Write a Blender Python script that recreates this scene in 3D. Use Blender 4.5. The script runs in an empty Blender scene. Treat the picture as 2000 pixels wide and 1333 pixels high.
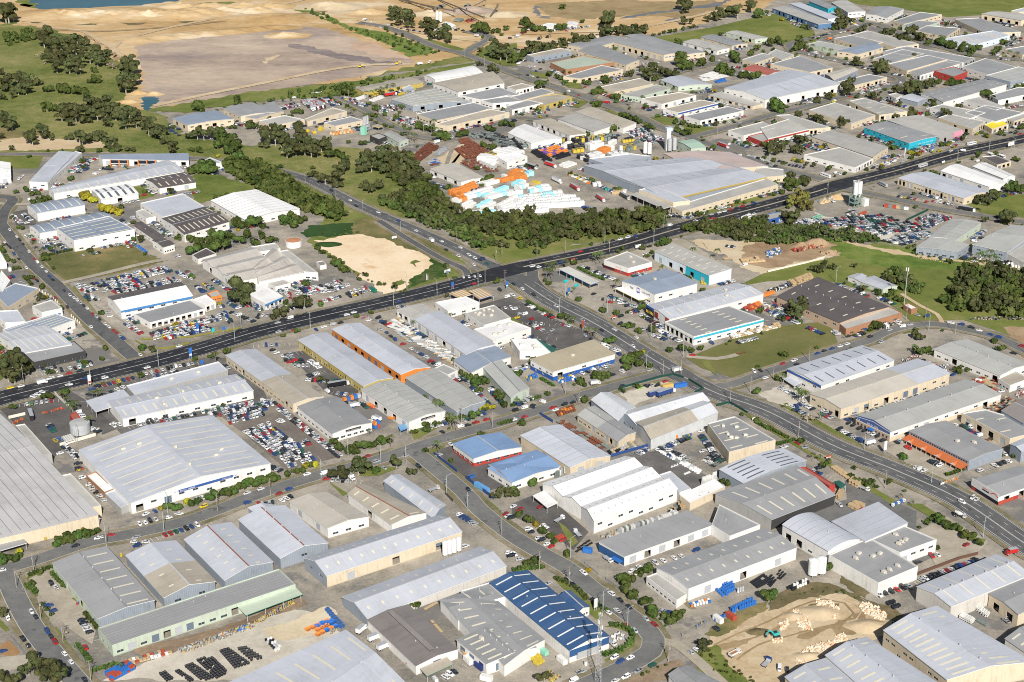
import bpy, math, random
import numpy as np
from mathutils import Vector, Matrix, noise as mn
random.seed(7); rng = np.random.default_rng(7)
SC = bpy.context.scene; COL = SC.collection
# ---------------- camera, sky, sun, exposure ----------------
FP, TH, CH = 3200.0, math.radians(22.8), 450.0
cd = bpy.data.cameras.new('camera'); cam = bpy.data.objects.new('camera', cd); COL.objects.link(cam)
cam.location = (0, 0, CH); cam.rotation_euler = (math.pi/2 - TH, 0, 0)
cd.sensor_width = 36; cd.lens = 36*FP/2000; cd.clip_start = 5; cd.clip_end = 30000
SC.camera = cam
SUN_EL, SUN_AZ = math.radians(36), math.radians(-8)      # shadows fall towards azimuth SUN_AZ from +Y
sx, sy = -math.sin(SUN_AZ), -math.cos(SUN_AZ)
sdir = Vector((sx*math.cos(SUN_EL), sy*math.cos(SUN_EL), math.sin(SUN_EL)))
w = bpy.data.worlds.new('World'); SC.world = w; w.use_nodes = True
nt = w.node_tree; bg = nt.nodes['Background']
sk = nt.nodes.new('ShaderNodeTexSky'); sk.sky_type = 'NISHITA'; sk.sun_disc = False
sk.sun_elevation = SUN_EL; sk.sun_rotation = math.atan2(sdir.x, sdir.y)
sk.air_density = 1.0; sk.dust_density = 1.0; sk.ozone_density = 1.0
nt.links.new(sk.outputs[0], bg.inputs[0]); bg.inputs[1].default_value = 0.05
sl = bpy.data.lights.new('sun', 'SUN'); so = bpy.data.objects.new('sun', sl); COL.objects.link(so)
sl.energy = 5.0; sl.angle = math.radians(.5); sl.color = (1, .945, .87)
so.rotation_euler = sdir.to_track_quat('Z', 'Y').to_euler(); so.location = (0, 0, 900)
vs = SC.view_settings; vs.view_transform = 'Standard'; vs.look = 'None'; vs.gamma = 1; vs.use_curve_mapping = False
vs.exposure = 0.27
SC.cycles.filter_width = 1.0; SC.cycles.max_bounces = 4; SC.cycles.diffuse_bounces = 2; SC.cycles.glossy_bounces = 2; SC.cycles.transparent_max_bounces = 4
# ---------------- helpers ----------------
ct, st = math.cos(TH), math.sin(TH)
def at(px, py, z=0.0):
    """point of the plane z seen at a pixel of the 2000 x 1333 photograph"""
    x = (px-1000)/FP; y = -(py-666.5)/FP
    k = (CH-z)/(st - y*ct)
    return Vector((x*k, (ct+y*st)*k, z))
def proj(p):
    d = (p[0], p[1], p[2]-CH); zc = d[1]*ct - d[2]*st; yc = d[1]*st + d[2]*ct
    return 1000+FP*d[0]/zc, 666.5-FP*yc/zc
def pxm(p):
    return FP/(p[1]*ct + (CH-p[2])*st)
def lin(c):
    return tuple(((v/255)/12.92 if v/255 <= .04045 else ((v/255+.055)/1.055)**2.4) for v in c)
MATS = {}
def nmat(name):
    m = bpy.data.materials.new(name); m.use_nodes = True
    return m, m.node_tree, m.node_tree.nodes['Principled BSDF']
def N(t, kind, **k):
    n = t.nodes.new(kind)
    for a, b in k.items(): setattr(n, a, b)
    return n
def noise_f(t, vec, scale, detail=4, rough=.6):
    n = N(t, 'ShaderNodeTexNoise'); n.inputs['Scale'].default_value = scale
    n.inputs['Detail'].default_value = detail; n.inputs['Roughness'].default_value = rough
    if vec is not None: t.links.new(vec, n.inputs['Vector'])
    return n.outputs['Fac']
def ramp(t, fac, stops):
    r = N(t, 'ShaderNodeValToRGB'); e = r.color_ramp.elements
    e[0].position, e[0].color = stops[0][0], (*stops[0][1], 1)
    e[1].position, e[1].color = stops[-1][0], (*stops[-1][1], 1)
    for p, c in stops[1:-1]:
        q = e.new(p); q.color = (*c, 1)
    t.links.new(fac, r.inputs[0]); return r.outputs[0]
def mixc(t, fac, a, b, mode='MIX'):
    m = N(t, 'ShaderNodeMix', data_type='RGBA', blend_type=mode)
    for s, v in ((0, fac), (6, a), (7, b)):
        if isinstance(v, (int, float)): m.inputs[s].default_value = v
        elif isinstance(v, tuple): m.inputs[s].default_value = (*v[:3], 1)
        else: t.links.new(v, m.inputs[s])
    return m.outputs[2]
def mathn(t, op, a, b=None, clamp=False):
    m = N(t, 'ShaderNodeMath', operation=op, use_clamp=clamp)
    for i, v in enumerate((a, b)):
        if v is None: continue
        if isinstance(v, (int, float)): m.inputs[i].default_value = v
        else: t.links.new(v, m.inputs[i])
    return m.outputs[0]
def scalevec(t, vec, s):
    m = N(t, 'ShaderNodeVectorMath', operation='MULTIPLY'); t.links.new(vec, m.inputs[0]); m.inputs[1].default_value = s
    return m.outputs[0]
def plain(name, c, rough=.6, metal=0, var=.12, spec=.3):
    if name in MATS: return MATS[name]
    m, t, b = nmat(name); MATS[name] = m
    geo = N(t, 'ShaderNodeNewGeometry'); f = noise_f(t, geo.outputs['Position'], .9, 3)
    col = mixc(t, f, tuple(v*(1-var) for v in c), tuple(min(1, v*(1+var)) for v in c))
    t.links.new(col, b.inputs['Base Color']); b.inputs['Roughness'].default_value = rough
    b.inputs['Metallic'].default_value = metal; b.inputs['Specular IOR Level'].default_value = spec
    return m
def roofmat(name, c, rough=.5, dirty=.5, metal=.0):
    key = 'roof_'+name
    if key in MATS: return MATS[key]
    m, t, b = nmat(key); MATS[key] = m
    uv = N(t, 'ShaderNodeUVMap').outputs[0]; oi = N(t, 'ShaderNodeObjectInfo').outputs['Random']
    add = N(t, 'ShaderNodeVectorMath', operation='ADD'); t.links.new(uv, add.inputs[0])
    cx = N(t, 'ShaderNodeCombineXYZ'); t.links.new(mathn(t, 'MULTIPLY', oi, 300.0), cx.inputs[2]); t.links.new(cx.outputs[0], add.inputs[1])
    v = add.outputs[0]
    streak = noise_f(t, scalevec(t, v, (1.1, .05, 1)), 1.0, 4, .65)
    blot = noise_f(t, scalevec(t, v, (.05, .05, 1)), 1.0, 5, .65)
    fine = noise_f(t, scalevec(t, v, (.5, .5, 1)), 1.0, 3)
    f = mathn(t, 'ADD', mathn(t, 'MULTIPLY', streak, .35), mathn(t, 'ADD', mathn(t, 'MULTIPLY', blot, .5), mathn(t, 'MULTIPLY', fine, .15)))
    k = .26*dirty+.05
    col = ramp(t, f, [(.3, tuple(x*(1-k) for x in (c[0], c[1], c[2]*.97))), (.5, c), (.7, tuple(min(1, x*(1+k*.5)) for x in c))])
    # sheet laps: a thin darker line every 7.5 m down the slope and every 3 m along it
    sep = N(t, 'ShaderNodeSeparateXYZ'); t.links.new(uv, sep.inputs[0])
    l1 = mathn(t, 'LESS_THAN', mathn(t, 'FRACT', mathn(t, 'DIVIDE', sep.outputs[1], 7.5)), .035)
    l2 = mathn(t, 'LESS_THAN', mathn(t, 'FRACT', mathn(t, 'DIVIDE', sep.outputs[0], 3.05)), .09)
    l = mathn(t, 'MULTIPLY', mathn(t, 'MAXIMUM', l1, mathn(t, 'MULTIPLY', l2, .6)), .13)
    col = mixc(t, l, col, tuple(x*.55 for x in c))
    # single sheets replaced over the years
    wn = N(t, 'ShaderNodeTexWhiteNoise', noise_dimensions='3D')
    fl = N(t, 'ShaderNodeVectorMath', operation='FLOOR'); t.links.new(scalevec(t, v, (.164, .067, 1)), fl.inputs[0]); t.links.new(fl.outputs[0], wn.inputs[0])
    col = mixc(t, mathn(t, 'MULTIPLY', mathn(t, 'SUBTRACT', wn.outputs[0], .5), .035), col, (1, 1, 1), 'ADD')
    hsv = N(t, 'ShaderNodeHueSaturation'); t.links.new(col, hsv.inputs['Color'])
    t.links.new(mathn(t, 'ADD', mathn(t, 'MULTIPLY', oi, .16), .92), hsv.inputs['Value'])
    t.links.new(hsv.outputs[0], b.inputs['Base Color'])
    b.inputs['Roughness'].default_value = rough; b.inputs['Metallic'].default_value = metal; b.inputs['Specular IOR Level'].default_value = .3
    return m
def wallmat(name, c, kind='p'):
    key = 'wall_'+name
    if key in MATS: return MATS[key]
    m, t, b = nmat(key); MATS[key] = m
    uv = N(t, 'ShaderNodeUVMap').outputs[0]; oi = N(t, 'ShaderNodeObjectInfo').outputs['Random']
    streak = noise_f(t, scalevec(t, uv, (.8, .12, 1)), 1.0, 4, .65)
    geo = N(t, 'ShaderNodeNewGeometry'); bl = noise_f(t, geo.outputs['Position'], .12, 3)
    f = mathn(t, 'ADD', mathn(t, 'MULTIPLY', streak, .6), mathn(t, 'MULTIPLY', bl, .4))
    col = ramp(t, f, [(.3, tuple(x*.74 for x in (c[0], c[1]*.97, c[2]*.9))), (.48, c), (.75, tuple(min(1, x*1.06) for x in c))])
    sep = N(t, 'ShaderNodeSeparateXYZ'); t.links.new(uv, sep.inputs[0])
    per, wd, am = {'m': (1.0, .35, .28), 'p': (6.0, .03, .35), 'br': (2.0, .1, .2)}[kind]
    l = mathn(t, 'MULTIPLY', mathn(t, 'LESS_THAN', mathn(t, 'FRACT', mathn(t, 'DIVIDE', sep.outputs[0], per)), wd), am)
    col = mixc(t, l, col, tuple(x*.5 for x in c))
    # rain-splash dirt along the base of the wall
    low = mathn(t, 'MULTIPLY', mathn(t, 'SUBTRACT', 1.0, mathn(t, 'DIVIDE', sep.outputs[1], 1.0), True), mathn(t, 'MULTIPLY', streak, .55))
    col = mixc(t, low, col, (.16, .12, .08))
    t.links.new(col, b.inputs['Base Color']); b.inputs['Roughness'].default_value = .75; b.inputs['Specular IOR Level'].default_value = .2
    return m
RC = dict(lg=(.43, .42, .39), g=(.30, .305, .31), dg=(.23, .21, .20), w=(.78, .78, .77), lw=(.46, .455, .45), lb=(.475, .50, .55), bb=(.26, .31, .39), bg=(.42, .38, .31), bgl=(.49, .46, .40),
    bgd=(.41, .36, .26), lgb=(.40, .405, .385), br=(.115, .098, .095), blu=(.045, .10, .215), bl2=(.20, .31, .50), s=(.58, .60, .63), wg=(.46, .43, .39), pkg=(.52, .42, .39), rd=(.38, .12, .09), m=(.42, .45, .50), c=(.6, .55, .45),
    lgn=(.45, .52, .42), gn=(.36, .50, .40), y=(.75, .62, .04), tan=(.50, .32, .13), tan2=(.46, .31, .15), w2=(.55, .55, .50), b2=(.17, .38, .62), gnd=(.03, .13, .10))
WC = dict(y2=(.42, .32, .10), gn2=(.04, .09, .07), w=(.72, .71, .68), c=(.60, .52, .39), lc=(.55, .53, .49), g=(.36, .36, .35), m=(.28, .32, .37), gn=(.46, .53, .44), o=(.62, .22, .05), br=(.36, .19, .11), br2=(.45, .34, .25), bl=(.03, .10, .34),
    tq=(.03, .42, .55), pk=(.72, .30, .42), y=(.47, .37, .11), r=(.55, .05, .03), rd=(.40, .05, .04), dk=(.05, .05, .05), s=(.55, .57, .58), bw=(.62, .70, .78), dbl=(.10, .20, .36),
    bl2=(.06, .22, .50), blu=(.03, .09, .22), dkS=(.03, .03, .035))
WORD = dict(lg='pale grey', lw='pale', g='grey', dg='dark grey', w='white', lb='light blue-grey', bb='blue-grey', bg='beige', bgl='light beige', bgd='khaki', lgb='greenish grey', br='dark brown', blu='deep blue', bl2='blue', s='silver',
    wg='weathered grey', pkg='pinkish grey', rd='red', lgn='pale green', gn='mint green', y='yellow', c='cream', lc='off-white', m='blue-grey', o='orange', bl='blue', tq='turquoise', pk='pink', r='red', dk='dark',
    bw='pale blue', y2='mustard', gn2='dark green', dbl='dark blue', br2='tan brick')
def rmat(k): return roofmat(k, RC[k], .32 if k in ('blu', 's') else .5, 1.0 if k in ('wg', 'pkg', 'br', 'dg', 'bg', 'lg', 'lw') else .75)
def wmat(k): return wallmat(k, WC[k], 'm' if k in ('m', 's', 'dbl') else ('br' if k in ('br', 'br2') else 'p'))
TRIM = plain('trim_white', (.66, .66, .64)); GUT = plain('gutter_grey', (.42, .43, .45)); DOORG = plain('roller_door_grey', (.40, .42, .45), .5); DOORD = plain('roller_door_dark', (.13, .17, .22), .5)
DOORGN = plain('door_green', (.12, .25, .22)); GLASS = plain('window_glass', (.035, .05, .065), .12, 0, .3, .6); SKYL = plain('fibreglass_skylight', (.66, .62, .49), .5); SKYW = plain('fibreglass_white', (.75, .76, .74), .5)
SKYD = plain('skylight_dark', (.12, .13, .15), .3); RUST = plain('rusty_cap', (.28, .10, .06)); SEAM = plain('seam_dark', (.24, .24, .25)); SEAML = plain('seam_brown', (.30, .26, .20)); METAL = plain('galvanised', (.50, .52, .54), .4, .3)
GROUPS = {}
ALL = []
def put(name, data, parent=None, loc=None, rot=None, scale=None, label=None, cat=None, group=None, kind=None):
    o = bpy.data.objects.new(name, data); COL.objects.link(o)
    if parent is not None: o.parent = parent
    if loc is not None: o.location = loc
    if rot is not None: o.rotation_euler = (0, 0, rot) if not hasattr(rot, '__len__') else rot
    if scale is not None: o.scale = scale if hasattr(scale, '__len__') else (scale,)*3
    if kind: o['kind'] = kind
    if label: o['label'] = label; ALL.append(o)
    if cat: o['category'] = cat
    if group: o['group'] = group
    return o
class MB:
    def __init__(s): s.v = []; s.f = []; s.m = []; s.uv = []
    def quad(s, pts, m=0, uv=None):
        i = len(s.v); s.v += [tuple(p) for p in pts]; s.f.append(tuple(range(i, i+len(pts)))); s.m.append(m)
        if uv is None:
            uv = [(p[0], p[1]) for p in pts]
        s.uv += [tuple(q) for q in uv]
    def box(s, c, sz, m=0, rz=0, taper=1.0, topm=None):
        x, y, z = sz[0]/2, sz[1]/2, sz[2]; co, si = math.cos(rz), math.sin(rz)
        def P(a, b, h, k=1): return (c[0]+(a*co-b*si)*k, c[1]+(a*si+b*co)*k, c[2]+h)
        b = [P(-x, -y, 0), P(x, -y, 0), P(x, y, 0), P(-x, y, 0)]; t = [P(-x, -y, z, taper), P(x, -y, z, taper), P(x, y, z, taper), P(-x, y, z, taper)]
        s.quad(b[::-1], m); s.quad(t, m if topm is None else topm)
        for i in range(4):
            j = (i+1) % 4; L = (sz[0], sz[1])[i % 2]; s.quad([b[i], b[j], t[j], t[i]], m, [(0, 0), (L, 0), (L, z), (0, z)])
    def beam(s, a, b, wd, h=None, m=0):
        a, b = Vector(a), Vector(b); d = (b-a).normalized(); up = Vector((0, 0, 1)) if abs(d.z) < .95 else Vector((0, 1, 0))
        r = d.cross(up).normalized()*wd/2; u = r.cross(d).normalized()*(h or wd)/2
        A = [a-r-u, a+r-u, a+r+u, a-r+u]; B = [p+(b-a) for p in A]
        s.quad(A, m); s.quad(B[::-1], m)
        for i in range(4): s.quad([A[i], B[i], B[(i+1) % 4], A[(i+1) % 4]], m)
    def cyl(s, a, b, r, m=0, n=10, r2=None, cap=True, capm=None):
        a, b = Vector(a), Vector(b); d = (b-a).normalized(); up = Vector((0, 0, 1)) if abs(d.z) < .95 else Vector((0, 1, 0))
        x = d.cross(up).normalized(); y = d.cross(x); r2 = r if r2 is None else r2
        A = [a+(x*math.cos(q)+y*math.sin(q))*r for q in [i*2*math.pi/n for i in range(n)]]
        B = [b+(x*math.cos(q)+y*math.sin(q))*r2 for q in [i*2*math.pi/n for i in range(n)]]
        for i in range(n): s.quad([A[i], A[(i+1) % n], B[(i+1) % n], B[i]], m)
        if cap:
            s.quad(A[::-1], m); s.quad(B, m if capm is None else capm)
    def mesh(s, name, mats):
        me = bpy.data.meshes.new(name); me.from_pydata(s.v, [], s.f)
        for k in mats: me.materials.append(k)
        if len(mats) > 1: me.polygons.foreach_set('material_index', s.m)
        u = me.uv_layers.new(name='UVMap'); u.data.foreach_set('uv', np.array(s.uv, dtype=np.float32).ravel())
        me.update(); return me
def npmesh(name, V, Fq, mats, midx=None):
    """fast mesh: V (n,3), Fq (m,k) all faces of k corners"""
    me = bpy.data.meshes.new(name); n, k = Fq.shape
    me.vertices.add(len(V)); me.vertices.foreach_set('co', V.astype(np.float32).ravel())
    me.loops.add(n*k); me.loops.foreach_set('vertex_index', Fq.astype(np.int32).ravel())
    me.polygons.add(n); me.polygons.foreach_set('loop_start', np.arange(0, n*k, k, dtype=np.int32))
    try: me.polygons.foreach_set('loop_total', np.full(n, k, dtype=np.int32))
    except Exception: pass
    for q in mats: me.materials.append(q)
    if midx is not None: me.polygons.foreach_set('material_index', midx.astype(np.int32))
    me.update(); me.validate(); return me
def lerp(a, b, t): return a+(b-a)*t
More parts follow.
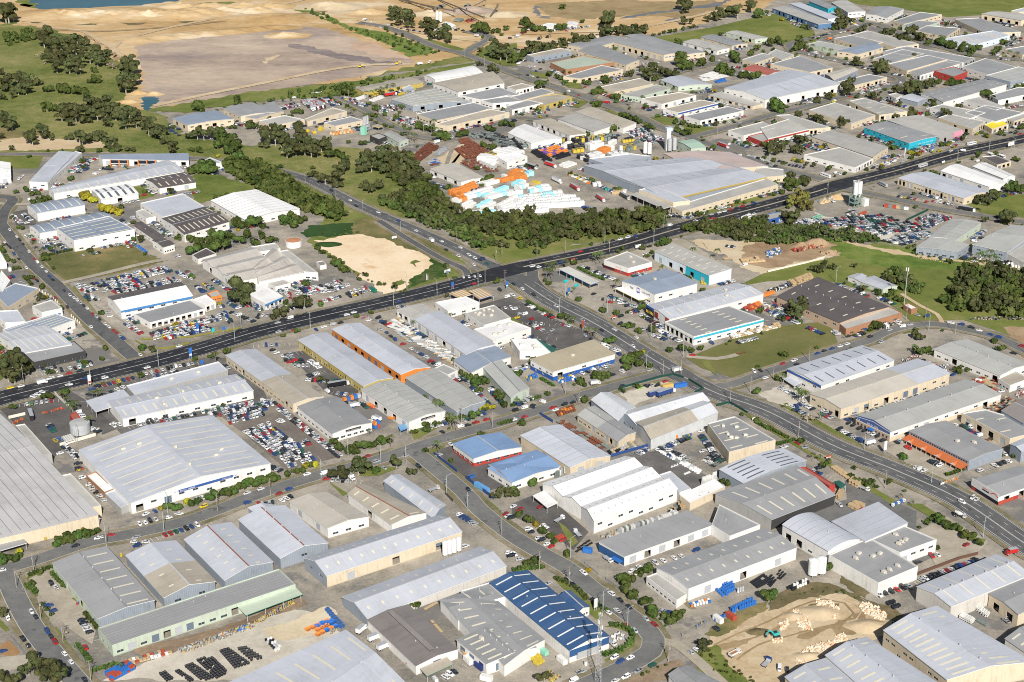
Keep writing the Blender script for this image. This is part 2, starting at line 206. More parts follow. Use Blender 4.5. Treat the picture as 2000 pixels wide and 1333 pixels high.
DATA_B = """
@ 0 1000
B|410,400 765,835 1205,690|6|gb1.4|g|gn|k7r L3 WL4 v5 wr=m|grey warehouse with green west wall at corner
B|985,340 1280,670 1680,545|6|gb3|lb|m|two=bg:.5 k4s WR2|white and beige two-tone gabled shed
B|1440,215 1755,535 2130,390|6|gb3|lb|m|k6s|pale gabled shed with rusty ridge vent, western
B|764,905 875,1042 2308,565|6|f|g|gn|R8 WR8 WL2 sm8|long pale green industrial unit with many doors
K|1850,735 1920,810 2365,645|4.5|lgn|open pale green canopy on posts
@ 0 667
B|* -440,1640 766,1352 -160,420|8|ga3|lw|c|sm16 v9|enormous cream walled factory with pale roof
B|120,655 330,893 405,880|6|f|lg|g||narrow grey lean-to beside the cream factory
B|480,1045 715,1297 790,1282|6|f|lg|c||second grey lean-to with cream end wall
K|460,1432 490,1465 785,1382|4|g|grey loading canopy on cream factory front
K|-60,1580 -10,1640 210,1575|4|g|lower grey canopy on cream factory front
B|615,850 1022,1265 2112,955|7|gb4.5|lb|w|kf9 WR8 R2 q6 band=bl TXT|huge white car factory with blue sign band
B|672,1045 815,1180 893,1150|4|f|w|br|WL6|low brick office with white flat roof
B|820,1187 945,1302 1028,1265|4|f|lb|g||grey lean-to at white factory corner
B|840,468 958,605 1978,385|6|ga1.5|lb|w|k13 WR7 R1 v3 q4|car dealership hall with long skylight strips
K|668,465 745,552 1045,460|4.5|lb|front canopy of the car dealership
B|985,345 1052,418 1780,225|5|f|lb|g|q2|lower rear wing of the car dealership
K|478,745 510,787 592,762|3|lg|small grey shelter beside the round tank
B|545,575 600,648 650,622|3|f|rd|rd||small red roofed pump shed
B|-30,-60 170,90 560,20|6|ga1.2|lb|w|kf7|striped roof warehouse behind green sign shop
B|180,85 262,165 668,75|5|f|g|dk|WR6 SG|shop front with brick corners and green sign
@ 500 1000
B|-135,60 190,362 560,243|6.5|gb3|lb|m|v5 WR1|pale gabled shed with rusty ridge vent, eastern
B|380,360 552,500 1607,155|7|ga3.5|lb|m|k12s R3 WL2 wr=c|long cream warehouse with row of short skylights
B|675,665 870,832 1955,425|5|ga3|lb|m|k10s wr=lc|long pale grey warehouse south of cream one
B|870,845 1250,1205 1575,1075|5|gb1.2|dg|w|mon R1|brown-grey roofed depot with ridge monitor
K|1280,1225 1335,1285 1545,1190|3.5|bg|green edged canopy before the depot
B|1440,690 1580,845 1900,745|6|ga1.2|g|w|L1 R3 k3 v2|white walled unit with grey striped roof
B|1570,1000 1800,1190 2190,1060|6|gb1.5|g|w|L3 R2 k5 v5 q1|grey roof workshop with open sided bays
B|1600,615 1720,730 1990,650|6|f|g|w||square grey roofed rear workshop block
B|-1200,1780 150,2500 1180,1350 700,925|7|ga2|lb|w|k12 v6|vast pale warehouse roof with red trimmed notch
@ 500 667
B|325,510 597,720 905,635|6|gb1.5|g|w|L0 WL8 WR6 band=dkS sm4|grey roof warehouse with black sign on end
B|825,375 1195,630 1478,545|6.5|gb1.6|lgb|w|L5 WR0 band=dkS sm9 v4|white warehouse with dark seams and green doors
B|1172,285 1568,548 1793,465|6|gb.8|lgb|m|L1 sm7 WR3|plain grey-green roofed long warehouse
B|1390,210 1500,260 1575,225|4|f|lgb|w|R1|small annex behind the grey-green warehouse
B|-235,110 288,490 527,432|6|gb1.4|lb|c|two=bg:.45 WL14 L3|long cream walled units beside car lot
B|330,-10 838,350 1070,285|6|gb1.4|lb|y|L14 WL14|long white roofed units with yellow frontage
B|595,-95 1130,258 1358,203|7|gb1.6|lb|o|L10 v6 WR1|orange walled building with white roof
B|1545,145 1680,243 1990,120|5|gb1.4|bb|w|WL5|blue-grey roofed hall with pale green front
B|1765,195 1990,440 2130,370|5|gb1.2|lgb|gn|R2|pale green walled shed behind leafy trees
B|1540,800 1700,915 2075,825|5.5|gb1.5|bl2|w|low=rd WL4 WR5|blue roofed hall with dark red lower walls
B|1812,990 2000,1105 2370,985|5|gb1.2|bl2|w|WL3 WR4|second blue roofed hall with open frontage
B|265,1250 560,1460 880,1370 550,1177|6|gb1.5|bgl|w|WR3 L2|white and beige shed by the corner street
B|720,1190 1060,1430 1330,1340 850,1120|6|gb1.6|bg|w|k5 L1|beige gabled shed with rust coloured ridge
B|1000,1090 1385,1380 1480,1278 1120,1040|6|gb1.6|lb|m|k5 WR1|white roofed shed with grey gable end
B|-60,1300 100,1420 270,1370 150,1280|6|gb2|lb|m||partly hidden white gabled shed
@ 1000 667
B|-10,-20 60,80 300,80 190,-20|5|f|w|w|q3|white roofed block next to green awning
B|145,150 322,238 803,100 640,-5|6.5|sa.8|bgd|w|WL6 WR4 R1 low=bl q1 LOGO|flat khaki roofed showroom with blue base
B|-120,300 10,430 135,365|5|gb1|lgb|gn|R2|pale green shed with leaf logo gable
B|620,455 830,620 965,515 770,400|6|gb2.5|s|m|WL6|silver iron sawtooth wing beside main shed
B|832,560 972,650 1545,465 1430,400|6|ga2.8|s|m|k8 WL2|rear bay of the old silver iron factory
B|968,632 1085,765 1608,555 1490,465|7|ga2.5|bg|s|two=s:.3|front bay of the old iron factory
B|512,575 832,785 965,710|5|gb1.5|lgb|c|two=g:.5 WL5 L4|cream workshop with half grey roof
B|68,735 455,985 768,895|6|gb2|lb|c|sm9 L1 R2|large white and grey gabled warehouse, rear
B|1530,640 1695,865 2060,770 1740,585|7|f|g|c|q6 k4|grey flat roofed block with rooftop air conditioners
B|-180,965 0,1095 375,975|5|ga1.4|bl2|br|WR5|blue roofed hall with brick wall
B|240,1110 400,1210 1020,975 880,900|8|ga2.5|w|w|k12s|northern bay of bright white factory
B|400,1210 540,1290 1160,1060 1020,975|8|ga2.5|w|w|k12s|middle bay of bright white factory
B|540,1290 640,1400 1290,1150 1160,1060|8|ga2.5|w|w|k12s WR8|southern bay of bright white factory
K|160,1205 275,1300 360,1260 250,1165|4|w|white front canopy of the white factory
B|1310,1200 1390,1265 1665,1135|4|f|w|c||white low lean-to next to the white factory
B|1150,1040 1310,1180 1400,1150|5|f|lb|w||grey narrow annex beside white factory
@ 1000 1000
B|-172,555 450,1080 758,970|7|gb2.4|blu|w|kf9 WR1 R1 top=blu|long deep blue roofed warehouse with skylights
B|370,660 505,790 605,740 455,615|4.5|gb1.5|blu|w|WR4|small blue roofed office beside blue warehouse
B|-560,690 -60,1200 255,1000 -110,700|6|gb1.4|g|w|k8|grey warehouse beside the deep blue one
B|680,240 878,350 1575,100|5.5|sa.5|g|w|R6 low0 WL2|long white unit with dark blue front
B|1560,100 1700,190 1940,100 1620,-60|5.5|f|g|w||grey roofed rear wing of blue fronted unit
B|1130,437 1380,598 2224,278 1970,128|7|ga1.6|g|w|k9s R3|large grey warehouse with short skylight dashes
B|1050,505 1285,690 1365,640 1130,475|4|f|lg|w|WL7|low curved office front with pale roof
B|1225,1270 1420,1500 1650,1350 1370,1200|5|gb1.2|g|w||white and grey roofed hut at bottom edge
@ 1500 1000
B|115,100 470,305 717,213 350,8|8|rb2.2|lb|w|L2 WL2 sm7|curved white walled hall with rounded roof
B|500,75 760,230 1090,95 860,-65|8|sb.8|lb|w|sm5|pale seamed roof hall behind curved one
B|475,335 862,555 1172,425 790,200|7|f|g|w|q7 WR0|grey flat roofed factory with rooftop plant
B|790,205 1030,318 1318,215 1060,105|7|f|g|w|q4 WR3 R1|white office block with flat grey roof
B|1165,585 1430,740 2050,490 1780,335|8|ga2|lb|lc|kf5 v7|large steel blue roofed warehouse by car row
B|1730,640 1955,800 2260,660|7|ga1.2|g|c|L2|grey shed with red edged roller door
B|905,925 1400,1310 2060,1170 1320,738|9|gb2.6|lb|c|k11 v4 WL9 L1|long warehouse with staggered skylight strips
B|450,1120 1000,1600 1500,1450 770,980|8|gb2.2|lb|c|k10 v6|neighbouring warehouse with paired skylight strips
B|135,1290 420,1560 850,1480 455,1145|7|gb1.8|lb|c|k4|light roofed hall at bottom of picture
B|1855,990 2060,1130 2280,1000|6|gb1.4|g|w|k3|grey corner shed with dark side yard
@ 1500 667
B|150,215 415,345 985,148 735,33|7|ga1.4|lb|w|k7d band=bl|pale roof warehouse with blue and yellow sign
K|115,290 205,350 300,300 220,262|3|lb|low white entrance canopy beneath palms
B|330,410 570,525 1420,250 1165,138|7|ga1.6|bgl|c|R5 WR6 L1 WL4 two=lb:.3|long cream walled warehouse with wide doors
B|690,585 955,710 1820,415 1540,300|6|ga1.8|lgb|w|WR9 R2 low=c band=bl v5 FB|long warehouse with bright blue gable front
B|1105,700 1570,935 1835,840 1390,622|6|gb1.2|g|m|sm3 k0 q2|grey roofed showroom with orange tiled awning
B|1300,60 1815,268 2040,180 1560,-15|5.5|gb1.6|lgb|w|WL6 L2 v6|long pale roofed workshop row at right
B|1800,290 1890,345 2040,290 1930,230|4|f|bg|w|WR1 WL3|low white annex with tan wall
B|1515,560 1890,760 2200,680 1700,530|5.5|f|g|c|L4 k2|grey flat roofed bays by steel shed
B|1825,540 2000,640 2260,560 2020,460|8|gb2|dg|m||tall dark roofed steel shed at right
B|1895,805 1980,860 2200,800 2000,760|7|ga1|m|m||blue-grey block at right edge
B|1595,1085 1805,1215 2160,1090 1960,975|5|ga1.2|g|w|low=rd R3|grey roofed shop with red and white front
B|-410,1188 28,1392 524,1200 220,972|6|ga1.8|g|g|k6 wr=dk|big grey timber shed with skylight stripes
B|-380,1000 -192,1108 300,932 120,836|6|rb2|lb|m|k5d|light curved roof shed beside timber shed
B|250,985 480,1130 525,1120 295,980|3.5|f|rd|rd||narrow red roofed lean-to at timber yard
@ 0 333
B|-200,-100 -10,60 85,55 75,-60|5|ga.8|w|w|R1|white shed at far left edge
B|228,88 370,95 600,-140 460,-150|6|gb.8|lb|w|WR2|pale roofed unit with orange accent wing
B|380,145 420,178 1435,0 1310,-80|6|ga1.2|lb|w|k13 WR5|very long low warehouse with grey-blue roof
B|715,155 790,230 1080,180 1000,105|5|ga1.2|w|w|kd5 R1|white shed with dark stripes on roof
B|1140,70 1245,138 1530,92 1440,15|5|ga1.5|br|w|kd0 k5 R2|white shed with dark brown roof
B|212,272 290,335 662,270 570,212|7|ra1.8|bb|w|kf6 WL8|blue-grey barrel roofed factory unit
B|230,435 310,490 900,390 780,325|6|ra1.8|bb|w|kf7 WL3|second long unit with bowed grey roof
B|440,450 575,548 1050,460 850,355|8.5|f|bb|w|kf5 WL3|large flat blue-grey roofed white box
B|1095,255 1270,365 1605,285 1430,180|6|f|lb|w|sm3|big white roofed part of brown factory
B|1268,375 1440,500 1790,400 1600,285|6.5|ga1.5|br|w|k9 R0|dark brown roofed part of old factory
B|1060,320 1140,375 1215,360 1120,300|4|f|lg|w|WL3|small grey loading annex
B|1045,430 1215,545 1290,520 1100,400|4|gb.8|br|w||low brown roofed side building
B|1190,545 1275,600 1362,575 1270,525|5.5|ga.8|br|w|WR4|white two storey office with brown roof
B|1648,235 1920,390 2340,300 2000,150|6|gb2|w|w|sm10 WL6|wide white gabled warehouse with fine seams
B|838,990 945,1095 1505,980 1400,870|7|ga2.4|w|w|WL2 band=bl2 back=br|white car sales hall with blue trim
B|1045,1120 1170,1190 1600,1080 1480,1010|4.5|f|g|w|R9|curved front showroom with grey flat roof
B|1500,1010 1600,1055 1685,1025 1610,970|5|f|w|w|R2|square white service bay beside showroom
B|1500,660 1545,695 1690,650 1610,605|4|f|br|w||small brown roofed white hut
B|1580,700 1830,870 2210,800 1960,600|7|m3a2|wg|w|L2|large white sawtooth roofed factory
B|-40,960 60,1070 300,920 120,880|6|f|bb|c|WR4 WL1|cream office with blue windows and parapets
B|250,1060 325,1110 485,1075 400,1010|5.5|f|lg|w|WR4|small office with arched corner and blue glass
B|-80,1100 40,1190 200,1180 140,1090|5|f|lb|w||pale roof left of office pair
B|20,1240 150,1330 585,1170 430,1115|6|f|bb|w|kf6|stepped grey roof with yellow trim
B|-40,880 20,950 80,860 10,780|6|f|w|w||narrow white roof beside parked cars
B|-60,640 -10,720 50,715 0,630|5|f|w|w||white wall at left picture edge
B|1620,960 1650,990 1735,975 1700,935|3.5|f|lg|o|WR4|tiny orange walled kiosk
@ 500 333
B|-400,160 80,400 310,325 20,160|6|gb2|w|w|sm8 R1|HIDE
B|-60,600 0,640 190,610 150,565|4|f|lg|w||low grey strip roof near round tank
B|-20,760 20,870 370,790 130,610|7|m3a2|wg|w||grey fibre cement sawtooth factory bays
B|130,640 370,790 485,800 250,620|6|f|lg|w|WR2|white eastern end of sawtooth factory
B|90,880 150,910 270,880 200,840|4|f|lg|w|WR2|small flat annex before sawtooth factory
B|-100,950 70,1040 210,980 30,880|5|f|w|w|R4 band=bl2|white used car office with blue trim
B|595,1230 1000,1480 1250,1440 800,1180|7|gb1.6|lb|o|HIDE|HIDE
B|310,1300 500,1480 700,1350 540,1250|6|gb1.4|lb|y|HIDE|HIDE
B|1100,1090 1240,1165 1420,1115 1300,1045|6|gb.8|lg|w|L3|grey roofed unit at stone yard
B|1240,1165 1640,1440 1870,1360 1440,1100|6|gb1.2|lb|w|L6|long grey roofed stone showroom
B|1400,1030 1500,1100 1745,1030 1640,985|5|f|w|w|WR3|white service station shop
K|1510,960 1590,1000 1700,965 1620,930|5|tan|western tan striped fuel canopy
K|1650,945 1745,1010 1860,975 1760,920|5|tan2|eastern tan striped fuel canopy with blue edge
B|1635,1110 1780,1210 1990,1150 1860,1050|5|f|lg|w|q8|long retail block with rooftop units
B|1700,1240 1850,1330 2150,1230 1990,1170|5|f|w|w|q5|white retail block beside big car park
B|470,715 500,745 550,735 520,705|3|f|dg|w||dark little substation shed
B|1360,-10 1600,90 1780,55 1560,-60|5|gb.8|bgl|w|L3|beige roofed shed beside plantation trees
@ 1000 333
B|-20,1200 40,1240 90,1215 20,1180|4|f|w|w||small white roof beside car park
K|360,770 615,895 688,870 440,750|5|w2|long blue edged service station canopy
B|580,880 620,935 678,915 640,870|4.5|f|w|w||HIDE
B|718,700 910,765 1095,715 900,632|6|f|lg|w|low=rd WR2 q2|auto shop with red corner and grey roof
B|860,865 1115,968 1447,882 1200,770|9|ga1.6|bb|w|q1 TILE|tall blue-roofed tile showroom
K|800,920 1000,1020 1090,990 880,905|4|w|white awning with yellow edge on tile showroom
B|1115,635 1540,825 1718,785 1710,800 1240,575|7|f|lg|bw|HIDE|HIDE
B|1115,632 1540,822 1715,775 1250,575|8|sb.8|lg|bw|L5 k8s half=tq:.42|long warehouse half white and half turquoise
B|1050,1055 1230,1165 1965,965 1760,880|7|ga1.8|lb|w|k9 v9 q2|long warehouse with dark shop frontage
B|1195,1180 1420,1300 1968,1160 1690,1055|6|f|g|w|k6s band=tq L6|grey roofed trade store with teal fascia
B|990,150 1260,250 1390,235 1130,120|8|f|lb|c|sm4|raised grey roof block with cream ribs
K|920,185 1185,300 1250,280 1000,165|6|lg|long ribbed loading canopy of timber works
B|1250,285 1330,320 2080,110 1990,60|5|f|lg|c|WR16|long cream two storey office wing
B|560,-40 1220,225 1990,50 1400,-100|7|m2a2|lb|m|sm9|vast timber works roof with mustard edge
@ 1000 333
B|1940,350 2010,385 2190,340 2120,315|4|f|lg|bl|R3|little blue fronted depot north of the creek
@ 1500 333
B|-80,-30 -120,60 130,40 120,-10|5|f|lg|c||cream end block of timber works
B|1015,60 1530,220 1735,165 1250,10|6|gb1.6|lb|c|L9 WL8|blue-grey gabled row of small units
B|1350,5 1730,130 1870,95 1480,-50|6|gb1.4|w|w|L4 WL4|white gabled row of units behind bus
B|1600,-30 1840,65 1932,45 1700,-60|6|gb1.4|w|w|R1|second white gable beside bus yard
B|1160,600 1480,640 1570,580 1270,520|6|ga.8|lgb|m|WL5|pale shed with corrugated wall near wreckers
B|1260,520 1460,550 1665,410 1440,380|6|ga1|lgb|gn|sm7 WR3|long grey green shed beside wrecking yard
B|1600,580 1870,640 2200,440 1900,430|8|gb1.5|lgb|m||big grey shed at right by palm clump
B|1870,650 2000,720 2200,560 2010,520|6|f|lg|w||white low shed beyond palm clump
B|625,830 720,870 770,825 700,805|3.5|ga.8|lb|w||small pale house roof section
B|730,870 900,930 1010,905 830,825|3.5|gb1.2|lb|gn|R1|light blue roofed bungalow with green gable
B|70,985 560,1190 945,1065 390,835|6.5|gb1|br|br2|k5s v9|very large dark brown low pitched roof
B|555,1195 610,1240 1045,1110 950,1065|5|f|lg|br|WR5|brick office strip before brown roof
B|1060,1050 1120,1085 1168,1070 1100,1038|3.5|f|w|br||small brick substation under phone mast
B|905,1195 925,1215 950,1205 930,1188|3|f|w|w|R1|tiny white kiosk with red door
@ 1500 0
B|35,65 395,192 515,182 130,50|6|sb.6|lg|dbl|L10|dark blue fronted unit row near field
B|170,30 470,150 550,140 250,25|6|sb.6|lb|bw||pale roof behind dark blue units
B|320,10 470,70 535,55 400,0|6|gb.6|g|tq||turquoise walled unit far away
B|495,20 625,100 762,90 620,5|7|gb.8|lg|w|WR4|white walled far unit with hipped roof
B|765,110 925,140 1060,70 860,52|7|ga1.5|g|w|WL5|fan shaped grey roof white unit
B|980,165 1060,190 1360,115 1190,95|6|f|g|c||pale unit with satellite dish roof
B|1050,200 1180,225 1345,170 1170,160|6|f|g|gn||pale green unit beside palms
B|1670,110 1980,160 2200,130 1800,90|7|gb1|lg|c|L5|cream walled row at far right
B|1900,85 1960,95 2200,80 2000,60|6|f|lb|c||blue-grey roof at far right corner
B|1155,240 1390,290 1500,220 1240,200|6|f|g|c||
B|1460,150 1700,260 1975,250 1650,140|5|f|g|c||
B|1380,300 1640,345 1890,275 1760,240|6|f|lb|bw|k9 WR5|light blue walled unit with ribbed solar roof
B|1850,385 1990,430 2200,390 2000,360|5|f|g|c||
B|540,400 700,425 900,370 830,330|6|ga.8|bb|c|R2 WR3|cream corner unit with blue-grey roof
B|515,300 740,370 900,330 650,275|5|f|g|c|L2|
B|660,270 1000,370 1180,345 780,240|5|f|lg|c||
B|310,345 540,400 650,370 400,320|4|f|lgb|gn||
B|820,460 960,495 1220,420 1050,385|5|f|g|c||
B|940,500 1085,555 1400,465 1250,430|6|f|g|c|WL4|tan arched front unit with grey roof
B|1085,545 1190,590 1530,490 1400,465|5|f|g|w||
B|1300,555 1450,600 1560,560 1450,520|6|f|g|rd|WR3|red walled unit with steel roof
B|900,400 1500,500 1620,455 1080,360|5|f|g|g||
B|1520,520 1890,640 2200,600 1700,455|6|f|g|w||wide grey roofed complex right of red unit
B|1700,590 1895,640 2200,580 1960,520|7|f|lgb|m||
B|0,420 110,470 205,430 60,385|5|f|lgb|c|sm6|
B|20,500 330,565 505,530 250,435|5|f|g|c|sm5|
B|-340,690 -20,780 565,655 160,545|9|ga3|lb|w|R5 sm5|huge white roofed distribution hall
K|425,680 440,700 580,670 560,650|6|w|white canopy at distribution hall corner
B|445,580 515,630 705,550 650,525|6|ga1.2|bgl|m||small steel shed with beige roof
B|540,640 670,670 930,605 790,580|5|f|g|c|WR5 R3|
B|1195,730 1370,800 1865,660 1680,620|7|ga1.2|g|w|k9s WR3|long white walled workshop with short skylights
B|1735,745 1800,785 2200,700 1960,680|5|f|g|w|R3|
B|1035,765 1170,800 1245,775 1130,735|4|rb1|lb|m||little barrel roofed steel shed
B|940,740 1000,770 1050,745 1000,725|3.5|f|lg|w||
B|635,790 870,900 1090,870 750,765|5|f|lg|c|k3|
B|320,860 650,970 840,900 520,800|5|f|lg|c|L2|long pale low roof near dirt verge
B|1530,780 1780,860 1855,835 1640,755|5|f|lg|w|L4|
B|1265,840 1570,930 1700,880 1360,815|5|f|lg|w|L3|
B|1540,880 1780,950 2000,880 1700,820|5|f|g|w||
B|1330,920 1600,1010 1700,950 1420,890|5|f|lg|c||
B|930,940 1340,1080 1520,1015 1180,900|6|gb.8|lg|g|R2|pink fronted unit beside turquoise store
B|755,995 1100,1120 1335,1065 920,950|6|gb.8|g|tq|WR0 k2|bright turquoise fronted store by highway
B|60,900 320,1010 490,995 170,895|5|f|lg|c||
B|-60,1000 0,1085 320,1010 160,930|5|f|lg|w|band=rd WR6|white unit with thin red fascia
B|345,1070 820,1230 940,1150 500,1020|6|gb.8|lg|c|WL6|long yellow walled store with red corner
B|280,1210 680,1310 820,1240 560,1150|5|f|lg|w|R6|white shopfront row facing highway
B|-260,940 -140,1060 0,1010 0,920|5|f|lg|w|HIDE|HIDE
B|1940,375 2010,400 2170,360|4|f|lg|bl||HIDE
B|1690,975 1750,1010 1880,970 1800,930|4.5|f|y|c|R3|bright yellow shopfront by highway
B|1870,930 1920,950 2100,890 2000,870|5|f|lg|c||
B|1670,1225 1790,1290 1900,1260 1780,1215|4.5|f|br|c|R3|small brown roofed shop by water tankers
B|1400,1340 1530,1380 1800,1350 1560,1275|5|gb1|w|w|HIDE|HIDE
@ 1000 0
B|430,350 600,390 900,300 760,280|6|ga1|g|c||grey rear roof of arcade complex
B|515,395 890,510 995,470 680,350|7|gb.8|g|c|WR2|cream walled central wing of business arcade
B|800,330 1190,430 1310,415 930,300|8|gb.8|g|c|WR4 L8 bw|cream arcade units with blue windows
B|880,280 1350,430 1510,410 1020,265|7|gb.8|g|c||long grey roof behind arcade units
B|115,430 170,450 465,395 380,375|6|f|bg|m|WR6|beige roofed unit with blue-white wall
B|300,490 420,545 810,485 560,435|6|f|lgn|br|WL2|pale green roofed brick corner factory
B|400,600 530,615 870,545 700,510|5|f|g|c|R3 WR4|grey roofed unit with khaki wall
B|680,680 800,720 1105,655 1000,610|5|f|bg|c||beige roofed unit with blue front awning
B|850,740 990,760 1245,690 1130,660|5|f|lg|gn|R3|
B|1010,770 1170,815 1440,745 1310,720|5|f|bg|w|R4|
B|1180,850 1300,880 1610,805 1480,780|5|f|bg|w|band=bl WR5|beige roofed unit with royal blue fascia
B|1345,905 1470,945 1810,865 1690,830|5|f|g|w|R4 WR3|grey roofed corner unit with tan base
B|1160,625 1300,680 1560,660 1310,590|5|gb1|lb|gn|L2|green walled shed with blue-grey roof
B|1300,660 1410,710 1560,675 1400,630|5|gb1|bgl|m||HIDE
B|1535,745 1880,830 2000,800 1690,705|4|sb.5|lg|c|L7|long lean-to below distribution hall
B|1640,670 2000,765 2340,690 1900,560|8|gb2|lb|c||HIDE
B|1335,330 1600,400 1700,375 1440,305|5|gb.8|lg|w|L4|white fronted unit row by green field
B|1475,290 1720,360 1840,340 1570,270|5|gb.8|g|c||
B|1675,255 1900,310 2020,300 1760,240|5|gb.8|lg|gn|L3|pale green fronted unit row by field
B|1800,465 1900,495 2060,440 1960,415|5|f|lgb|c|sm4|
B|1795,545 2000,590 2100,560 1900,505|4|gb1.2|rd|w||bright red roofed house
B|495,875 870,1000 970,965 620,840|6|sb.6|bg|w||long beige roof shed near bend
B|360,930 640,1030 790,985 500,890|6|sb.6|lg|w||pale grey shed joined to beige one
B|165,945 450,1060 580,1050 300,930|5|sb.6|bg|w|L6|beige roofed shed with maroon doors
B|-30,1040 150,1120 390,1080 100,970|6|gb1.4|w|w|WR2 L2|white arched roof shed beside crate yard
B|-20,760 80,785 330,720 230,690|5|f|g|c||
B|80,770 250,825 470,760 350,735|4.5|f|bg|y|R4|yellow walled units with beige roof
B|-40,830 0,860 240,805 120,780|5|f|g|w|R4|
B|-40,680 30,705 170,675 80,650|5|f|bg|w||
B|600,1240 760,1290 1090,1220 930,1200|7|f|lb|m||grey mill building before silos
B|1295,1105 1400,1160 1515,1150 1420,1090|8|ga.8|gn|gn|WR5|mint green box building beside silos
B|1190,1200 1500,1360 2000,1300 1700,1190|6|gb2|pkg|c|sm4|old pinkish grey timber works roof
B|1690,1020 1810,1060 2060,1000 1960,950|5|f|lg|w|WL2|white walled unit with blue awning, east
B|1845,1065 1960,1110 2060,1060 1940,1040|4.5|f|lg|rd|WR3|red fascia shop unit at right
B|430,190 510,200 520,180 440,170|4|ga1|w|w||white homestead roof beside quarry
B|210,205 340,220 360,190 280,180|3.5|f|w|w||long white shelter beside quarry
@ 500 0
B|770,690 840,720 1305,645 1210,605|5|ga.8|bg|y|R2|long khaki shed behind timber stacks
B|1315,590 1400,625 1770,570 1690,515|6|ra1.2|w|w|WL2|white barrel roofed shed at road bend
B|1385,650 1580,720 1940,650 1850,560|6|ga1|bg|w|R4 v5|large beige roofed complex below barrel shed
B|1590,745 1760,780 2060,740 1900,680|5|f|g|w|WR4|
B|1760,785 1850,810 2080,790 1980,740|5|f|g|w|R3|
B|1055,775 1225,830 1660,790 1400,690|6|gb1.4|lgb|m|kf6 WL4 R3|grey roofed factory with broad skylight bands
B|1250,890 1400,945 1860,850 1700,800|5|f|g|c||
B|1400,970 1500,985 1980,880 1820,850|5|f|bg|c|R5|khaki roofed units behind palms
B|-140,905 0,930 220,870 140,795|5|ra1.2|g|c|R1|HIDE
B|20,945 120,985 380,935 220,900|5|f|lg|c|R4|cream unit with maroon roller doors
B|380,930 400,950 710,870 600,840|4.5|f|bg|c|R3|beige roofed strip before truck yard
B|530,960 620,985 840,940 740,910|4.5|f|g|c|WR3|grey roofed cream block by concrete plant
B|890,1060 960,1090 1020,1065 960,1040|5|f|lg|dk||black walled box with grey roof
B|1000,1050 1120,1115 1190,1090 1060,1030|5|gb1|lgb|gn|WR2|mint green workshop by concrete plant
K|905,985 960,1000 995,985 950,970|4|bg|small beige canopy with yellow wall
B|1135,690 1150,705 1240,690 1200,665|4|f|lb|m||
B|-140,905 0,930 215,868 135,795|5|gb1.2|g|c|R1|grey roofed cream unit near meadow
B|1745,1250 1860,1300 1885,1270 1770,1230|4|f|w|w||
B|1860,1215 1960,1270 2120,1220 2020,1180|6|f|w|w||white wrapped stack shed
B|1385,1310 1600,1420 1780,1390 1560,1270|5|gb.8|bgl|w||HIDE
B|1440,190 1530,215 1560,200 1480,170|4|ga1|w|w||small white hut near quarry office
@ 0 0
B|350,1330 470,1400 720,1180 550,1178|6|sa.5|lb|w|R3|HIDE
B|770,1215 800,1245 1475,1255 1470,1205|6|sa.6|bb|w|R9|row of units with orange framed windows
B|1350,925 1465,980 1825,930 1690,865|6|gb1.2|bb|c|R2 WR4 L2|cream shed with blue roof near meadow
B|1745,850 1880,910 2140,880 1980,805|6|gb1.2|g|c|WR2 R1|grey roofed cream shed near meadow
B|1480,1310 1600,1290 1745,1270 1640,1230|5|f|lb|w||grey roof end behind round trees
@ 0 333
B|228,88 370,95 640,-138 590,-150|6|f|lb|w|WL2|long pale roofed court building beside meadow road
"""
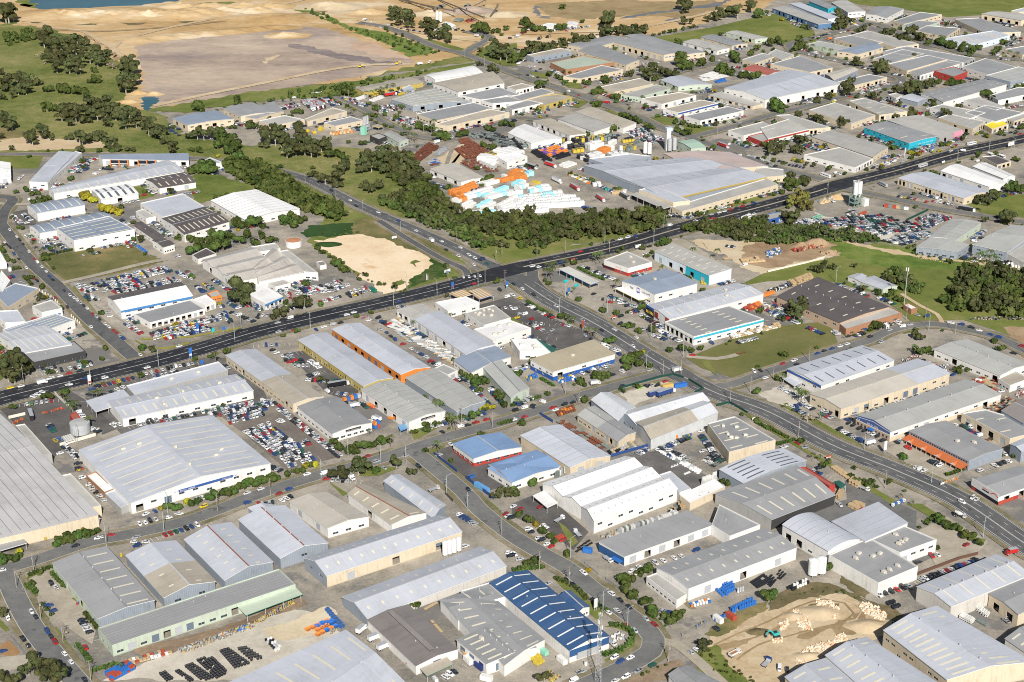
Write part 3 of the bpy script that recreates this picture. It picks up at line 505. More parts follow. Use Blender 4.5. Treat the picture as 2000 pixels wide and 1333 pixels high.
DATA_G = """
@ 0 0 1
G|meadow|-300,-60 -300,310 0,296 200,300 360,305 480,322 560,338 640,368 720,405 780,425 900,440 960,500 1290,455 1310,410 1150,330 900,330 800,330 700,290 620,280 480,285 350,262 300,215 480,180 700,155 930,118 1200,60 1400,0 2100,-10 2300,-60
G|sand|-300,-40 -300,52 0,48 60,50 150,70 215,112 262,150 268,175 235,203 290,217 335,210 480,180 620,165 700,158 810,128 900,110 960,100 1000,98 1150,92 1200,72 1290,68 1400,38 1480,20 1550,-20
G|flat|262,90 360,75 520,55 620,52 680,70 790,112 812,122 700,150 500,182 300,212 280,190 275,130
G|streak|562,92 650,113 762,130 776,124 675,106 575,86
G|orangey|682,84 720,82 770,100 800,116 750,112 700,98
G|sandp|512,120 528,112 542,107 548,108 536,115 518,125
G|weeds|330,40 370,36 400,40 360,46
G|weeds|230,45 300,38 310,42 250,50
G|weeds|40,36 110,38 200,44 190,50 100,46 40,44
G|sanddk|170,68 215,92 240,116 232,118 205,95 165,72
G|brown|1040,8 1200,0 1330,5 1400,0 1420,15 1330,35 1230,30 1130,40 1070,33
G|mud|1210,37 1250,28 1330,18 1400,5 1425,0 1410,12 1300,25 1230,35
G|mud|1040,25 1048,12 1060,15 1056,28 1075,37 1060,36
G|mud|1305,38 1320,34 1328,37 1322,44 1308,43
G|water|62,0 75,18 170,20 270,18 290,8 350,2 352,-14 50,-14
G|water|277,196 290,190 312,192 306,202 290,217 282,215
G|grass|35,0 62,0 72,17 50,8 38,11
G|grass|0,38 38,40 36,46 0,50
G|grass|355,8 440,4 480,10 430,14 360,13
G|grass2|575,18 605,14 680,50 760,65 860,102 840,105 800,112 740,80 640,42
G|sand2|610,10 640,6 680,20 660,32 625,20
G|grass|290,215 480,181 700,158 940,120 925,132 830,145 700,168 640,190 540,195 470,200 360,222
G|lawn|1270,75 1400,52 1500,28 1520,28 1590,60 1595,85 1540,80 1420,65 1330,85 1290,82
G|lawn|1500,40 1590,66 1602,75 1550,85 1500,84
G|lawn|1640,-2 1680,10 1760,18 1850,34 1920,30 2020,25 2060,-20 1640,-20
G|tan|0,250 100,270 190,275 200,290 0,295
G|gtan|-300,220 1,248 90,262 -10,275 -300,292
G|yard|-300,395 0,385 0,320 60,300 120,300 210,297 400,318 445,345 640,395 640,420 700,480 790,560 940,546 1000,520 700,620 0,762 -300,850
G|lawn|-60,305 85,305 75,330 10,330 -60,320
G|grass|370,345 400,335 440,345 480,360 520,395 440,385 380,400 375,375
G|grass|262,365 290,362 300,375 300,385 270,392 262,385
G|grassdry|75,503 250,474 320,510 290,522 120,553
G|grass|430,330 480,325 560,340 640,380 700,410 640,425 560,400 520,380
G|grass|640,415 700,410 850,470 905,510 912,525 900,545 790,565 700,540 640,500 600,470
G|dkgrass|585,455 610,440 690,435 705,458 640,465 600,465
G|grassdry|690,430 740,425 790,445 850,480 880,505 870,525 820,520 780,500 730,470 690,462
G|sand3|612,470 660,462 700,458 722,462 752,466 800,488 838,502 850,516 832,536 800,556 775,572 758,577 735,566 690,528 640,494
G|grassdry|770,470 800,475 812,487 790,486
G|grass|800,515 812,508 822,512 812,522
G|grass|770,552 785,545 792,551 780,558
G|grassdry|690,530 705,534 702,540 690,538
G|bush|798,548 838,522 842,502 870,500 885,512 872,535 830,552 802,560
G|lawn|905,498 950,480 1100,482 1160,475 1140,488 1000,515 950,517
G|yard|790,330 860,270 1000,240 1100,270 1300,300 1500,330 1600,352 1620,362 1350,420 1290,430 1000,425 880,415 860,370
G|lawn|1340,425 1500,375 1520,380 1500,388 1380,425
G|sand2|1345,470 1560,470 1660,475 1640,500 1500,540 1455,525 1420,500 1380,490
G|dirt|1500,470 1600,475 1640,495 1500,525 1450,515 1455,480
G|lawn|1440,560 1490,535 1640,500 1720,470 1790,480 1880,500 2000,525 2200,540 2200,690 2000,665 1880,625 1780,630 1760,610 1700,570 1600,545 1500,550
G|grass2|1600,460 1680,480 1790,485 1890,505 2000,520 2200,525 2200,540 1900,530 1700,520 1640,500
G|tan|1595,458 1720,485 1800,500 1900,510 2100,535 2100,540 1900,515 1800,505 1700,487
G|lawn|1880,390 2000,380 2200,370 2200,440 1920,420 1890,400
G|gravel|1590,400 1640,385 1690,375 1800,400 1850,430 1800,470 1740,475 1660,460 1590,440
G|pale|1590,415 1650,432 1760,452 1800,440 1720,470 1640,455
G|lawnlt|1340,700 1490,640 1620,628 1640,680 1560,705 1500,725 1430,738 1370,720
G|grass|1640,600 1800,640 1780,650 1700,660 1650,640
G|dirt|1960,640 2200,640 2200,760 2000,700
G|concrete|1290,460 1340,470 1420,520 1400,600 1300,570 1200,520 1200,490
G|bitumen|920,600 1000,580 1060,615 1160,655 1140,690 1100,700 1040,670 980,640
G|bitumen|560,690 640,680 700,745 700,790 640,770 600,730
G|dkyard|0,800 130,760 180,790 200,830 130,870 100,900 50,850
G|bitumen|165,730 220,740 250,830 200,850 180,800
G|asphalt|165,778 220,742 300,728 400,700 452,700 505,745 525,783 500,800 430,813 330,838 240,852 190,800
G|lot|430,812 500,795 525,775 600,830 665,893 560,918 480,850
G|bitumen|850,880 960,850 1010,870 1030,940 950,960 930,950 880,910
G|asphalt|1230,890 1290,880 1380,930 1370,955 1290,965
G|bitumen|1000,985 1060,960 1150,1040 1120,1075 1060,1030 1000,1010
G|pale|1210,770 1340,735 1350,745 1300,770 1230,795
G|pale|1480,770 1540,750 1600,790 1580,800 1520,790
G|concrete|1725,880 1770,860 1870,910 1880,930 1840,940 1760,900
G|concrete|50,1120 110,1100 190,1220 180,1260 130,1225 90,1180
G|pale|200,1330 300,1290 450,1230 560,1190 640,1200 680,1260 560,1330
G|soil|250,1270 420,1230 580,1170 600,1180 450,1240 300,1285
G|cream2|515,1230 640,1185 660,1200 640,1240 540,1250
G|sandp|1390,1240 1430,1215 1500,1190 1560,1165 1620,1158 1660,1162 1690,1185 1725,1195 1735,1240 1640,1270 1600,1290 1560,1330 1400,1400 1375,1270
G|weeds|1560,1190 1600,1178 1640,1180 1635,1200 1600,1215 1570,1205
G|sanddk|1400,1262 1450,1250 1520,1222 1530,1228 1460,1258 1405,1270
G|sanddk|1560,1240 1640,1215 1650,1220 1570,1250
G|weeds|1500,1180 1540,1145 1620,1140 1700,1175 1760,1200 1750,1215 1690,1180 1640,1158 1580,1168 1500,1195
G|grassdry|1375,1240 1400,1215 1450,1190 1500,1175 1500,1190 1400,1245
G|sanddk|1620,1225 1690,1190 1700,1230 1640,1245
G|grass|1345,1270 1400,1260 1420,1290 1520,1390 1440,1390 1380,1330
G|soil|1230,1310 1330,1290 1340,1300 1300,1330 1200,1340
G|asphalt|1650,940 1700,945 1720,990 1660,1000
G|asphaltlt|1560,1000 1660,975 1700,960 1790,1000 1790,1030 1840,1080 1800,1100 1700,1080
G|concrete|1790,1040 1850,1010 1930,1060 1900,1090 1830,1110
G|weeds|1640,1120 1700,1160 1690,1170 1640,1140
G|lawn|35,1150 60,1120 100,1110 55,1132 75,1166 60,1167
G|lawn|62,1180 72,1180 98,1210 85,1213
G|lawn|97,1235 110,1225 165,1300 150,1300
G|lawn|0,1210 20,1232 10,1235 0,1225
G|soil2|0,1260 18,1252 40,1275 28,1285 0,1280
G|concrete|0,1285 50,1280 60,1300 0,1318
G|lawn|828,880 840,868 870,872 850,885 875,905 898,930 890,935 850,910
G|lawn|900,940 940,965 980,1000 970,1005 910,955
G|lawn|935,1010 945,1005 960,1030 955,1040
G|lawn|800,838 840,818 900,812 880,823 810,862
G|lawn|700,930 740,910 780,915 740,930 720,932
G|lawn|640,940 680,965 670,970 645,945
G|lawn|1180,1225 1200,1220 1245,1230 1255,1255 1240,1285 1190,1300 1180,1290 1230,1265 1235,1240 1205,1228
G|lawn|1080,1130 1130,1150 1180,1200 1170,1215 1140,1190
G|grassdry|1180,1140 1200,1145 1300,1225 1290,1230 1230,1190
G|lawn|915,985 940,1000 970,1030 960,1040 930,1015
G|lawn|150,1165 140,1170 225,1225 215,1215
G|lawn|-100,640 0,650 15,690 20,730 0,745 -100,770
G|lawn|130,566 145,560 250,680 235,672
G|lawn|1090,1020 1105,1030 1130,1060 1115,1070
G|lawn|1365,700 1380,700 1400,735 1380,720
G|verge|1255,1115 1262,1112 1360,1190 1350,1192
G|lawn|1520,790 1560,800 1700,880 1740,910 1720,905 1560,820
G|lawn|1400,770 1430,790 1560,870 1700,950 1760,985 1750,992 1600,900 1480,830
G|lawn|1720,893 1790,915 1830,945 1815,950 1740,915
G|lawn|1870,965 1890,968 1960,1020 2000,1045 1990,1050 1920,1005
G|lawn|1770,985 1800,985 1900,1050 1925,1055 1920,1065 1850,1030
G|lawn|1360,740 1460,790 1500,800 1420,755
G|lawn|1000,620 1030,640 1020,650 990,630
G|lawn|1050,180 1150,200 1130,212 1090,205
G|lawn|1180,215 1210,217 1240,228 1200,225
G|lawn|1270,230 1320,225 1330,245 1300,245
G|lawn|1330,245 1400,250 1390,262 1350,262
G|lawn|1092,160 1130,160 1140,175 1110,172
G|lawn|1035,140 1070,145 1070,155 1040,150
G|lawn|820,75 850,80 920,100 910,105 850,92
G|lawn|690,175 790,165 800,170 720,190 640,190
G|lawn|950,90 1010,85 1010,130 980,128 930,108
G|sand2|850,320 880,290 920,275 930,300 880,330
R|23|-60,806 0,780 150,744 300,708 400,680 500,650 620,621 750,592 875,562 1000,528 1187,488 1312,452 1400,428 1500,402 1587,378 1637,363 1750,335 1870,301 2000,272 2200,226|asphaltdk|4
R|19|1000,540 1035,563 1080,592 1160,633 1256,692 1330,735 1400,770 1500,806 1625,871 1750,921 1875,978 2000,1063 2080,1110|asphaltrd|4
R|9|1040,530 1042,548 1070,575 1140,610 1180,632|asphaltrd|0
R|13|480,322 542,335 600,352 650,376 700,402 750,424 825,456 900,490 945,513 985,530|asphaltrd|2
R|6|740,432 800,470 860,505 910,530 905,552 890,560|asphaltrd|0
R|7|-60,297 0,302 100,302 180,304 280,304 400,312 480,322|asphaltlt|0
R|11|262,700 222,665 175,625 112,560 62,515 25,470 2,440 -12,418|asphaltrd|0
R|10|2,440 8,415 25,392 10,386 -30,388|asphaltrd|0
R|10.5|-60,1120 0,1114 75,1094 175,1060 250,1046 375,1016 500,969 625,929 690,913 750,896 800,879 875,855 1000,820 1125,778 1225,750 1290,733 1335,722|asphaltlt|0
R|11|0,1112 18,1140 34,1175 62,1225 100,1275 150,1333 200,1390|asphaltlt|0
R|11|805,880 825,895 862,925 905,962 940,1000 1000,1047 1050,1078 1110,1112 1150,1145 1200,1182 1250,1220 1276,1248 1270,1275 1245,1292 1200,1315 1120,1350|asphaltlt|0
R|6|1276,1250 1320,1260 1360,1290 1420,1345|concrete|0
R|9|1400,757 1430,752 1500,728 1570,705 1640,682 1695,667 1730,650 1775,638 1830,635 1890,645 1950,661 2010,690 2080,720|asphaltlt|0
R|5|1340,697 1400,702 1440,694|concrete|0
R|10|700,45 760,55 850,92 905,106 1000,143 1055,162 1140,190 1225,222 1290,250 1350,270 1430,299 1500,324 1560,340 1610,352|asphaltlt|0
R|9|905,106 940,85 955,72 910,62|asphaltlt|0
R|9|1345,270 1425,250 1500,228 1570,210 1650,190 1710,177 1762,158 1725,143 1650,122 1590,108 1548,97 1545,86 1600,72 1660,57 1700,46 1720,50|asphaltlt|0
R|9|1720,50 1800,82 1850,96 1900,108 2000,118 2100,120|asphaltlt|0
R|8|1150,192 1180,172 1230,158 1300,150 1330,140 1380,128 1430,118 1490,110 1550,98|asphaltlt|0
R|8|655,188 712,215 750,240 800,262 850,272 910,275|asphaltlt|0
R|8|1100,230 1060,235 1010,232 950,250|asphaltlt|0
R|9|1650,370 1750,391 1825,407 1925,424 2000,436 2100,450|asphaltlt|0
R|3.5|1760,575 1800,600 1830,615 1840,632|tan|0
R|6|-50,395 20,400 60,400|concrete|0
G|dkyard|22,416 52,410 72,424 70,440 32,441
R|6|112,556 200,536 280,516 325,508|concrete|0
R|7|100,55 160,62 215,92 240,112|tan|0
R|8|215,105 240,80 330,55 480,25 640,-10|tan|0
R|7|700,40 900,78 1100,80 1300,45 1450,10|tan|0
R|9|300,208 400,186 520,162 640,138 720,128 800,126|sandp|0
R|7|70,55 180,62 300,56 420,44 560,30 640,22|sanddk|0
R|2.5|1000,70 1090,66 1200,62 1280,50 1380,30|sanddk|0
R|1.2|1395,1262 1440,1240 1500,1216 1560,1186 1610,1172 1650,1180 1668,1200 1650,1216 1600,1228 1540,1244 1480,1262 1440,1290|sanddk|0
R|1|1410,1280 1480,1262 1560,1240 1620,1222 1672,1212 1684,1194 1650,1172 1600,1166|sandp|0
R|4|865,345 880,300 895,270|gravel|0
"""
DATA_O = """
@ 0 1000
C|400,562|suv|k|1,-.3
C|435,590|ute|w|1,-.3
C|380,735 415,775|2|b
C|640,845 700,940|5|kkswk
C|245,778 278,822|2|wk|a
C|368,935 430,1020|3|bkr|a
C|180,995 220,1045|2|k|a
C|502,1108 552,1172|2|w|a
C|668,1060|sedan|r|1,-.3
C|660,1315|sedan|k
C|60,830|van|w|a
C|15,458|sedan|w|a
C|590,268|sedan|k|-
C|770,208|ute|w|-
C|870,180|sedan|r|-
C|1090,95 1215,60|4|wwkw
C|1140,18|sedan|w|-
C|1320,45 1400,18|2|w|-
C|1290,180 1540,105|7|rrnbkbw
C|1065,200|ute|s|-
C|1045,235 1140,235|2|w|-
C|1070,265|suv|b|-
C|20,1090|sedan|b
@ 500 1000
C|1590,20 1710,95|6|wbbbss
C|1950,18 1990,50|3|rwk
C|1635,270|suv|w
C|1975,320 1990,345|2|wk
C|1395,1310|van|w
C|1480,1290 1550,1250|3|wwk
V|truck|825,925|855,900|w
V|truck|925,990|965,975|w
V|truck|995,1060|1030,1045|w
@ 1000 1000
C|130,135 150,160|2|wk
C|210,205 230,222|2|wk
C|275,252 310,270|2|wr
C|395,220|ute|r
V|flatbed|370,60|420,35|w
V|flatbed|510,170|470,130|w
V|flatbed|750,370|820,425|w
C|560,480|ute|w|1,-.8
C|285,560|sedan|s|-
C|420,530 520,610|3|kkk|a
C|570,655|sedan|k|a
C|640,700 700,745|2|k|a
C|750,785|sedan|w|a
C|890,888 960,930|2|rs|a
C|775,640|suv|w|a
C|845,690 915,745|2|k|a
C|820,775|ute|w|a
C|1045,835|sedan|s|a
C|1110,880|ute|r|a
C|1180,775 1220,790|2|sb
C|935,460 980,475|2|w
C|1000,440 1180,380|4|w
C|1265,360 1320,345|2|w|-
C|1440,300|suv|b|-
C|1395,1095 1440,1078|2|sw
C|1595,915|suv|k
C|20,330|sedan|w
C|60,370|sedan|s|-
C|545,1250|ute|s|-
C|480,1318|van|w|-
C|800,1140|suv|w|-
C|845,1172|suv|b|-
C|925,1140|sedan|w|-
C|1100,1200|suv|n|-
C|985,1245 890,1290|2|sw|-
C|810,1320|sedan|w|-
V|flatbed|770,1020|830,1060|w
V|digger|2060,960|2020,970|tq
V|tipper|1740,1110|1800,1080|w
V|flatbed|1990,1180|2030,1140|b
C|240,110 265,125|3|wws
@ 1500 1000
C|1550,258|sedan|r|-
C|1280,345 1325,335|2|rw
C|1175,395|suv|k
C|1195,530 1630,380|14|swkkkwrwkbrsbk
C|870,650 1100,580|6|wkkrks
C|960,715 1000,745|2|kk
V|truck|1900,320|1850,330|r
C|90,1225 150,1230|2|wk
C|0,1150|suv|b
V|mixer|1500,30|1555,45|w
C|1860,850|ute|s
@ 0 667
V|truck|330,325|380,315|w
C|80,362 165,350|2|yw|-
C|395,290|ute|w|-
C|470,270 540,250|2|wr|-
C|625,235|suv|k|-
C|350,250 480,225|4|skwk
C|545,210 620,190|2|ws
C|705,165|suv|k
C|1095,105|sedan|w
C|540,340|ute|w|-
C|820,285|suv|w|-
C|670,288|sedan|b|-
C|1150,205|sedan|w|-
C|1400,38|sedan|w|-
C|260,432 330,395|3|w|-
C|210,490 400,465|6|wgswsr
C|815,340 1035,285|7|rbrybrk
C|1095,262 1310,212|6|kwwrwk
C|870,395 960,360|3|kww
C|690,415 760,350|3|kbk
C|1340,200 1500,175|6|kwwkws
C|1350,230 1400,250|3|wkb
C|1480,225|sedan|k
C|1200,280 1300,258|4|sbww
C|830,560|sedan|w
C|610,555 640,590|3|w
C|720,680 770,705|3|wwk
C|890,662 930,650|2|w
C|1090,650 1220,615|5|wskks
C|1290,598|sedan|k
C|1365,575 1495,540|5|kswrs
C|1555,525 1590,512|2|wk
C|1640,570 1680,560|2|wk
C|1670,485 1840,485|3|www
C|470,875|sedan|w
C|608,955 615,998|2|k
C|645,1065|suv|w
C|695,1120 820,1240|5|wskww
LOT|470,820 590,930 620,890 510,810|6|4
C|1100,1315|sedan|r|-
C|1160,1290|sedan|k|-
C|1210,1325|sedan|b
C|1630,1155|suv|s|-
C|1850,1095 1915,1075|2|kw|-
C|1590,1290|suv|y|-
C|1930,1185|sedan|w|-
C|1935,1262|suv|b|-
C|1540,1235 1620,1210|3|swk
@ 0 0 1
LOT|430,800 448,830 520,812 492,783|5|14
LOT|472,843 538,893 580,868 524,824|13|9
LOT|537,885 562,916 618,900 590,864|8|11
LOT|500,790 520,800 530,790 512,780|2|3
@ 500 667
LOT|65,470 640,920 680,890 130,450|26|3
C|130,985 190,1010|4|kksk
C|60,1030|truck|w
C|130,67 160,90|2|kw
C|200,115 270,100|3|wks
C|245,148 262,160|2|kr
C|345,145 360,165|2|k|-
C|305,193 400,190|4|swws
C|410,270 480,250|4|kkww
C|400,300 560,310|8|wwkrbbwk
C|555,390|van|w
C|640,405 700,412|3|sbw
C|80,30 160,25|3|bs|-
V|semi|640,345|680,338|k
V|truck|770,505|790,500|w
V|truck|940,610|915,600|w
C|1150,20|sedan|r|-
C|1210,58 1330,125|4|wsbw|-
C|1365,155 1420,185|3|rkw|-
C|1580,290 1610,305|2|wk
C|1600,665|van|w
C|1655,655|sedan|k|-
C|1720,635 1800,612|2|r|-
C|1980,622|sedan|w|-
C|870,898|sedan|r|-
C|940,940|suv|s|-
C|1170,895|sedan|s
C|1270,978|suv|k
C|950,1008 1000,990|2|ks
V|truck|740,1065|760,1080|w
V|flatbed|1390,1155|1440,1140|w
C|1660,1165|suv|k
C|600,1085 720,1090|6|ssks
C|550,1075|sedan|r|-
C|530,1035|van|w
C|180,1190|sedan|r|-
C|262,1158|suv|b|-
C|200,1243 270,1212|3|wwk
C|20,1275 130,1260|5|rsksk
C|40,1155|sedan|w|-
C|1430,888|sedan|s
C|400,1038|sedan|w
C|1520,805|sedan|w
@ 1000 667
C|110,-20 300,60|5|wwksk
C|200,5 320,50|4|skwk
C|700,20 830,75|7|wwwwsw
C|835,100|suv|b|-
C|550,250 720,200|5|wkwsw|-
C|745,185|sedan|s
C|860,235|suv|w
C|785,262|sedan|k
C|945,38|sedan|w
C|870,352|suv|k|-
C|1075,225|sedan|s
V|truck|650,330|720,320|w
V|truck|1290,230|1270,210|w
C|1200,312|sedan|r|-
C|1135,345|sedan|k|-
C|1050,350 1090,340|2|ks|-
C|550,450|suv|w|-
C|475,478 410,495|2|k|-
C|320,520 340,535|2|rw|-
C|165,500 30,540|3|kwk|-
C|100,590 15,612|2|rw|-
C|1410,108|sedan|r|-
C|1480,700|sedan|w|-
C|1490,860|ute|w
C|1230,850 1370,920|5|wkkws
C|1890,235 1940,228|2|wk|-
C|1980,285|sedan|w|-
V|semi|1200,410|1260,390|b
C|10,1290|sedan|w|-
C|60,1318|suv|r|-
C|220,1295|sedan|r
@ 1500 667
C|115,175|sedan|r|-
C|205,150 385,95|2|wb|-
C|440,75 500,58|2|kb|-
C|565,38 620,20|2|w|-
C|885,8|suv|s|-
C|225,180|sedan|k|-
C|190,512 280,488|4|wbbw
C|435,540 490,565|3|wskk
C|585,592|sedan|r|-
C|665,568|suv|s|-
V|truck|730,535|750,530|b
C|820,500|van|w
C|950,462|sedan|w|-
C|1065,425|suv|k|-
C|1310,345|suv|k|-
V|truck|1240,365|1270,355|w
C|560,690 740,780|8|kwwkssbb
C|630,640 670,655|2|k|-
C|720,680 860,740|5|kksw
C|900,775|suv|k|-
V|truck|800,795|860,780|w
C|230,795|sedan|r|-
C|290,830|suv|s|-
C|130,825|ute|w|-
C|400,990|suv|k|-
C|350,1020 410,1038|3|skb|-
V|flatbed|750,1150|800,1170|w
C|560,1278|ute|w
C|715,1310|sedan|r
C|1270,935 1340,970|4|kkkw|-
C|1155,985 1220,1010|3|www|-
C|1515,1258|suv|w|a
C|1600,1225 1630,1235|2|w
C|1660,1010|suv|w|-
C|1770,970 1880,935|4|wkkw|-
C|1460,655|sedan|w|-
C|1515,655 1600,670|3|kkw
C|1685,700|sedan|w|-
V|truck|1775,755|1800,765|w
C|1850,880|sedan|w
C|900,1310|sedan|y
C|1990,40 1920,92|2|rk
@ 0 333
LOT|575,900 660,965 780,930 640,880|5|6
LOT|680,880 900,960 1140,905 1050,830|4|16
LOT|690,880 1050,790 1290,745 1350,800|1|1
LOT|780,860 820,910 1360,790 1300,745|4|26
LOT|860,930 900,970 1440,870 1340,830|3|22
LOT|620,960 690,1025 790,1015 720,980|3|5
LOT|1365,800 1460,860 1520,855 1400,790|5|3
C|820,945|sedan|s|-
C|1540,905 1590,950|5|kwbkb
C|1805,1020|suv|k
LOT|950,1200 1080,1290 1130,1270 1010,1190|6|3
LOT|1160,1270 1200,1330 1500,1240 1450,1200|3|10
LOT|1320,1210 1350,1250 1750,1170 1680,1140|3|13
LOT|1700,1110 1780,1200 1830,1180 1740,1100|6|3
LOT|1200,1270 1300,1330 1700,1240 1600,1200|4|15
C|1900,1060 1990,1050|4|krkb
C|1870,1250|sedan|k
C|1550,1130|ute|b|-
C|1810,1110 1980,1180|7|kswkks
C|1040,1170 1380,1165|4|wbkr
C|860,1140|sedan|w
C|130,520 180,575|3|wkk|a
C|225,635|suv|w|a
C|35,562 80,605|4|wkkk|a
C|110,655 145,692|2|bk|a
C|268,692|sedan|r|a
C|290,718 360,790|3|w|a
C|385,830 410,855|2|bk|a
C|205,762|sedan|w|a
C|270,845 290,862|2|rk|a
C|500,940 545,975|2|kw|a
C|575,995 680,1078|5|wwskw|a
C|725,1125 780,1165|3|rsk|a
C|820,1200 850,1222|2|w|a
C|885,1250 960,1315|4|rrsb|a
C|430,998|suv|r|a
C|525,1070|suv|k|a
C|75,465|sedan|w|a
C|210,410|sedan|w|-
C|330,550 400,540|4|kwks
C|340,610|suv|b
C|455,590 510,580|3|kks
C|265,1160|sedan|r|-
C|710,1222|sedan|w|a
C|155,868 210,905|3|ssw|-
C|70,840 95,832|2|rb
C|0,742|sedan|s
C|150,70 185,40|3|w|-
C|740,30 760,20|2|w|-
@ 500 333
LOT|210,960 270,1010 300,990 240,940|3|2
LOT|260,940 400,980 640,950 560,880|5|9
LOT|560,880 640,940 740,900 660,850|6|6
LOT|470,1020 520,1050 690,1000 640,970|3|9
LOT|690,960 740,1000 920,940 840,910|4|8
LOT|-40,1010 0,1110 60,1090 30,1030|5|3
C|60,1080 300,1070|8|wwskswk
C|20,1130 90,1135|3|kws
C|210,1165 380,1130|4|kwkk|-
C|170,1190|sedan|s|-
C|10,1150|sedan|k
C|590,160|suv|k|a
C|735,235|sedan|w|a
C|785,282|suv|k|a
C|955,328|sedan|w|a
C|1112,395|sedan|b|a
C|1250,472|sedan|w|a
V|truck|1370,550|1340,525|w
C|1450,555|sedan|w|a
C|1485,620|sedan|k|a
C|1597,603|sedan|w|a
C|1580,670|sedan|w|a
C|1665,662 1710,685|2|w|a
C|1750,700 1775,690|3|kbk|a
C|1805,730|suv|n|a
C|1700,738|sedan|w|a
C|1620,835 1750,825|4|wwww|-
C|1705,885|sedan|r|-
C|1120,1025|sedan|b|-
C|710,1128|sedan|w|-
C|765,1110|sedan|w|-
C|300,1248|sedan|r|-
C|175,1262|sedan|s|-
C|880,1172 955,1152|2|wk|-
C|1105,1070 1180,1065|3|wbs|-
C|970,1245|suv|s|-
C|1020,1268 1085,1322|3|bkb|-
C|530,1222 660,1190|3|wsk|-
C|470,1245|sedan|b
C|1905,935|suv|k
C|1960,990|van|w
C|1900,1080 1990,1070|3|kww
C|1630,1185|sedan|s
@ 1000 333
C|115,1050 190,1085|4|kwwk|-
C|20,1085 60,1120|2|ws
C|100,1125|van|w
C|40,1150|sedan|y
C|155,1160|suv|r|-
C|145,1195 230,1200|3|ksw|-
C|185,1220 235,1245|3|wrs|-
C|315,1250|sedan|s|-
C|250,1120 320,1150|4|wrkr|-
C|405,1205 450,1215|3|rsw|-
C|570,1290 620,1320|2|sk|-
C|700,1250|sedan|k|-
C|450,1155|suv|k
C|160,1300 10,1290|3|ksw
C|5,975 60,1000|2|wy|-
C|10,890|suv|k
C|80,925|sedan|w|a
C|170,975|suv|k|a
C|345,1062|sedan|w|a
C|550,1170|sedan|s|a
C|800,1245|ute|w|a
C|970,1305|sedan|w|a
C|160,750 210,755|2|w|-
C|535,635|sedan|r|-
C|730,562 785,550|2|k|-
C|845,538 965,510|3|wwb|-
C|1090,478|sedan|k|-
C|1435,395|sedan|w|-
C|1510,370|suv|k|-
C|1570,375|sedan|r|-
C|1235,430|van|w
C|1190,450|sedan|k
C|1660,320 1800,282|4|wrkr|-
C|1560,345 1620,330|2|sw|-
C|1890,255|sedan|b|-
C|1850,355 1890,342|2|w|-
C|1680,440|suv|k
C|1250,345 1340,370|6|kwskks
C|555,755 590,768|2|wk|-
C|640,965|sedan|k|-
C|710,1005 800,1010|3|ksw|-
C|765,1030 850,1040|2|rw|-
C|900,1058|suv|k|-
C|925,1112 980,1100|4|wrbk|-
C|845,1200|suv|k|-
C|850,1140|suv|k
C|1130,1200 1160,1222|3|bw|-
C|1025,1243|suv|s|-
C|1110,1290 1200,1320|5|wswkb
C|1030,605 1075,595|2|k|-
C|1210,1275|van|w
C|1035,655|sedan|w
V|semi|490,140|560,180|r
V|semi|690,225|750,265|r
V|semi|880,210|915,230|k
V|semi|350,85|390,105|w
V|bus|1830,370|1850,362|w
C|560,290 640,300|2|bk|-
C|380,720|suv|b|-
C|690,450|sedan|w
C|1820,740|van|w|-
C|1680,590 1740,600|4|kwks
@ 1500 333
V|bus|450,45|480,55|w
V|bus|900,115|930,130|s
C|150,45|van|w
C|280,90|van|w
C|260,85 310,100|4|srkr
V|semi|1550,310|1640,325|k
C|1240,245|sedan|r|-
C|1290,240 1440,265|6|rwwkws
C|1340,230|sedan|w|-
C|1020,205 1150,225|6|kwyksr
C|1780,365|suv|k|-
C|1790,400|suv|k|-
C|1665,530|suv|k
C|1615,555|van|w
C|1430,1192|ute|w|-
C|1510,1205|suv|b|-
C|1590,1230|suv|k|-
C|1650,1250|sedan|w|-
C|1735,1283 1800,1305|2|bb|-
C|1050,1220 1110,1205|2|ws|-
C|950,1248|suv|s|-
C|630,1295|sedan|k|-
C|800,1300|suv|k
C|600,880|sedan|k|-
C|680,895|sedan|n|-
C|840,962|van|w
C|870,995 985,1045|5|wbkwn
C|1240,1140|suv|b
V|tipper|500,240|520,250|w
LOT|330,390 460,440 1100,420 900,340|5|20|d
LOT|560,430 870,520 1030,480 800,420|5|12|d
LOT|1150,380 1240,460 1450,370 1290,340|5|12|d
LOT|820,430 1000,490 1280,460 1100,400|4|12|d
LOT|870,550 1060,590 1310,500 1180,470|4|13|d
LOT|180,400 300,440 420,400 320,380|3|8
@ 0 0
C|960,1290|sedan|w
C|700,1265 750,1240|4|wwrw|-
C|800,1320 880,1325|5|k
C|1320,1000 1400,1060|4|kbbk
@ 500 0
LOT|170,840 220,860 360,830 280,800|4|7
LOT|350,800 440,870 560,840 450,790|6|8|t
LOT|480,770 590,830 680,820 560,760|6|7
LOT|660,770 830,840 880,830 720,760|10|3
LOT|920,840 960,890 1180,850 1060,820|4|8
LOT|1010,930 1200,980 1280,950 1150,910|5|7
C|1300,800|sedan|k
C|850,160|mixer|w
C|1095,270|suv|k
C|870,165 905,168|2|w
C|970,215|sedan|w
C|1010,190 1060,200|3|wwk|-
C|1110,220 1280,250|8|skwksk
C|1380,1045|sedan|w|-
C|1530,1075|suv|w
C|1390,1090|suv|k|-
C|1840,965|suv|r|-
V|truck|1410,1115|1390,1120|w
C|1720,285|truck|w
C|1970,360 1985,300|2|kk
C|120,1320|sedan|w|a
C|300,765|van|w
C|1280,505|truck|w
V|tipper|1355,488|1340,500|w
V|digger|1100,500|1120,500|y
V|digger|810,525|850,525|y
V|digger|110,155|140,160|o
V|semi|1050,745|1110,735|r
@ 1000 0
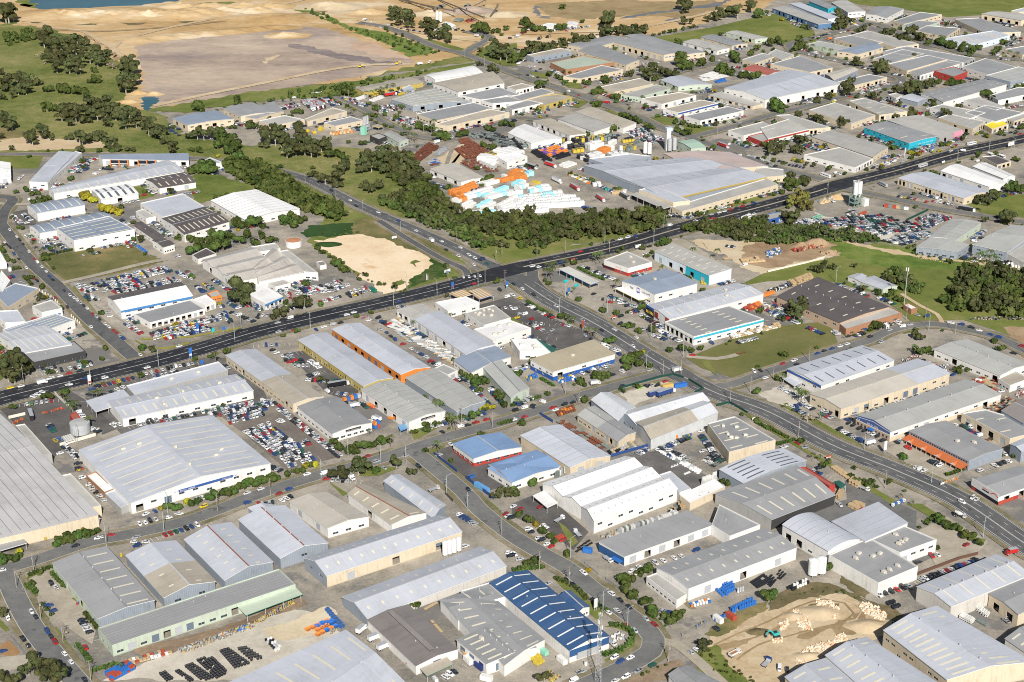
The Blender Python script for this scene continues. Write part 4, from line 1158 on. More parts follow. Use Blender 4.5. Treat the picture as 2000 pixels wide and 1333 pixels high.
C|190,200 30,290|12|swwswkrwrsw
C|290,245 600,210|22|swkws
C|20,380 50,390|3|k
V|digger|210,305|230,300|k
V|digger|275,292|290,290|k
C|50,500|van|w
C|190,560|suv|b
C|130,525 170,520|3|w
C|120,590 200,605|3|kw|-
C|520,745|sedan|r|-
C|440,715|van|w
V|truck|740,805|780,810|r
C|570,680|sedan|r|-
C|780,630 850,620|4|swwy|-
C|450,830 500,800|6|swrwb
C|0,880 260,880|9|rwrkwrww
C|840,1060 1190,1060|1|k
LOT|860,1010 940,1080 1080,1040 1000,1000|4|8
LOT|980,1080 1080,1140 1200,1080 1080,1040|5|8
LOT|870,1010 1000,1060 1120,1020 960,1000|3|8
C|1520,1165 1580,1170|4|k
C|1000,1000|sedan|y
C|1240,1010|sedan|s
V|semi|1650,1145|1700,1160|r
C|1700,1130|van|w
C|1740,1205|suv|k|-
C|1850,1220 1990,1260|5|wskww|-
C|1730,1210 1780,1220|3|ksw
C|1350,930 1330,1080|2|ks
C|1140,490 1020,500|5|wwks
C|1680,520 1780,530|6|kskwr
C|1550,470 1620,475|3|wsw
C|1840,330 1860,325|2|y|-
C|1500,690|suv|k
C|690,1020|van|w
C|1920,1010 1990,990|4|kwks
C|1700,955 1780,960|3|wks|-
V|semi|300,1295|330,1305|r
V|semi|150,1310|180,1320|k
@ 1500 0
C|570,255 600,250|2|w|-
C|660,180 700,200|4|wyws
C|630,240|sedan|r
C|350,300 480,265|7|kswkk|-
C|480,310|truck|o
C|110,355|suv|k
C|320,430 430,440|5|wskw|-
C|480,468 520,475|2|sw|-
C|600,505 700,480|4|kwsk|-
C|740,530 800,545|4|kwks|-
C|800,455 870,470|4|wwsw
C|970,580 1130,600|9|kwwrwswk
C|640,755|sedan|r|-
C|870,695 810,710|3|ww|-
C|760,720 710,735|4|kwwk|-
C|1035,648|suv|w
C|940,660 1010,668|3|wsk|-
C|650,1000 790,970|8|skwrwksr
C|470,990 540,1010|4|sbks
C|1160,890 1240,875|5|rrks
C|1440,820 1500,820|3|rrw
C|1890,960 1960,975|4|kwsk|-
C|1860,1030 1970,1050|4|wkkr|-
C|1420,1100|sedan|r|-
C|1490,1125|suv|s|-
C|1590,1130|bus|w|-
C|1430,1180|sedan|w|-
V|mixer|1520,1185|1545,1190|w
V|bus|1210,1300|1250,1290|w
C|995,1260|van|w|-
C|1050,1265|sedan|s|-
C|940,1225 970,1230|2|bk|-
C|1150,1165 1290,1130|5|ksbws
C|115,1150 60,1120|4|wrwk
C|350,1140 390,1140|2|wb
C|820,1315|suv|k|-
C|460,1305|van|w
C|90,1260 140,1275|3|k|-
C|170,1290 280,1310|5|kbkbk
C|0,1280 60,1300|3|ksk
C|1640,1260|van|w
C|1900,340 1970,320|5|kwsk|-
C|1880,370 1940,330|4|skwk
C|1800,460 1880,470|5|wksw|-
C|1280,310 1420,380|7|ksk|-
C|400,800|ute|w
C|520,790|van|w|-
V|tanker|1740,1210|1770,1220|w
V|tanker|1830,1225|1860,1235|w
"""
DATA_T = """
@ 0 1000
T|e|280,1160,75 220,1220,60 400,1250,90 470,1270,70 330,1270,60 60,1310,60 120,1320,50
T|e|20,780,40
T|r|440,250,45 490,230,45 550,215,50 610,195,50 670,180,45 730,165,40 760,150,30 455,215,35 520,180,35
T|y|650,145,28 140,315,30
T|r|30,360,45 80,360,45 120,370,40 20,400,40 150,350,35
T|b|310,480,28 240,560,30 225,590,22 250,610,20 330,720,25 360,760,22 400,800,18
T|p|940,1180,38
T|d|510,950,25 500,1000,18
@ 500 1000
T|b|1245,735,45
T|d|600,930,30
@ 1000 1000
T|b|130,60,45 240,150,42 50,20,35 300,190,35 330,230,35
T|y|190,100,32
T|b|430,325,38 130,400,40 180,380,38 90,430,35
T|b|870,510,50 920,530,45 880,560,48 1030,460,45 1080,440,42 890,610,45 950,650,50 1040,700,50 1100,760,55 1100,800,45 990,470,35
T|b|1210,820,35 1250,850,50 1300,820,50 1320,800,40 1190,800,25
T|e|1480,1030,45 1500,1060,35
T|b|1980,650,60 1350,690,18 1290,720,12
T|y|590,460,28
T|b|1020,1270,18 1060,1255,15 1200,1200,15 1140,1215,12
T|e|250,1290,50 290,1270,30
@ 1500 1000
T|b|30,660,60 480,430,40 1340,50,48 1380,90,40 1300,40,30 1410,120,28 1480,120,42 1540,180,42 1600,190,40 1650,240,35 1180,120,18 1320,280,22 1250,90,22
@ 0 667
T|e|90,130,75 150,200,75 60,250,60 190,170,50 30,190,60 110,270,60 220,220,45
T|b|380,425,40 350,430,30 670,180,22 800,135,22 1520,140,25 1740,500,22 930,340,15
T|p|490,400,35 540,480,40 580,470,38 560,500,40 470,390,30 520,440,35 690,590,40 750,385,38 780,380,35 720,390,30 1680,90,45 1530,190,22
T|b|370,240,25 330,180,30 410,240,22
T|y|1265,1305,32 1460,1255,38 1945,1090,28
T|r|1330,1290,45 1380,1300,42 1500,1270,38 1540,1250,35 1640,1220,45 1690,1200,40 1760,1190,45 1810,1175,45 1880,1140,42 1930,1120,42 1990,1110,45
@ 500 667
T|r|50,1090,50 110,1075,50 160,1070,38 0,1110,45 250,1045,30
T|y|390,975,38 465,965,35
T|b|370,1005,30 430,970,30 340,1010,28
T|b|620,780,38 660,830,40 720,860,35 770,860,38 820,810,50 860,820,40 910,810,35 930,800,30 980,780,42 1020,770,38 760,840,45
T|p|1050,740,38 890,690,24 1415,460,62 1440,480,50 1510,570,55 1540,590,60 1560,600,50
T|e|640,1020,65 690,1040,45 790,960,60 800,990,55 1095,945,45 1225,1015,35 880,980,30
T|b|830,1015,22 890,1000,20
T|b|1325,650,35 1240,710,28 1410,640,32 1340,430,30 1330,690,30
T|y|1840,515,30 1800,515,35 1760,525,30
T|b|1700,570,42 1620,590,32 1780,530,25 1600,240,25 1650,270,30 1690,280,40 1730,320,45 1790,310,42 1750,380,35 1880,410,38 1910,440,40 1940,490,35
T|e|1930,1160,45 1900,1200,38 1970,1180,40
T|b|230,140,15
@ 1000 667
T|b|890,150,48 940,150,52 950,110,45 1000,170,40 900,200,40 980,110,45
T|y|1005,90,32
T|b|650,270,42 740,265,38 1320,50,42 1400,65,30 1470,50,25 700,290,30
T|b|160,1110,42 120,1090,35 30,1190,30 5,1170,40 1410,1280,28 1390,1290,20
T|b|1690,1110,30 1640,1090,25
@ 1500 667
T|p|240,370,45 290,390,50 260,400,40 110,255,35 140,490,22 350,880,25 410,890,25 1040,1200,22 1130,1250,20 1200,60,35 1150,30,30
T|b|1150,70,35 1200,80,35 1290,95,30 1240,70,35 1820,50,35 1500,200,20 1560,220,22 80,290,30 200,535,15
T|b|430,960,30 480,940,25 700,1090,35 740,1100,30 770,1120,25 800,1100,30 650,1050,25 850,1140,20
T|d|310,600,35 290,580,22 350,605,22
T|b|1990,300,30 1930,900,25
@ 0 333
T|y|660,190,48 690,210,45 740,230,42 790,300,40 840,310,45 880,320,42 930,330,35 640,170,35
T|b|310,240,32 350,225,32 260,245,30 380,215,25 250,180,25 300,175,25 130,165,22 170,450,20 150,445,20
T|p|240,510,32 430,590,35 310,625,25 260,560,30 330,615,22
T|e|1900,900,95 1850,950,60 1900,970,65 1950,930,55
T|b|1500,480,45 1540,470,38 1580,480,35 1640,480,38 1490,530,40 1550,560,45 1650,560,60 1700,540,70 1740,580,60 1690,600,55 1800,510,40 1870,540,45 1930,500,45 1980,560,40 1500,620,48 1540,600,40 1600,590,40 1390,520,30
T|b|1870,380,38 1850,420,42 1890,430,35 1940,420,35 1980,400,55 1660,300,18 1710,330,16 1680,210,20 1770,190,22 1830,400,40
T|y|1860,465,18 1715,1050,22
T|b|1500,0,40 1550,-10,45 1600,-5,45 1650,-10,40 1900,1030,30
T|b|110,760,25 150,760,20 190,830,15 60,690,30 100,710,22 20,620,35
@ 500 333
T|e|440,20,35 540,60,45 630,50,50 640,100,35 620,30,35
T|e|860,100,35 900,130,38 960,110,38 860,140,25
T|e|370,1010,62 330,1030,40 410,1040,40
T|e|170,1100,45 220,1090,35 140,1130,35
T|b|1500,130,28 1660,90,20 1820,60,40 1780,80,30
T|b|240,390,50 300,420,45 330,390,38 210,370,35 280,350,40 370,380,35
T|b|0,400,45 20,380,38 50,430,30 50,510,35 110,540,38 150,540,25 40,490,25
T|b|540,290,60 600,300,65 650,320,55 500,280,45 680,330,40 560,350,45 620,360,40
T|b|470,600,28 520,640,25 640,730,40 680,760,38 700,780,30 610,720,30 800,850,20 230,1030,25
T|p|1230,1180,20 1520,1120,20
@ 1000 333
T|p|290,730,40 310,770,38 270,770,35 330,720,32 420,700,35 660,650,42 690,640,38 820,860,38 1410,610,42 1180,745,32 1600,620,40 600,1230,28 650,1240,32 440,1130,28 470,1150,28 490,1150,25 480,920,22 1010,1020,22
T|b|1180,560,45 1150,570,30 1220,560,35 1060,670,22 1100,640,22 830,630,25 870,610,25 285,880,22 260,860,20
T|b|820,1115,28 910,1205,28 940,1215,22 1000,1255,28 970,1250,20 770,1330,45 1030,1150,18 1090,1020,18 1370,340,25 1490,940,25 1920,370,20
T|e|300,350,38 420,340,45 450,350,40
@ 1500 333
T|e|280,1060,60 230,1080,60 260,1030,55 210,1120,45 180,1080,40 105,1150,28
T|b|850,1210,50 820,1215,35 860,950,35 850,940,25 940,970,30 990,950,28 1000,1000,25 1040,1010,28
T|e|405,760,40 500,745,28 380,770,30 685,745,20 440,720,20
T|e|1060,850,48 1090,880,38 940,840,30 900,830,25 980,860,25
T|b|190,100,55 160,110,40 230,90,38
T|bm|200,230,50 240,220,60 300,230,55 170,250,45 330,280,40 270,280,40
T|e|150,350,50 200,370,50 170,400,40 240,310,30 110,330,30
T|e|1880,340,50 1900,390,45 1860,370,38 1700,380,25
T|p|1680,640,60 1740,630,65 1720,670,65 1770,660,55 1790,680,50 1650,650,45
T|e|1660,220,38 1700,210,38 1750,190,42 1800,200,38 1640,240,28 1720,250,28
T|b|1880,140,45 1920,120,45 1960,150,45 2000,130,40 1300,20,35 1270,15,25
T|e|290,60,40 300,90,30 170,20,30
T|y|1740,150,25
T|e|1160,1280,38 1200,1300,30 730,1300,0
T|b|1100,600,18 1140,590,18
@ 0 0
T|e|60,90,75 40,110,60 100,110,50
T|e|380,260,60 340,300,60 600,290,50 650,310,40 560,300,40
T|e|400,340,55 470,330,50 520,340,55 590,370,55 650,380,45 420,430,60 500,440,60 560,470,60 620,480,55 440,510,50 540,520,50 590,530,45 380,410,40
T|e|740,400,55 790,420,55 840,400,38 700,450,45 760,470,45 810,480,35
T|e|1000,500,70 1040,520,55 960,560,60 1000,600,65 1050,600,50 940,640,55 980,670,60 1030,650,50 1010,460,45
T|d|875,500,38 290,440,15 350,490,15
T|e|130,610,50 70,640,55 180,650,55 230,630,45 280,630,35 200,690,45 140,690,45 40,670,40 10,740,35 10,560,25 100,740,25
T|b|375,690,40 495,690,52 460,680,35 520,700,40 590,700,40 640,710,45 670,730,35 730,550,28 740,620,42 710,630,30
T|b|370,820,40 400,840,35 430,850,30 340,860,20
T|e|60,940,60 30,900,45 90,960,50 10,1060,25 250,1080,50 240,1050,45 330,1000,48 210,1060,35 400,1080,22 90,1155,22 350,1040,40
T|e|490,830,45 520,870,50 480,900,45 560,840,45 610,870,50 590,910,45 640,830,40 700,800,50 750,830,55 800,800,50 840,780,45 860,850,50 820,900,50 900,880,55 760,890,50 700,880,45 960,900,50 1010,870,45 1050,880,45 980,960,45 1060,950,45 1120,960,50 1180,960,45 650,920,40 550,950,35 840,950,40 900,830,35
T|e|550,1060,30 620,1070,50 640,1080,45 690,1070,40 740,1060,40 870,1110,50 890,1140,40 620,1160,30 990,1160,22 1040,1165,20 780,1050,35
T|e|1160,1010,45 1210,1020,50 1260,1040,50 1290,1020,38 1240,990,40 1270,1090,35
T|b|1560,830,52 1850,770,38 1850,800,30
T|e|1350,1140,42 1345,1170,30 1470,1060,28 1540,1040,45 1590,1040,50 1640,1030,50 1670,1050,35
T|b|1720,1060,55 1780,1110,60 1820,1080,50 1700,1130,45 1850,1130,50 1800,1170,50 1850,1220,50 1900,1240,45 1790,1000,18 1825,995,22 1960,980,40 1500,1170,25 1560,1175,30 1720,1010,30
T|b|1560,1310,50 1620,1290,60 1660,1330,45 1490,1320,25 1780,1270,40 1870,1300,60 1930,1310,50 1790,1320,40
@ 500 0
T|e|1070,90,42 1050,120,35 1100,90,38 1150,130,45 1180,110,45 1210,130,40 1120,160,40 1200,180,35 1080,110,30
T|e|1380,180,50 1370,230,50 1340,220,35 1470,220,50 1490,260,45 1500,290,40 1380,270,38 1450,270,35 1300,190,30
T|b|1765,210,60 1790,230,45 1730,220,45 1890,240,25 1850,245,22 1950,220,25 1920,270,15
T|e|1860,350,50 1840,400,45 1930,390,50 1910,420,45 1960,430,45 1890,430,35 1740,490,22 1830,520,35 1880,550,25 1750,390,20
T|b|650,690,40 690,720,42 720,700,40 680,670,28 650,730,25 740,730,25
T|p|860,715,22 900,710,25 940,700,25 980,685,28 1030,665,28 1070,655,28 1000,690,25 740,840,28 760,860,28 700,840,24
T|b|940,835,28 960,850,22 880,810,20 1110,690,25 1060,710,18 1140,830,28 1100,910,25 1090,930,20 1010,980,20 1060,990,18 920,900,28 870,900,22
T|p|1390,940,35 1370,980,30 1410,1000,30 1180,1010,32 1200,1040,38 1240,1050,30 1160,1000,25 920,920,22 1130,830,25
T|b|1460,1060,50 1480,1070,38 1620,1040,40 1590,1050,35 1290,980,38 1330,1000,32 1260,990,28 1380,1010,30 1810,1000,30 1850,1010,30 1940,960,35 1980,970,35 1550,720,15
T|e|40,1010,38 100,1020,45 130,1000,40 180,1020,50 80,1070,50 150,1080,55 220,1070,50 200,1130,55 270,1110,55 330,1100,55 390,1090,50 380,1150,55 310,1160,50 240,1180,50 450,1130,55 510,1130,50 540,1110,40 480,1180,45 350,1050,45 60,1120,35 430,1180,45 340,990,40 320,960,35
T|e|850,1200,45 880,1230,45 830,1250,45 920,1220,45 900,1290,50 970,1230,50 1000,1180,42 980,1290,50 1050,1250,50 1080,1290,45 1160,1230,50 1200,1270,50 1150,1300,50 1240,1300,45 830,1310,40 700,1280,45 660,1290,40 680,1320,45
T|b|570,1200,45 620,1190,35 660,1210,35 20,1260,30 190,1300,25 150,1310,20 440,1310,20 700,1230,30 720,1110,18 1780,1130,30 1850,1150,35 1900,1180,35
T|d|820,600,12
T|b|290,875,20 320,870,25 350,875,22 210,905,18 90,925,20
@ 1000 0
T|b|115,170,45 100,200,42 140,200,40 90,240,30 400,50,28 180,220,35 210,215,30 240,225,25 380,205,38 350,215,30 545,165,20
T|e|735,240,42 760,250,45 700,250,35 760,150,60 780,170,45 720,160,40
T|e|840,210,38 840,240,38 890,220,38 930,230,40 970,220,38 1030,210,38 1020,240,40 980,250,35 900,250,30
T|e|490,290,38 480,310,38 520,310,25 560,300,40 600,290,42 580,320,35 400,320,35 405,350,32 630,310,20
T|e|145,350,38 140,380,35 190,350,40 230,350,40 270,360,38 310,340,35 200,380,38 280,380,30 320,370,30
T|e|1330,30,45 1350,10,50 1360,60,40 1525,140,28 1345,160,32 1405,165,25 1420,200,20 1580,120,28 1620,90,38 1615,120,38 1700,90,40 1710,70,35 1765,90,48 1860,50,38 1855,20,30 1880,30,25
T|b|1105,272,16 1190,252,18 1230,243,20 1270,237,20 1340,225,18 1390,215,15 1150,265,14 1940,105,45 1920,120,30 1300,320,32 1320,330,25 1630,265,20
T|b|90,410,38 60,430,30 20,470,38 10,440,40 300,575,30 350,600,25 430,560,28 380,610,22 230,660,45 210,670,30 500,635,18 570,640,25 600,650,25
T|b|670,700,38 650,720,30 690,720,22 720,615,35 740,630,30 680,810,38 660,820,28 790,750,28 820,760,30 880,900,38 910,910,35 950,930,35 1000,950,25 1060,980,35 1090,1000,28 1340,1030,38 1380,1030,30 1290,1020,25
T|e|1040,550,42 1070,560,45 1100,520,38 1080,590,45 1130,590,28 1180,560,38 1230,570,38 1260,560,35 1150,540,30 930,570,28 900,580,22
T|b|1330,440,45 1310,480,42 1370,500,45 1320,520,38 1380,520,35 1300,460,30 1480,490,42 1460,500,30 1400,500,30 1740,430,45 1750,460,40 1720,420,30 1640,520,45 1650,550,38 1610,540,30 1710,560,35 1800,580,38 1830,590,35 1890,590,40 1920,580,30 1870,410,30 1920,370,30 1570,460,28 1220,750,0
T|p|1540,380,25 1350,410,25 1020,750,20 920,780,22 860,720,18 1260,690,25 1420,510,22 830,750,22
T|b|780,1000,38 840,1000,32 760,1010,28 600,1030,28 590,1050,25 1280,950,28 1340,960,25 1380,980,22 1430,985,22 1470,990,18 1630,820,20 1980,1130,30 1990,1150,25 1850,1130,20 1600,1000,0
T|b|1170,630,18 1110,620,22 1490,1095,15 1580,1000,0 200,820,0
@ 1500 0
T|e|550,95,30 590,130,30 560,180,42 540,190,38 600,190,30 660,160,20 740,210,28 700,240,30 640,150,20
T|b|75,310,38 20,330,42 100,330,25 270,205,22 240,300,28 240,360,42 270,350,35 230,370,35 300,370,20
T|p|320,290,22 350,350,22 440,375,22 490,385,22 1350,280,25 1380,285,22 1290,275,20 1230,270,22 1550,340,28 1600,360,30 1470,330,25 1570,350,25 1890,400,25 1780,390,28 1950,410,22 1840,420,22 1240,350,22
T|e|920,250,35 900,260,30 970,240,30 1120,230,38 1140,220,35 1090,250,30 1180,280,38 1200,290,30 1050,300,38 1010,290,30 1090,310,28
T|b|1360,330,42 1400,340,40 1330,320,35 1440,360,35 1420,330,30 1520,380,35 1600,390,38 1640,370,30 1570,430,22 1800,380,30 1760,400,28 1860,330,28 1820,320,22 1530,350,30 1250,330,28
T|e|1140,440,25 690,480,35 720,490,28 660,490,22 890,500,48 920,530,38 860,520,35 880,540,40 850,490,28 930,490,22
T|e|630,670,55 610,700,45 650,640,35 1130,660,50 1160,680,50 1180,700,40 1090,680,40 1110,710,35 1220,650,40 1270,640,38 1000,700,35 1060,700,35 1250,660,30 820,750,28 810,740,22 990,710,25
T|b|1440,640,38 1480,650,30 1520,640,28 1400,650,25 1330,640,28 100,450,20 150,540,22 220,430,20 20,520,22
T|b|60,820,62 80,840,50 40,830,45 1690,730,48 1730,740,35 1760,770,30 1780,780,20 1960,680,35 2000,670,28
T|e|470,740,30 480,760,22 380,770,28 390,790,20 255,810,12 650,690,22
T|e|370,920,28 400,930,30 350,920,22 440,950,25 600,950,38 630,960,25 230,890,30 250,900,22 580,950,25 1290,800,28 1380,880,38 1400,890,25 1140,860,35 1120,880,25 1030,810,22 780,850,18 820,860,15 960,800,15 560,980,22 1000,900,25
T|e|940,1130,28 960,1120,25 1050,1120,22 270,1090,38 240,1080,30 50,1130,48 90,1150,38 20,1170,38 70,1180,30 240,1140,38 220,1160,38 200,1150,28 440,1140,20 360,1290,22 300,1280,18
T|y|1110,1190,25 1140,1200,22 1180,1210,25 1350,1120,20 1400,1130,20 1640,1050,18 1720,1070,18 1340,1180,18 1290,1190,15 1450,1150,15 1620,1110,18 200,1250,22 260,1260,20 1560,1120,12
T|b|1600,1240,18 1640,1220,18 1780,1200,22 1820,1210,20 1990,990,28 1970,1000,20 1920,1240,22 1960,1250,22 1490,1270,15
@ 0 0 1
M|bx|480,325 500,322 560,350 600,385 665,405 660,420 620,425 560,400 520,380 480,360 440,335 445,315|11|11
M|ex|735,315 760,300 800,315 850,370 870,400 900,425 1000,428 1080,428 1180,425 1280,415 1300,428 1290,452 1200,464 1100,470 1040,474 960,464 900,452 850,436 800,415 760,398 790,375|12|10.5
M|ex|735,395 760,390 900,440 960,480 945,492 900,470 830,440|10|9
M|ex|900,450 960,480 1040,480 1080,470 1070,485 950,485|9|8
M|ex|1850,560 1885,530 1920,535 1960,525 2010,540 2100,560 2100,610 2000,630 1930,615 1870,610 1835,590|17|12
M|bx|1725,540 1760,530 1780,550 1800,560 1810,570 1780,580|12|9
M|ex|1335,440 1500,430 1500,475 1450,475 1400,460 1340,455|9|8
M|ex|1500,442 1590,445 1700,465 1720,478 1640,475 1500,480|9|7
M|bx|230,50 250,70 290,50 300,70|10|0
M|bx|500,218 540,190 640,170 800,150 820,138 835,142 760,170 680,190 560,200 450,210 400,222 380,220|14|5
M|bx|580,18 610,18 680,55 780,75 860,105 840,112 760,90 680,60|14|4
M|bx|1640,210 1690,175 1700,170 1680,210|20|0
M|bx|610,465 640,450 700,450 700,460 650,465|14|3
M|bx|1210,1150 1300,1200 1330,1230 1300,1225 1200,1160|22|4
M|bx|1340,1260 1360,1255 1500,1340 1480,1345 1400,1320|14|4
M|bx|1500,1180 1560,1150 1640,1150 1750,1210 1745,1220 1640,1160 1560,1165|16|3
M|bx|620,490 650,500 720,545 800,575 790,580 700,545|14|5
M|bx|1780,490 1860,500 1860,510 1790,505|12|4
M|bx|0,75 60,62 70,80 20,90|12|8
"""
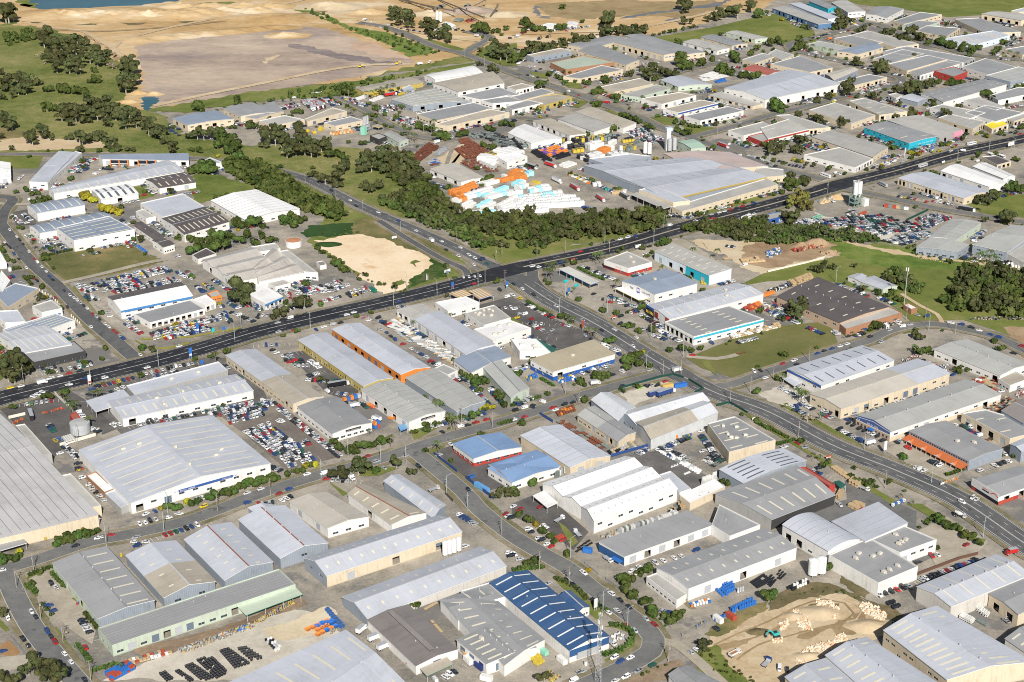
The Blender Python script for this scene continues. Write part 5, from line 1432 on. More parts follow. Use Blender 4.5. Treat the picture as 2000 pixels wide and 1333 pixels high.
DATA_M = """
@ 0 1000
P|w|130,600 265,470 320,835 495,1030 712,1330
P|w2|832,270 1282,155
H|1.5|410,490 500,590
H|1.5|670,805 760,915
H|1.5|740,1250 890,1205
H|1.2|600,1050 705,1175
H|2|210,590 280,640
H|1.5|240,500 400,440
F|1.8|g|180,620 250,660
F|1.8|g|590,1060 670,1190
F|1.5|g|80,990 210,1140
S|fruit_bin|820,1275 870,1330 1060,1230 1000,1180|9,3|bbrbrb|1.3|2|||
S|crate_stack|960,1170 1010,1200 1360,1110 1300,1070|12,2|wtrgt|1.1|1|||
S|bin_row|1240,1270 1300,1332 1360,1310 1290,1250|3,4|k|1.3|1|||
S|bin_row|1360,1250 1480,1333 1520,1320 1400,1240|2,8|k|1.3|1|||
S|bin_row|1440,1210 1580,1333 1680,1300 1500,1190|4,9|k|1.3|1|||
S|bin_row|1530,1165 1690,1310 1790,1260 1650,1125|5,11|k|1.3|1|||
S|bin_row|1715,1090 1830,1230 1960,1190 1780,1070|5,9|k|1.3|1|||
S|bin_row|1850,1070 1960,1170 2060,1150 1920,1060|4,6|k|1.3|1|||
S|timber_pack|1830,920 1860,935 1950,905 1920,890|3,2|yb|.8|1|||
S|junk|1380,1075 1420,1110 2000,900 1950,870|26,3|stgswgto|.9|1|||
S|skip_bin|340,215 345,225 370,215 365,205|1,1|y|1.6|1|yellow and black skip bin beneath cream wall||skip bin
S|skip_bin|420,190 430,195 515,165 505,155|3,1|rrb|1.6|1|||
S|skip_bin|930,345 940,355 965,350 955,338|1,1|y|1.8|1|yellow skip bin between two grey sheds||skip bin
S|skip_bin|590,725 600,732 635,715 625,708|2,1|rb|1.4|1|||
@ 500 1000
P|w|1920,190
S|boat_hull|370,920 490,980 660,900 560,840|5,3|oobooobo|1.6|1|||
S|boat_hull|430,900 500,920 640,860 590,850|5,1|b|1.6|1|||
S|bin_row|540,770 660,920 700,900 560,750|2,8|b|1.4|1|||
S|white_drum|60,1000 150,1095 220,1070 120,980|3,6|wwks|1.1|1|||
S|junk|-20,860 -10,880 300,720 290,680|20,5|tykbgs|.9|1|||
S|timber_pack|1310,760 1320,770 1420,720 1410,700|6,1|t|1|1|||
S|timber_pack|1360,850 1440,945 1460,935 1380,845|1,9|t|.5|1|||
S|skip_bin|1050,1060 1060,1085 1080,1080 1070,1060|1,1|r|1.4|1|||
S|skip_bin|1165,1190 1180,1205 1200,1190 1190,1180|1,2|r|1.4|1|||
O|container|1745,1225|1700,1190|nb|dark blue shipping container beside the bay sheds|6
O|container|1660,1180|1690,1210|w|white shipping container beside the dark blue one|6
O|container|1800,1320|1850,1333|w|white container at bottom edge of picture|6
S|pallet|1580,1060 1650,1180 1700,1170 1620,1050|2,5|toyw|1.2|2|||
O|silo|1478,355|0,0|w|leftmost white silo at cream warehouse end|9
O|silo|1512,345|0,0|w|second white silo at cream warehouse end|9
O|silo|1548,335|0,0|w|third white silo at cream warehouse end|9
O|silo|1585,322|0,0|w|rightmost white silo at cream warehouse end|9
@ 1000 1000
P|w|215,460 445,585 1222,1175
P|w2|710,785 902,920 457,365
H|1.5|340,530 490,600 580,690
H|1.8|20,470 240,445
H|2|780,895 870,910 930,950 935,1020 850,1090 720,1130
H|1.2|640,720 750,790
F|2|g|575,420 680,500
F|2|g|735,535 850,620 980,700
F|2|g|1330,980 1560,860
F|2|g|1170,850 1250,920
S|blue_drum|1620,600 1680,650 1760,610 1700,540|6,4|b|1.3|2|||
S|blue_drum|1575,605 1640,665 1700,650 1650,600|2,4|b|1.2|1|||
S|blue_drum|1755,620 1760,640 1815,630 1810,600|3,1|bsw|1.4|2|||
S|blue_drum|1700,770 1720,795 1920,730 1870,680|10,2|b|1.3|2|||
S|blue_drum|1570,850 1590,860 1680,820 1660,800|4,1|bwb|1.3|1|||
S|blue_drum|1430,900 1440,905 1520,870 1500,850|4,1|bby|1.2|1|||
S|blue_drum|1380,720 1400,750 1560,710 1540,680|7,2|wbgwoww|1.2|1|||
S|black_roll|1860,550 1920,600 2040,540 1960,485|7,4|k|1.5|1|||
S|junk|690,190 720,220 850,170 800,140|6,2|stgs|1.2|1|||
S|panel_rack|820,150 840,180 1300,50 1280,-10|26,1|wwswg|3|1|||
S|truck_part|480,300 500,320 640,250 600,210|5,2|k|.9|1|||
O|container|370,225|420,200|r|rust red skip beside tree by dark yard|5
O|container|590,320|650,330|b|blue flat tray of timber by the gate|5
S|timber_pack|150,1150 190,1210 250,1180 210,1110|3,2|y|1.8|1|||
O|container|240,1110|300,1150|gn|pale green container beside timber packs|6
O|container|390,1180|455,1235|w|white container outside the deep blue warehouse|6
O|container|1610,860|1680,910|w|white container at edge of sand yard|6
O|container|1710,835|1770,875|r|rust red container beside the white one|6
S|junk|770,950 790,1010 900,1000 860,940|4,3|wswg|1.2|1|||
S|junk|200,1290 320,1330 390,1290 300,1240|4,3|tyt|1.2|1|||
O|portaloo|575,1205|580,1205|w|white portable toilet by the corner hedge|2
O|tower|678,1345|0,0|g|tall lattice phone mast with panel antennas|38
O|pylon|645,780|0,0|w|white angled sign slab beside blue office|7
@ 1500 1000
P|w2|1680,200
F|1.8|br|1170,500 1500,375 1640,340
H|2|1235,100 1270,70
O|silo|347,507|0,0|w|left of two white silos by grassy bank|10
O|silo|412,492|0,0|w|right of two white silos beside dark bush|10
S|white_drum|130,600 200,620 330,560 300,520|7,2|wkwwk|1.5|1|||
S|black_roll|50,520 100,530 150,490 90,440|3,3|k|1.6|1|||
S|black_roll|-10,560 20,590 70,540 20,480|3,3|k|1.6|1|||
S|steel_beam|1490,830 1590,880 1620,850 1520,800|1,6|w|.9|2|||
S|steel_beam|1610,750 1710,830 1730,800 1640,740|1,6|w|.9|2|||
S|steel_beam|1780,760 1880,830 1900,810 1800,745|1,6|w|.7|1|||
S|steel_beam|1620,850 1700,895 1730,880 1650,830|1,4|g|.5|1|||
X|-400,600
@ 0 667
P|w2|710,335 1240,195 1310,1340 605,790
P|w|185,330 1700,1330
O|pylon|697,365|0,0|w|tall white and red sign blade beside highway|9
O|pylon|1485,150|0,0|b|blue dealership pylon sign beside highway kerb|9
O|pylon|1572,195|0,0|b|short blue sign post on car yard corner|4
O|tank|630,710|0,0|s|round corrugated water tank in dark yard|8
O|semi|245,600|275,690|k|long tanker trailer parked in dark yard|12
S|skip_bin|415,775 430,800 480,780 470,750|2,1|yb|1.6|1|||
S|skip_bin|95,640 110,650 190,620 170,600|4,1|ror|1.2|1|||
S|junk|300,560 320,575 500,530 480,515|9,1|rrorgr|1|1|||
S|skip_bin|600,1010 605,1020 660,1000 650,990|2,1|yr|1.5|1|||
F|2|w|430,420 560,540 645,640
F|2.2|w|470,825 750,745
F|2|w|70,610 200,580
F|1.2|y|1060,5 1160,60 1300,65 1480,20
@ 500 667
P|w2|720,900 975,950 1172,960 1490,1200 1655,1330 510,1070
P|w|1848,680 115,1215 1605,640
H|2|1900,660 1990,635
F|2|bl|1390,890 1570,1030
F|2|bl|1640,1080 1860,1240
F|1.5|dk|1480,1200 1540,1260
O|container|1765,1160|1880,1225|b2|long light blue container beside dark yard fence|12
O|skip|1685,1070|1700,1060|b|blue skip bin standing in the black yard|5
S|shipping_container|660,450 700,490 830,455 800,405|5,1|obobsr|2.6|1|||
S|shipping_container|905,660 930,705 975,690 950,640|2,1|orb|2.6|2|||
S|pallet|860,500 900,530 940,515 900,480|3,2|or|1.2|1|||
S|pallet|1040,600 1050,620 1080,605 1070,580|2,1|o|1.6|1|||
K|1105,655 1130,700 1185,680 1165,645|3|b2|small bright blue carport by white warehouse
S|stone_slab|1230,0 1560,190 1600,150 1330,-30|12,10|wsgwtsw|1.2|1|||
S|junk|80,1290 120,1310 150,1250 100,1240|3,3|sgk|1|1|||
K|2130,-10 2300,90 2350,60 2200,-20|4|gnd|dark green shade awning over parked cars
@ 1000 667
P|w|418,415 522,500 1180,275 1705,480 1862,400 1320,270
P|w2|1050,215 1337,120
H|2|850,390 870,400
F|1.7|gn2|838,380 1150,290 1260,270 1340,295
F|1.7|gn2|1380,310 1495,380 1430,410
F|1.7|gn2|838,385 875,415
F|1.7|gn2|1600,510 1700,490 1840,570
F|2|bl|218,578 320,640
F|2|bl|770,910 1090,820
H|1.2|0,510 215,440
H|1|230,300 320,350
H|1.2|1910,640 2000,690
S|scrap_skip|340,560 360,590 500,550 480,500|7,3|rrorr|1.6|1|||
S|scrap_skip|340,630 690,850 770,830 400,620|2,16|rrrgr|1.2|1|||
S|machine_part|740,860 780,900 980,830 930,780|9,3|tqgsk|1.4|1|||
S|scrap_skip|1120,770 1160,800 1250,750 1220,730|4,2|r|1.5|1|||
O|container|1130,800|1200,835|gn2|dark green container beside rusty scrap|6
O|container|1245,770|1320,750|o|orange red container beside the iron factory|8
O|semi|1130,425|1275,385|nb|long dark blue semi trailer in sandy yard|13
O|container|1315,360|1410,345|b|bright blue container at corner yard|9
O|container|1215,365|1300,350|y2|old tan tank in corner sand yard|8
S|skip_bin|970,360 990,375 1030,370 1010,350|2,1|g2|1.2|1|||
S|machine_part|1060,345 1070,350 1110,335 1100,325|2,1|ky|1.3|1|||
S|window_frame|1140,860 1460,1040 1480,1010 1230,870|2,16|wswgw|1|1|||
S|window_frame|1230,985 1240,990 1310,965 1300,955|1,1|w|1|1|||
S|window_frame|1335,1035 1345,1045 1400,1025 1390,1015|1,1|w|1|1|||
S|steel_beam|1480,930 1580,990 1680,930 1560,870|6,3|kswgk|1|1|||
S|panel_rack|1475,1120 1490,1130 1610,1080 1600,1065|12,1|wwsw|5|1|||
S|panel_rack|330,1060 340,1070 430,1030 420,1000|8,1|wsg|4|1|||
S|panel_rack|1200,1330 1240,1350 1400,1290 1300,1250|9,3|tgkw|1.6|1|||
S|plastic_drum|340,300 370,330 510,300 480,270|7,3|bbwysb|1.2|1|||
S|machine_part|435,280 440,290 475,285 470,260|1,1|y|2.5|1|||
S|steel_beam|0,220 30,250 110,220 80,190|4,4|sbgw|1|1|||
S|plastic_drum|100,290 120,310 205,290 190,240|4,2|bbyb|1.5|1|||
S|skip_bin|1330,745 1340,755 1410,735 1400,725|4,1|gbyb|1.3|1|||
S|steel_stock|1750,100 1755,105 1830,90 1825,80|1,1|r|2|1|rust coloured container frame on mown field||rusty container
O|billboard|1890,620|0,0|w|low white sign board at showroom verge|2
@ 1500 667
P|w|40,300 320,165 237,760 750,850 915,1150
P|w2|1275,1110 2010,100
H|1.2|0,680 150,760
H|1.5|80,810 200,780
H|1|1400,1050 1550,1000 1820,900
F|1.5|r2|1530,1010 1600,990
O|billboard|470,925|0,0|r|red and white panel sign beside palms|2.5
O|pylon|905,880|0,0|w|round topped white sign pylon at kerb|8
O|billboard|1360,1130|0,0|w|white hoarding beside the terracotta stock|2
S|terracotta_pot|1370,1100 1380,1110 1500,1080 1490,1060|9,2|ottw|1|1|||
S|timber_pack|490,985 620,1080 660,1060 530,970|2,7|t|1|1|||
S|timber_pack|630,1110 700,1150 730,1120 660,1080|2,3|t|1.6|2|||
S|timber_pack|530,1220 560,1240 590,1190 560,1170|2,2|t|1.3|2|||
S|timber_pack|620,1290 700,1330 760,1290 680,1260|5,3|t|1.2|2|||
S|timber_pack|200,1333 300,1350 420,1300 330,1280|6,2|tr|1|1|||
S|caravan|960,1290 970,1300 1080,1260 1060,1240|5,1|wbwbw|2.4|1|||
S|caravan|1610,300 1620,310 1680,325 1670,310|1,1|w|1.8|1|||
S|junk|1330,200 1360,215 1420,190 1400,170|3,2|wks|1.2|1|||
S|crate_stack|1600,300 1780,390 1850,350 1700,270|7,5|tgrttk|1.1|1|||
S|steel_stock|1690,530 1750,560 1960,480 1860,430|10,6|rkrgt|.8|1|||
S|junk|1040,150 1060,160 1200,120 1180,90|8,3|kwgr|1|1|||
S|junk|1930,420 1950,440 2040,400 2010,360|5,3|wrwk|1.2|1|||
K|515,1095 570,1150 610,1120 555,1085|3.5|gnd|dark green canopy at timber yard gate
S|skip_bin|1700,765 1720,785 1760,775 1740,755|2,1|ok|1|1|||
@ 0 333
P|w2|1885,1230 1835,1333
H|1.5|330,680 580,625
H|1.5|190,840 250,900
F|2|wp|310,950 400,1000 470,1060
F|2|wp|560,1150 640,1220
F|1.5|g|740,1060 960,1190 1000,1230
F|1.5|g|1010,580 1180,690
F|1.2|y|1100,1330 1500,1310 1880,1240
O|pylon|1540,1290|0,0|b|tall blue flag pylon at front of car yard|9
O|pylon|1660,1280|0,0|tq|teal banner sign in the car yard|4
O|pylon|1745,1265|0,0|b|blue feather banner at the car yard|4
O|pylon|222,245|0,0|w|small white entry sign by driveway|3
S|skip_bin|410,535 425,550 455,545 440,520|1,1|r|2.2|1|||
S|pallet|330,545 345,555 390,550 380,535|3,1|w|1.5|1|||
S|plastic_drum|1060,590 1140,650 1160,640 1080,585|1,5|b|1|1|||
O|tankw|80,790|0,0|w|small white vertical tank beside bushes|4
S|ac_plant|1200,490 1220,530 1290,520 1270,480|4,3|s|2.5|1|||
S|pallet|1580,890 1590,905 1615,900 1610,885|2,1|yo|1.5|1|||
@ 500 333
P|w2|425,1235 1075,1060 1415,980 1735,905 1180,925
P|w|835,1010 382,1115 1500,850 1570,580 1875,710 1922,680 1945,895 1790,880
P|m|222,50 385,100 620,215 835,320 1130,485
O|tankr|295,595|0,0|w|round white tank with rusty roof|7
O|figure_sign|1335,860|0,0|w|striped angled sculpture sign on green verge|4
O|billboard|1495,815|0,0|w|colourful real estate board on the corner|4
O|billboard|1080,545|0,0|w|white notice board on the bare sand block|3
O|pylon|1530,935|0,0|b|blue and red fuel price sign west|6
O|pylon|1955,930|0,0|b|light blue service station pylon|6
O|container|915,950|965,975|gn2|dark green container beside car row corner|7
S|stone_slab|1010,1200 1200,1350 1330,1300 1100,1150|8,8|wsgwtsw|1.2|1|||
S|stone_slab|1100,1250 1150,1285 1200,1270 1160,1235|2,1|w|2|1|||
S|plastic_drum|820,1155 830,1165 880,1150 870,1130|5,1|rbrob|1.1|1|||
S|wrapped_pack|1500,190 1540,200 1740,150 1700,110|5,2|o|5|1|||
S|wrapped_pack|1540,210 1590,250 1650,240 1600,190|2,2|o|4|1|||
S|wrapped_pack|1530,240 1580,260 1610,250 1560,220|2,1|w|3|1|||
S|wrapped_pack|1610,290 1660,310 1720,280 1670,240|2,2|w|4|1|||
S|wrapped_pack|1620,210 1650,230 1870,180 1830,140|6,2|wwc|4|1|||
S|wrapped_pack|1730,290 1780,320 1870,280 1820,240|3,2|cw|4|1|||
S|wrapped_pack|1770,210 1810,240 2000,190 1950,130|5,2|cwwcc|4|1|||
S|wrapped_pack|1670,350 1720,370 1880,340 1840,300|4,2|wwc|4|1|||
S|wrapped_pack|1880,300 1930,330 2080,290 2030,210|4,3|w|5|1|||
S|wrapped_pack|1830,350 1880,365 2050,340 2000,310|4,2|w|4|1|||
S|wrapped_pack|1760,110 1790,130 1900,100 1860,80|3,1|w|4|1|||
S|wrapped_pack|1850,95 1870,105 1910,95 1890,75|1,1|o|4|1|||
S|wrapped_pack|1900,90 1920,100 2030,70 2010,50|3,1|wo|4|1|||
S|pipe_bundle|1740,-40 1800,20 1900,10 1860,-40|4,3|r|1.4|1|||
S|pipe_bundle|1520,300 1540,320 1600,310 1560,280|2,1|pw|1.4|1|||
@ 1000 333
P|w2|195,680 725,580 1107,570 1185,460 418,1000 370,1120 745,1110 1085,1320
P|w|415,650 762,640 1530,620
O|billboard|985,620|0,0|w|white billboard behind the auto shop|4
O|pylon|437,990|0,0|b|service station price sign with yellow panel|7
O|pylon|380,1165|0,0|w|round white sign in parking strip|3
O|billboard|795,1170|0,0|r|small red sign board beside bushy tree|3
O|pylon|548,1250|0,0|r|red and white vertical sign beside road|7
O|billboard|475,720|0,0|r|small red sign beside fuel station palms|3
H|1.5|520,770 620,820 715,860
H|1.5|1000,1090 900,1120
H|1.5|1240,1240 1300,1290
H|1.2|120,1030 200,1080 320,1150
S|fuel_pump|400,870 410,880 440,870 430,860|2,1|tq|2|1|||
S|fuel_pump|450,840 455,850 480,850 475,840|1,1|tq|2|1|||
S|fuel_pump|485,905 490,915 520,900 515,890|1,1|tq|2|1|||
S|timber_pack|1800,1090 1830,1110 1950,1070 1930,1040|6,2|or|1.5|2|||
S|pallet|1700,1300 1720,1320 2100,1230 2080,1200|16,2|twtw|1.2|2|||
S|pallet|1460,860 1490,890 1530,890 1500,870|2,1|y|1.3|1|||
S|crate_stack|1640,690 1660,700 1700,690 1680,680|3,1|t|1.2|1|||
S|soil_bay|1780,700 1800,730 2000,720 1900,680|6,2|t|2|1|||
S|wrapped_pack|0,20 40,90 100,70 60,20|2,3|oo|5|1|||
S|wrapped_pack|-100,60 0,80 90,60 70,20|4,2|wco|4|1|||
S|wrapped_pack|70,40 90,60 170,50 150,10|2,1|cc|4|1|||
S|wrapped_pack|0,120 50,160 120,140 80,80|4,2|cwc|4|1|||
S|wrapped_pack|110,160 140,180 310,160 280,120|5,2|wwwc|4|1|||
S|wrapped_pack|-40,230 20,250 420,220 380,170|11,2|wwwwwwwwcc|4|1|||
S|wrapped_pack|0,270 40,310 580,290 480,210|14,3|w|5|1|||
S|wrapped_pack|-120,330 -80,355 300,330 240,290|11,2|w|4|1|||
S|wrapped_pack|-60,180 -30,200 90,190 70,160|4,1|w|4|1|||
S|wrapped_pack|140,110 150,130 210,110 190,80|3,1|ty|2|1|||
S|machine_part|550,300 570,320 620,310 600,280|2,1|kb|2.5|1|||
S|timber_pack|430,30 600,110 640,90 450,20|2,9|woytw|1.5|1|||
S|wrapped_pack|620,120 640,130 700,125 680,90|2,1|w|3|1|||
S|wrapped_pack|780,170 800,190 930,200 850,150|4,1|wwt|3|1|||
S|skip_bin|720,150 730,160 765,160 755,145|2,1|tq|2|1|||
S|timber_pack|620,0 640,10 830,90 820,40|3,9|ort|1.5|2|||
S|timber_pack|660,-20 700,10 860,90 850,50|2,7|ott|1.5|3|||
@ 1500 333
P|w|1065,1060 1230,1165 1080,1170 1463,1275 465,180
P|w2|1255,1255 530,880
O|phone|1063,1060|0,0|g|slender phone pole with drum antennas|30
S|crate_stack|160,880 190,910 350,860 330,820|11,3|t|1.6|2|||
S|junk|-10,940 20,960 230,890 200,870|10,3|kwkbk|1.6|1|||
O|container|0,980|115,945|o|long orange red container beside brown roof|12
S|steel_beam|30,1020 60,1060 160,1050 100,1000|3,4|wsr|1|1|||
S|junk|0,1050 10,1140 140,1150 90,1070|5,5|tgwkb|1|1|||
O|batch|690,290|0,0|w|tall white concrete batching silos on green frame|1
S|container_row|900,275 920,290 1130,325 1060,290|6,1|rgrtgw|2.6|1|||
S|skip_bin|345,380 360,390 425,365 410,350|4,1|gn|2|1|||
S|soil_heap|390,240 410,270 600,210 570,190|6,2|ttgt|2.5|1|||
S|junk|180,620 210,640 440,600 400,580|8,3|rtrtk|2|1|||
S|junk|400,640 430,660 560,650 530,630|6,2|tyt|1.6|1|||
S|junk|-20,640 0,690 110,640 90,600|6,4|wgbtw|1.3|1|||
S|rock|1130,670 1150,685 1420,735 1400,715|20,1|gtt|1|1|||
S|rock|1780,760 1800,775 2100,820 2080,790|24,2|gtt|1.2|1|||
S|white_drum|1810,720 1830,745 2000,780 1980,700|7,3|wwbwk|2|1|||
F|2|gn2|650,370 900,420 1080,460
F|2|gn2|1080,400 1250,320
F|1.5|w|0,800 300,730 440,690
F|1.8|g|220,440 560,500 860,580 1150,620
S|machine_part|700,350 710,360 780,330 770,320|1,3|r|2|1|||
S|junk|600,360 650,380 700,340 660,320|4,3|sgw|1.5|1|||
S|junk|1560,1150 1580,1170 2000,1170 1980,1140|14,2|kgtk|1|1|||
@ 0 0
O|tankw|50,1300|0,0|w|stubby white exhaust stack on left shed|3
@ 500 0
S|timber_pack|890,750 900,760 1050,720 1030,705|7,2|y|2|1|||
S|timber_pack|880,790 920,800 1000,770 980,750|3,2|w|2|1|||
S|timber_pack|1100,740 1120,750 1250,705 1240,690|6,2|y|2|1|||
S|timber_pack|780,780 800,790 880,760 860,750|3,2|ws|2.5|1|||
S|scrap_pipe|1200,1240 1240,1290 1440,1150 1350,1120|12,8|r|.8|2|||
S|scrap_pipe|1400,1190 1420,1220 1500,1170 1480,1140|4,4|s|.9|1|||
S|scrap_pipe|1550,1170 1640,1250 1860,1210 1700,1110|12,10|rrrr|.8|2|||
S|scrap_pipe|1590,1270 1700,1330 1900,1310 1750,1240|10,6|r|.8|2|||
S|scrap_pipe|1330,1270 1370,1300 1450,1280 1400,1240|4,3|brs|.8|1|||
S|scrap_pipe|1580,1090 1600,1130 1700,1120 1660,1080|5,3|r|.8|2|||
S|green_bin|1660,1060 1700,1080 1840,1080 1740,1040|5,4|gk|1.8|1|||
S|green_bin|1730,1050 1980,1180 2080,1130 1850,1040|7,8|gk|1.8|1|||
S|wrapped_pack|1740,1250 1860,1300 1885,1270 1770,1235|1,2|w|6|1|||
S|wrapped_pack|1870,1210 1950,1270 2080,1220 1990,1190|3,2|w|7|1|||
S|yellow_crate|1800,1220 1890,1280 1930,1250 1830,1205|2,4|yk|5|1|||
O|batch2|860,1040|0,0|s|grey concrete plant towers by mint shed|1
O|silo|1415,180|0,0|w|left white silo pair at quarry|14
O|silo|1443,180|0,0|w|right white silo pair at quarry|14
S|soil_heap|560,1050 600,1060 770,1040 740,1010|6,2|ot|2.5|1|||
S|digger|390,1030 400,1040 420,1030 410,1020|1,1|y|3|1|||
S|digger|430,1040 440,1050 480,1045 470,1030|1,1|y|3|1|||
S|machine_part|485,1030 500,1040 525,1030 515,980|1,1|y|6|1|||
O|conveyor|1120,10|1550,90|k|long dusty quarry conveyor, western|9
O|conveyor|1150,5|1400,70|k|short steep quarry conveyor behind it|9
O|conveyor|1420,5|1780,140|k|middle quarry conveyor crossing screens|9
O|conveyor|1680,70|1790,5|k|angled stacker conveyor at quarry|10
O|conveyor|1830,140|1890,45|k|eastern upright stacker conveyor at quarry|10
S|machine_part|1600,80 1650,100 1700,80 1660,40|3,3|kgk|5|1|||
S|machine_part|1380,70 1400,80 1480,60 1460,40|4,1|kg|4|1|||
S|junk|1630,165 1660,180 1720,165 1690,145|4,2|rk|2|1|||
S|office_hut|1550,165 1570,180 1620,165 1600,150|1,1|gw|3|1|||
S|skip_bin|1780,1210 1790,1220 1820,1215 1810,1200|1,1|tq|2|1|||
S|stone_slab|430,730 440,735 520,720 500,715|5,1|w|.8|1|||
P|w|1632,470 1785,520 1308,1040 1195,1010 960,880 725,790
@ 1000 0
S|yellow_crate|350,1110 370,1120 430,1100 410,1090|3,1|yk|4|1|||
S|wrapped_pack|390,1160 400,1170 470,1150 440,1120|2,1|w|5|1|||
S|yellow_crate|430,1160 480,1200 600,1190 530,1130|4,3|yk|5|1|||
S|yellow_crate|460,1100 490,1120 600,1110 560,1080|4,2|yk|5|1|||
S|wrapped_pack|570,1160 610,1180 720,1160 680,1120|3,2|wwg|6|1|||
S|yellow_crate|610,1090 640,1110 830,1100 800,1070|7,2|ykg|5|1|||
S|yellow_crate|850,1110 870,1120 960,1115 940,1080|4,2|yk|4|1|||
S|yellow_crate|860,1170 900,1190 1020,1160 980,1110|5,3|yg|5|1|||
S|yellow_crate|500,1240 580,1270 670,1250 600,1200|3,3|ykw|4|1|||
S|wrapped_pack|580,1240 640,1270 720,1250 680,1200|2,2|w|5|1|||
S|wrapped_pack|680,1190 700,1210 790,1180 760,1150|3,1|oow|5|1|||
S|wrapped_pack|740,1220 780,1250 890,1240 850,1200|3,2|w|5|1|||
S|wrapped_pack|760,1140 770,1150 810,1130 800,1110|1,1|w|5|1|||
O|silo|1040,1210|0,0|w|left white silo at brick mill|12
O|silo|1073,1215|0,0|w|right white silo at brick mill|12
O|silo|1230,1190|0,0|s|left grey steel silo by mint building|13
O|silo|1268,1185|0,0|s|right grey steel silo by mint building|13
O|mill|1215,1180|0,0|w|tall white mill tower behind steel silos|20
O|batch3|850,1230|0,0|w|white plant vessel among yellow crates|9
S|fabric_roll|200,1190 290,1230 440,1190 340,1150|5,4|opowpo|2.5|1|||
S|fabric_roll|310,1230 350,1250 460,1220 430,1180|4,3|k|4|1|||
S|fabric_roll|150,1190 280,1280 310,1260 190,1180|2,9|k|2|1|||
S|fabric_roll|0,1100 60,1170 160,1150 60,1070|5,6|gk|2|1|||
S|fabric_roll|0,1220 50,1250 100,1240 60,1210|3,2|pk|2|1|||
S|fabric_roll|240,1150 260,1160 340,1150 320,1130|4,2|kb|2|1|||
S|crate_stack|370,1300 420,1320 510,1290 440,1270|4,2|w|3|1|||
S|crate_stack|1580,640 1600,650 1680,640 1660,610|5,2|b|1.5|1|||
S|concrete_slab|1450,600 1500,640 1700,600 1560,560|8,4|w|.8|1|||
S|machine_part|1700,150 1710,160 1740,150 1730,140|1,1|g|1|0|||
P|w|295,690 950,270 1605,1060 545,660
F|3|w|640,310 700,290
@ 1500 0
P|w2|1478,1270 1920,1180 1045,1290 8,1300 1725,1190
O|pylon|1065,1240|0,0|w|white and red brand pylon beside highway|10
O|pylon|1277,1200|0,0|b|blue brand pylon beside turquoise store|7
O|billboard|1895,1160|0,0|w|white board sign across the highway|6
O|billboard|1368,1285|0,0|w|small white board on the far verge|3
O|pylon|1863,1040|0,0|w|grey framed pylon by yellow shop|8
S|car_trailer|880,1290 890,1300 950,1280 930,1250|5,3|ybwyr|1.3|1|||
S|steel_stock|750,1080 800,1100 900,1090 850,1040|6,4|ks|1.6|1|||
S|skip_bin|410,590 420,600 440,600 435,590|1,1|b|1.5|1|||
S|crate_stack|840,490 860,500 900,490 880,470|2,2|w|2|1|||
@ 0 0 1
W|0,545
"""
# ---------------- data reading ----------------
def lines(txt):
    ox = oy = 0; s = 4
    for ln in txt.strip().splitlines():
        ln = ln.strip()
        if not ln: continue
        if ln[0] == '@':
            q = ln[1:].split(); ox, oy = int(q[0]), int(q[1]); s = int(q[2]) if len(q) > 2 else 4; continue
        yield ln.split('|'), (lambda t, ox=ox, oy=oy, s=s: [None if a == '*' else tuple([ox+float(a.split(',')[0])/s, oy+float(a.split(',')[1])/s]+[float(q) for q in a.split(',')[2:]]) for a in t.split()]), s
# ---------------- ground ----------------
def groundmat(name, cols, scales=(.01, .06, .6), mixk=None, rough=.9, aniso=None):
    if name in MATS: return MATS[name]
    m, t, b = nmat(name); MATS[name] = m
    p = N(t, 'ShaderNodeNewGeometry').outputs['Position']
    if aniso: p = scalevec(t, p, aniso)
    a = noise_f(t, p, scales[0], 6, .65); bb = noise_f(t, p, scales[1], 5, .7); c = noise_f(t, p, scales[2], 3, .7)
    f = mathn(t, 'ADD', mathn(t, 'MULTIPLY', a, .45), mathn(t, 'ADD', mathn(t, 'MULTIPLY', bb, .35), mathn(t, 'MULTIPLY', c, .2)))
    n = len(cols); st_ = [(.38+.24*i/(n-1), cols[i]) for i in range(n)]
    col = ramp(t, f, st_)
    if mixk:
        c2, sc, lo, hi = mixk
        g = noise_f(t, p, sc, 5, .7); k = N(t, 'ShaderNodeMapRange'); k.inputs[1].default_value = lo; k.inputs[2].default_value = hi; t.links.new(g, k.inputs[0])
        col = mixc(t, k.outputs[0], col, c2)
    t.links.new(col, b.inputs['Base Color']); b.inputs['Roughness'].default_value = rough; b.inputs['Specular IOR Level'].default_value = .15
    bp = N(t, 'ShaderNodeBump'); bp.inputs['Strength'].default_value = .5; bp.inputs['Distance'].default_value = .35
    t.links.new(noise_f(t, p, .35, 5, .7), bp.inputs['Height']); t.links.new(bp.outputs[0], b.inputs['Normal'])
    return m
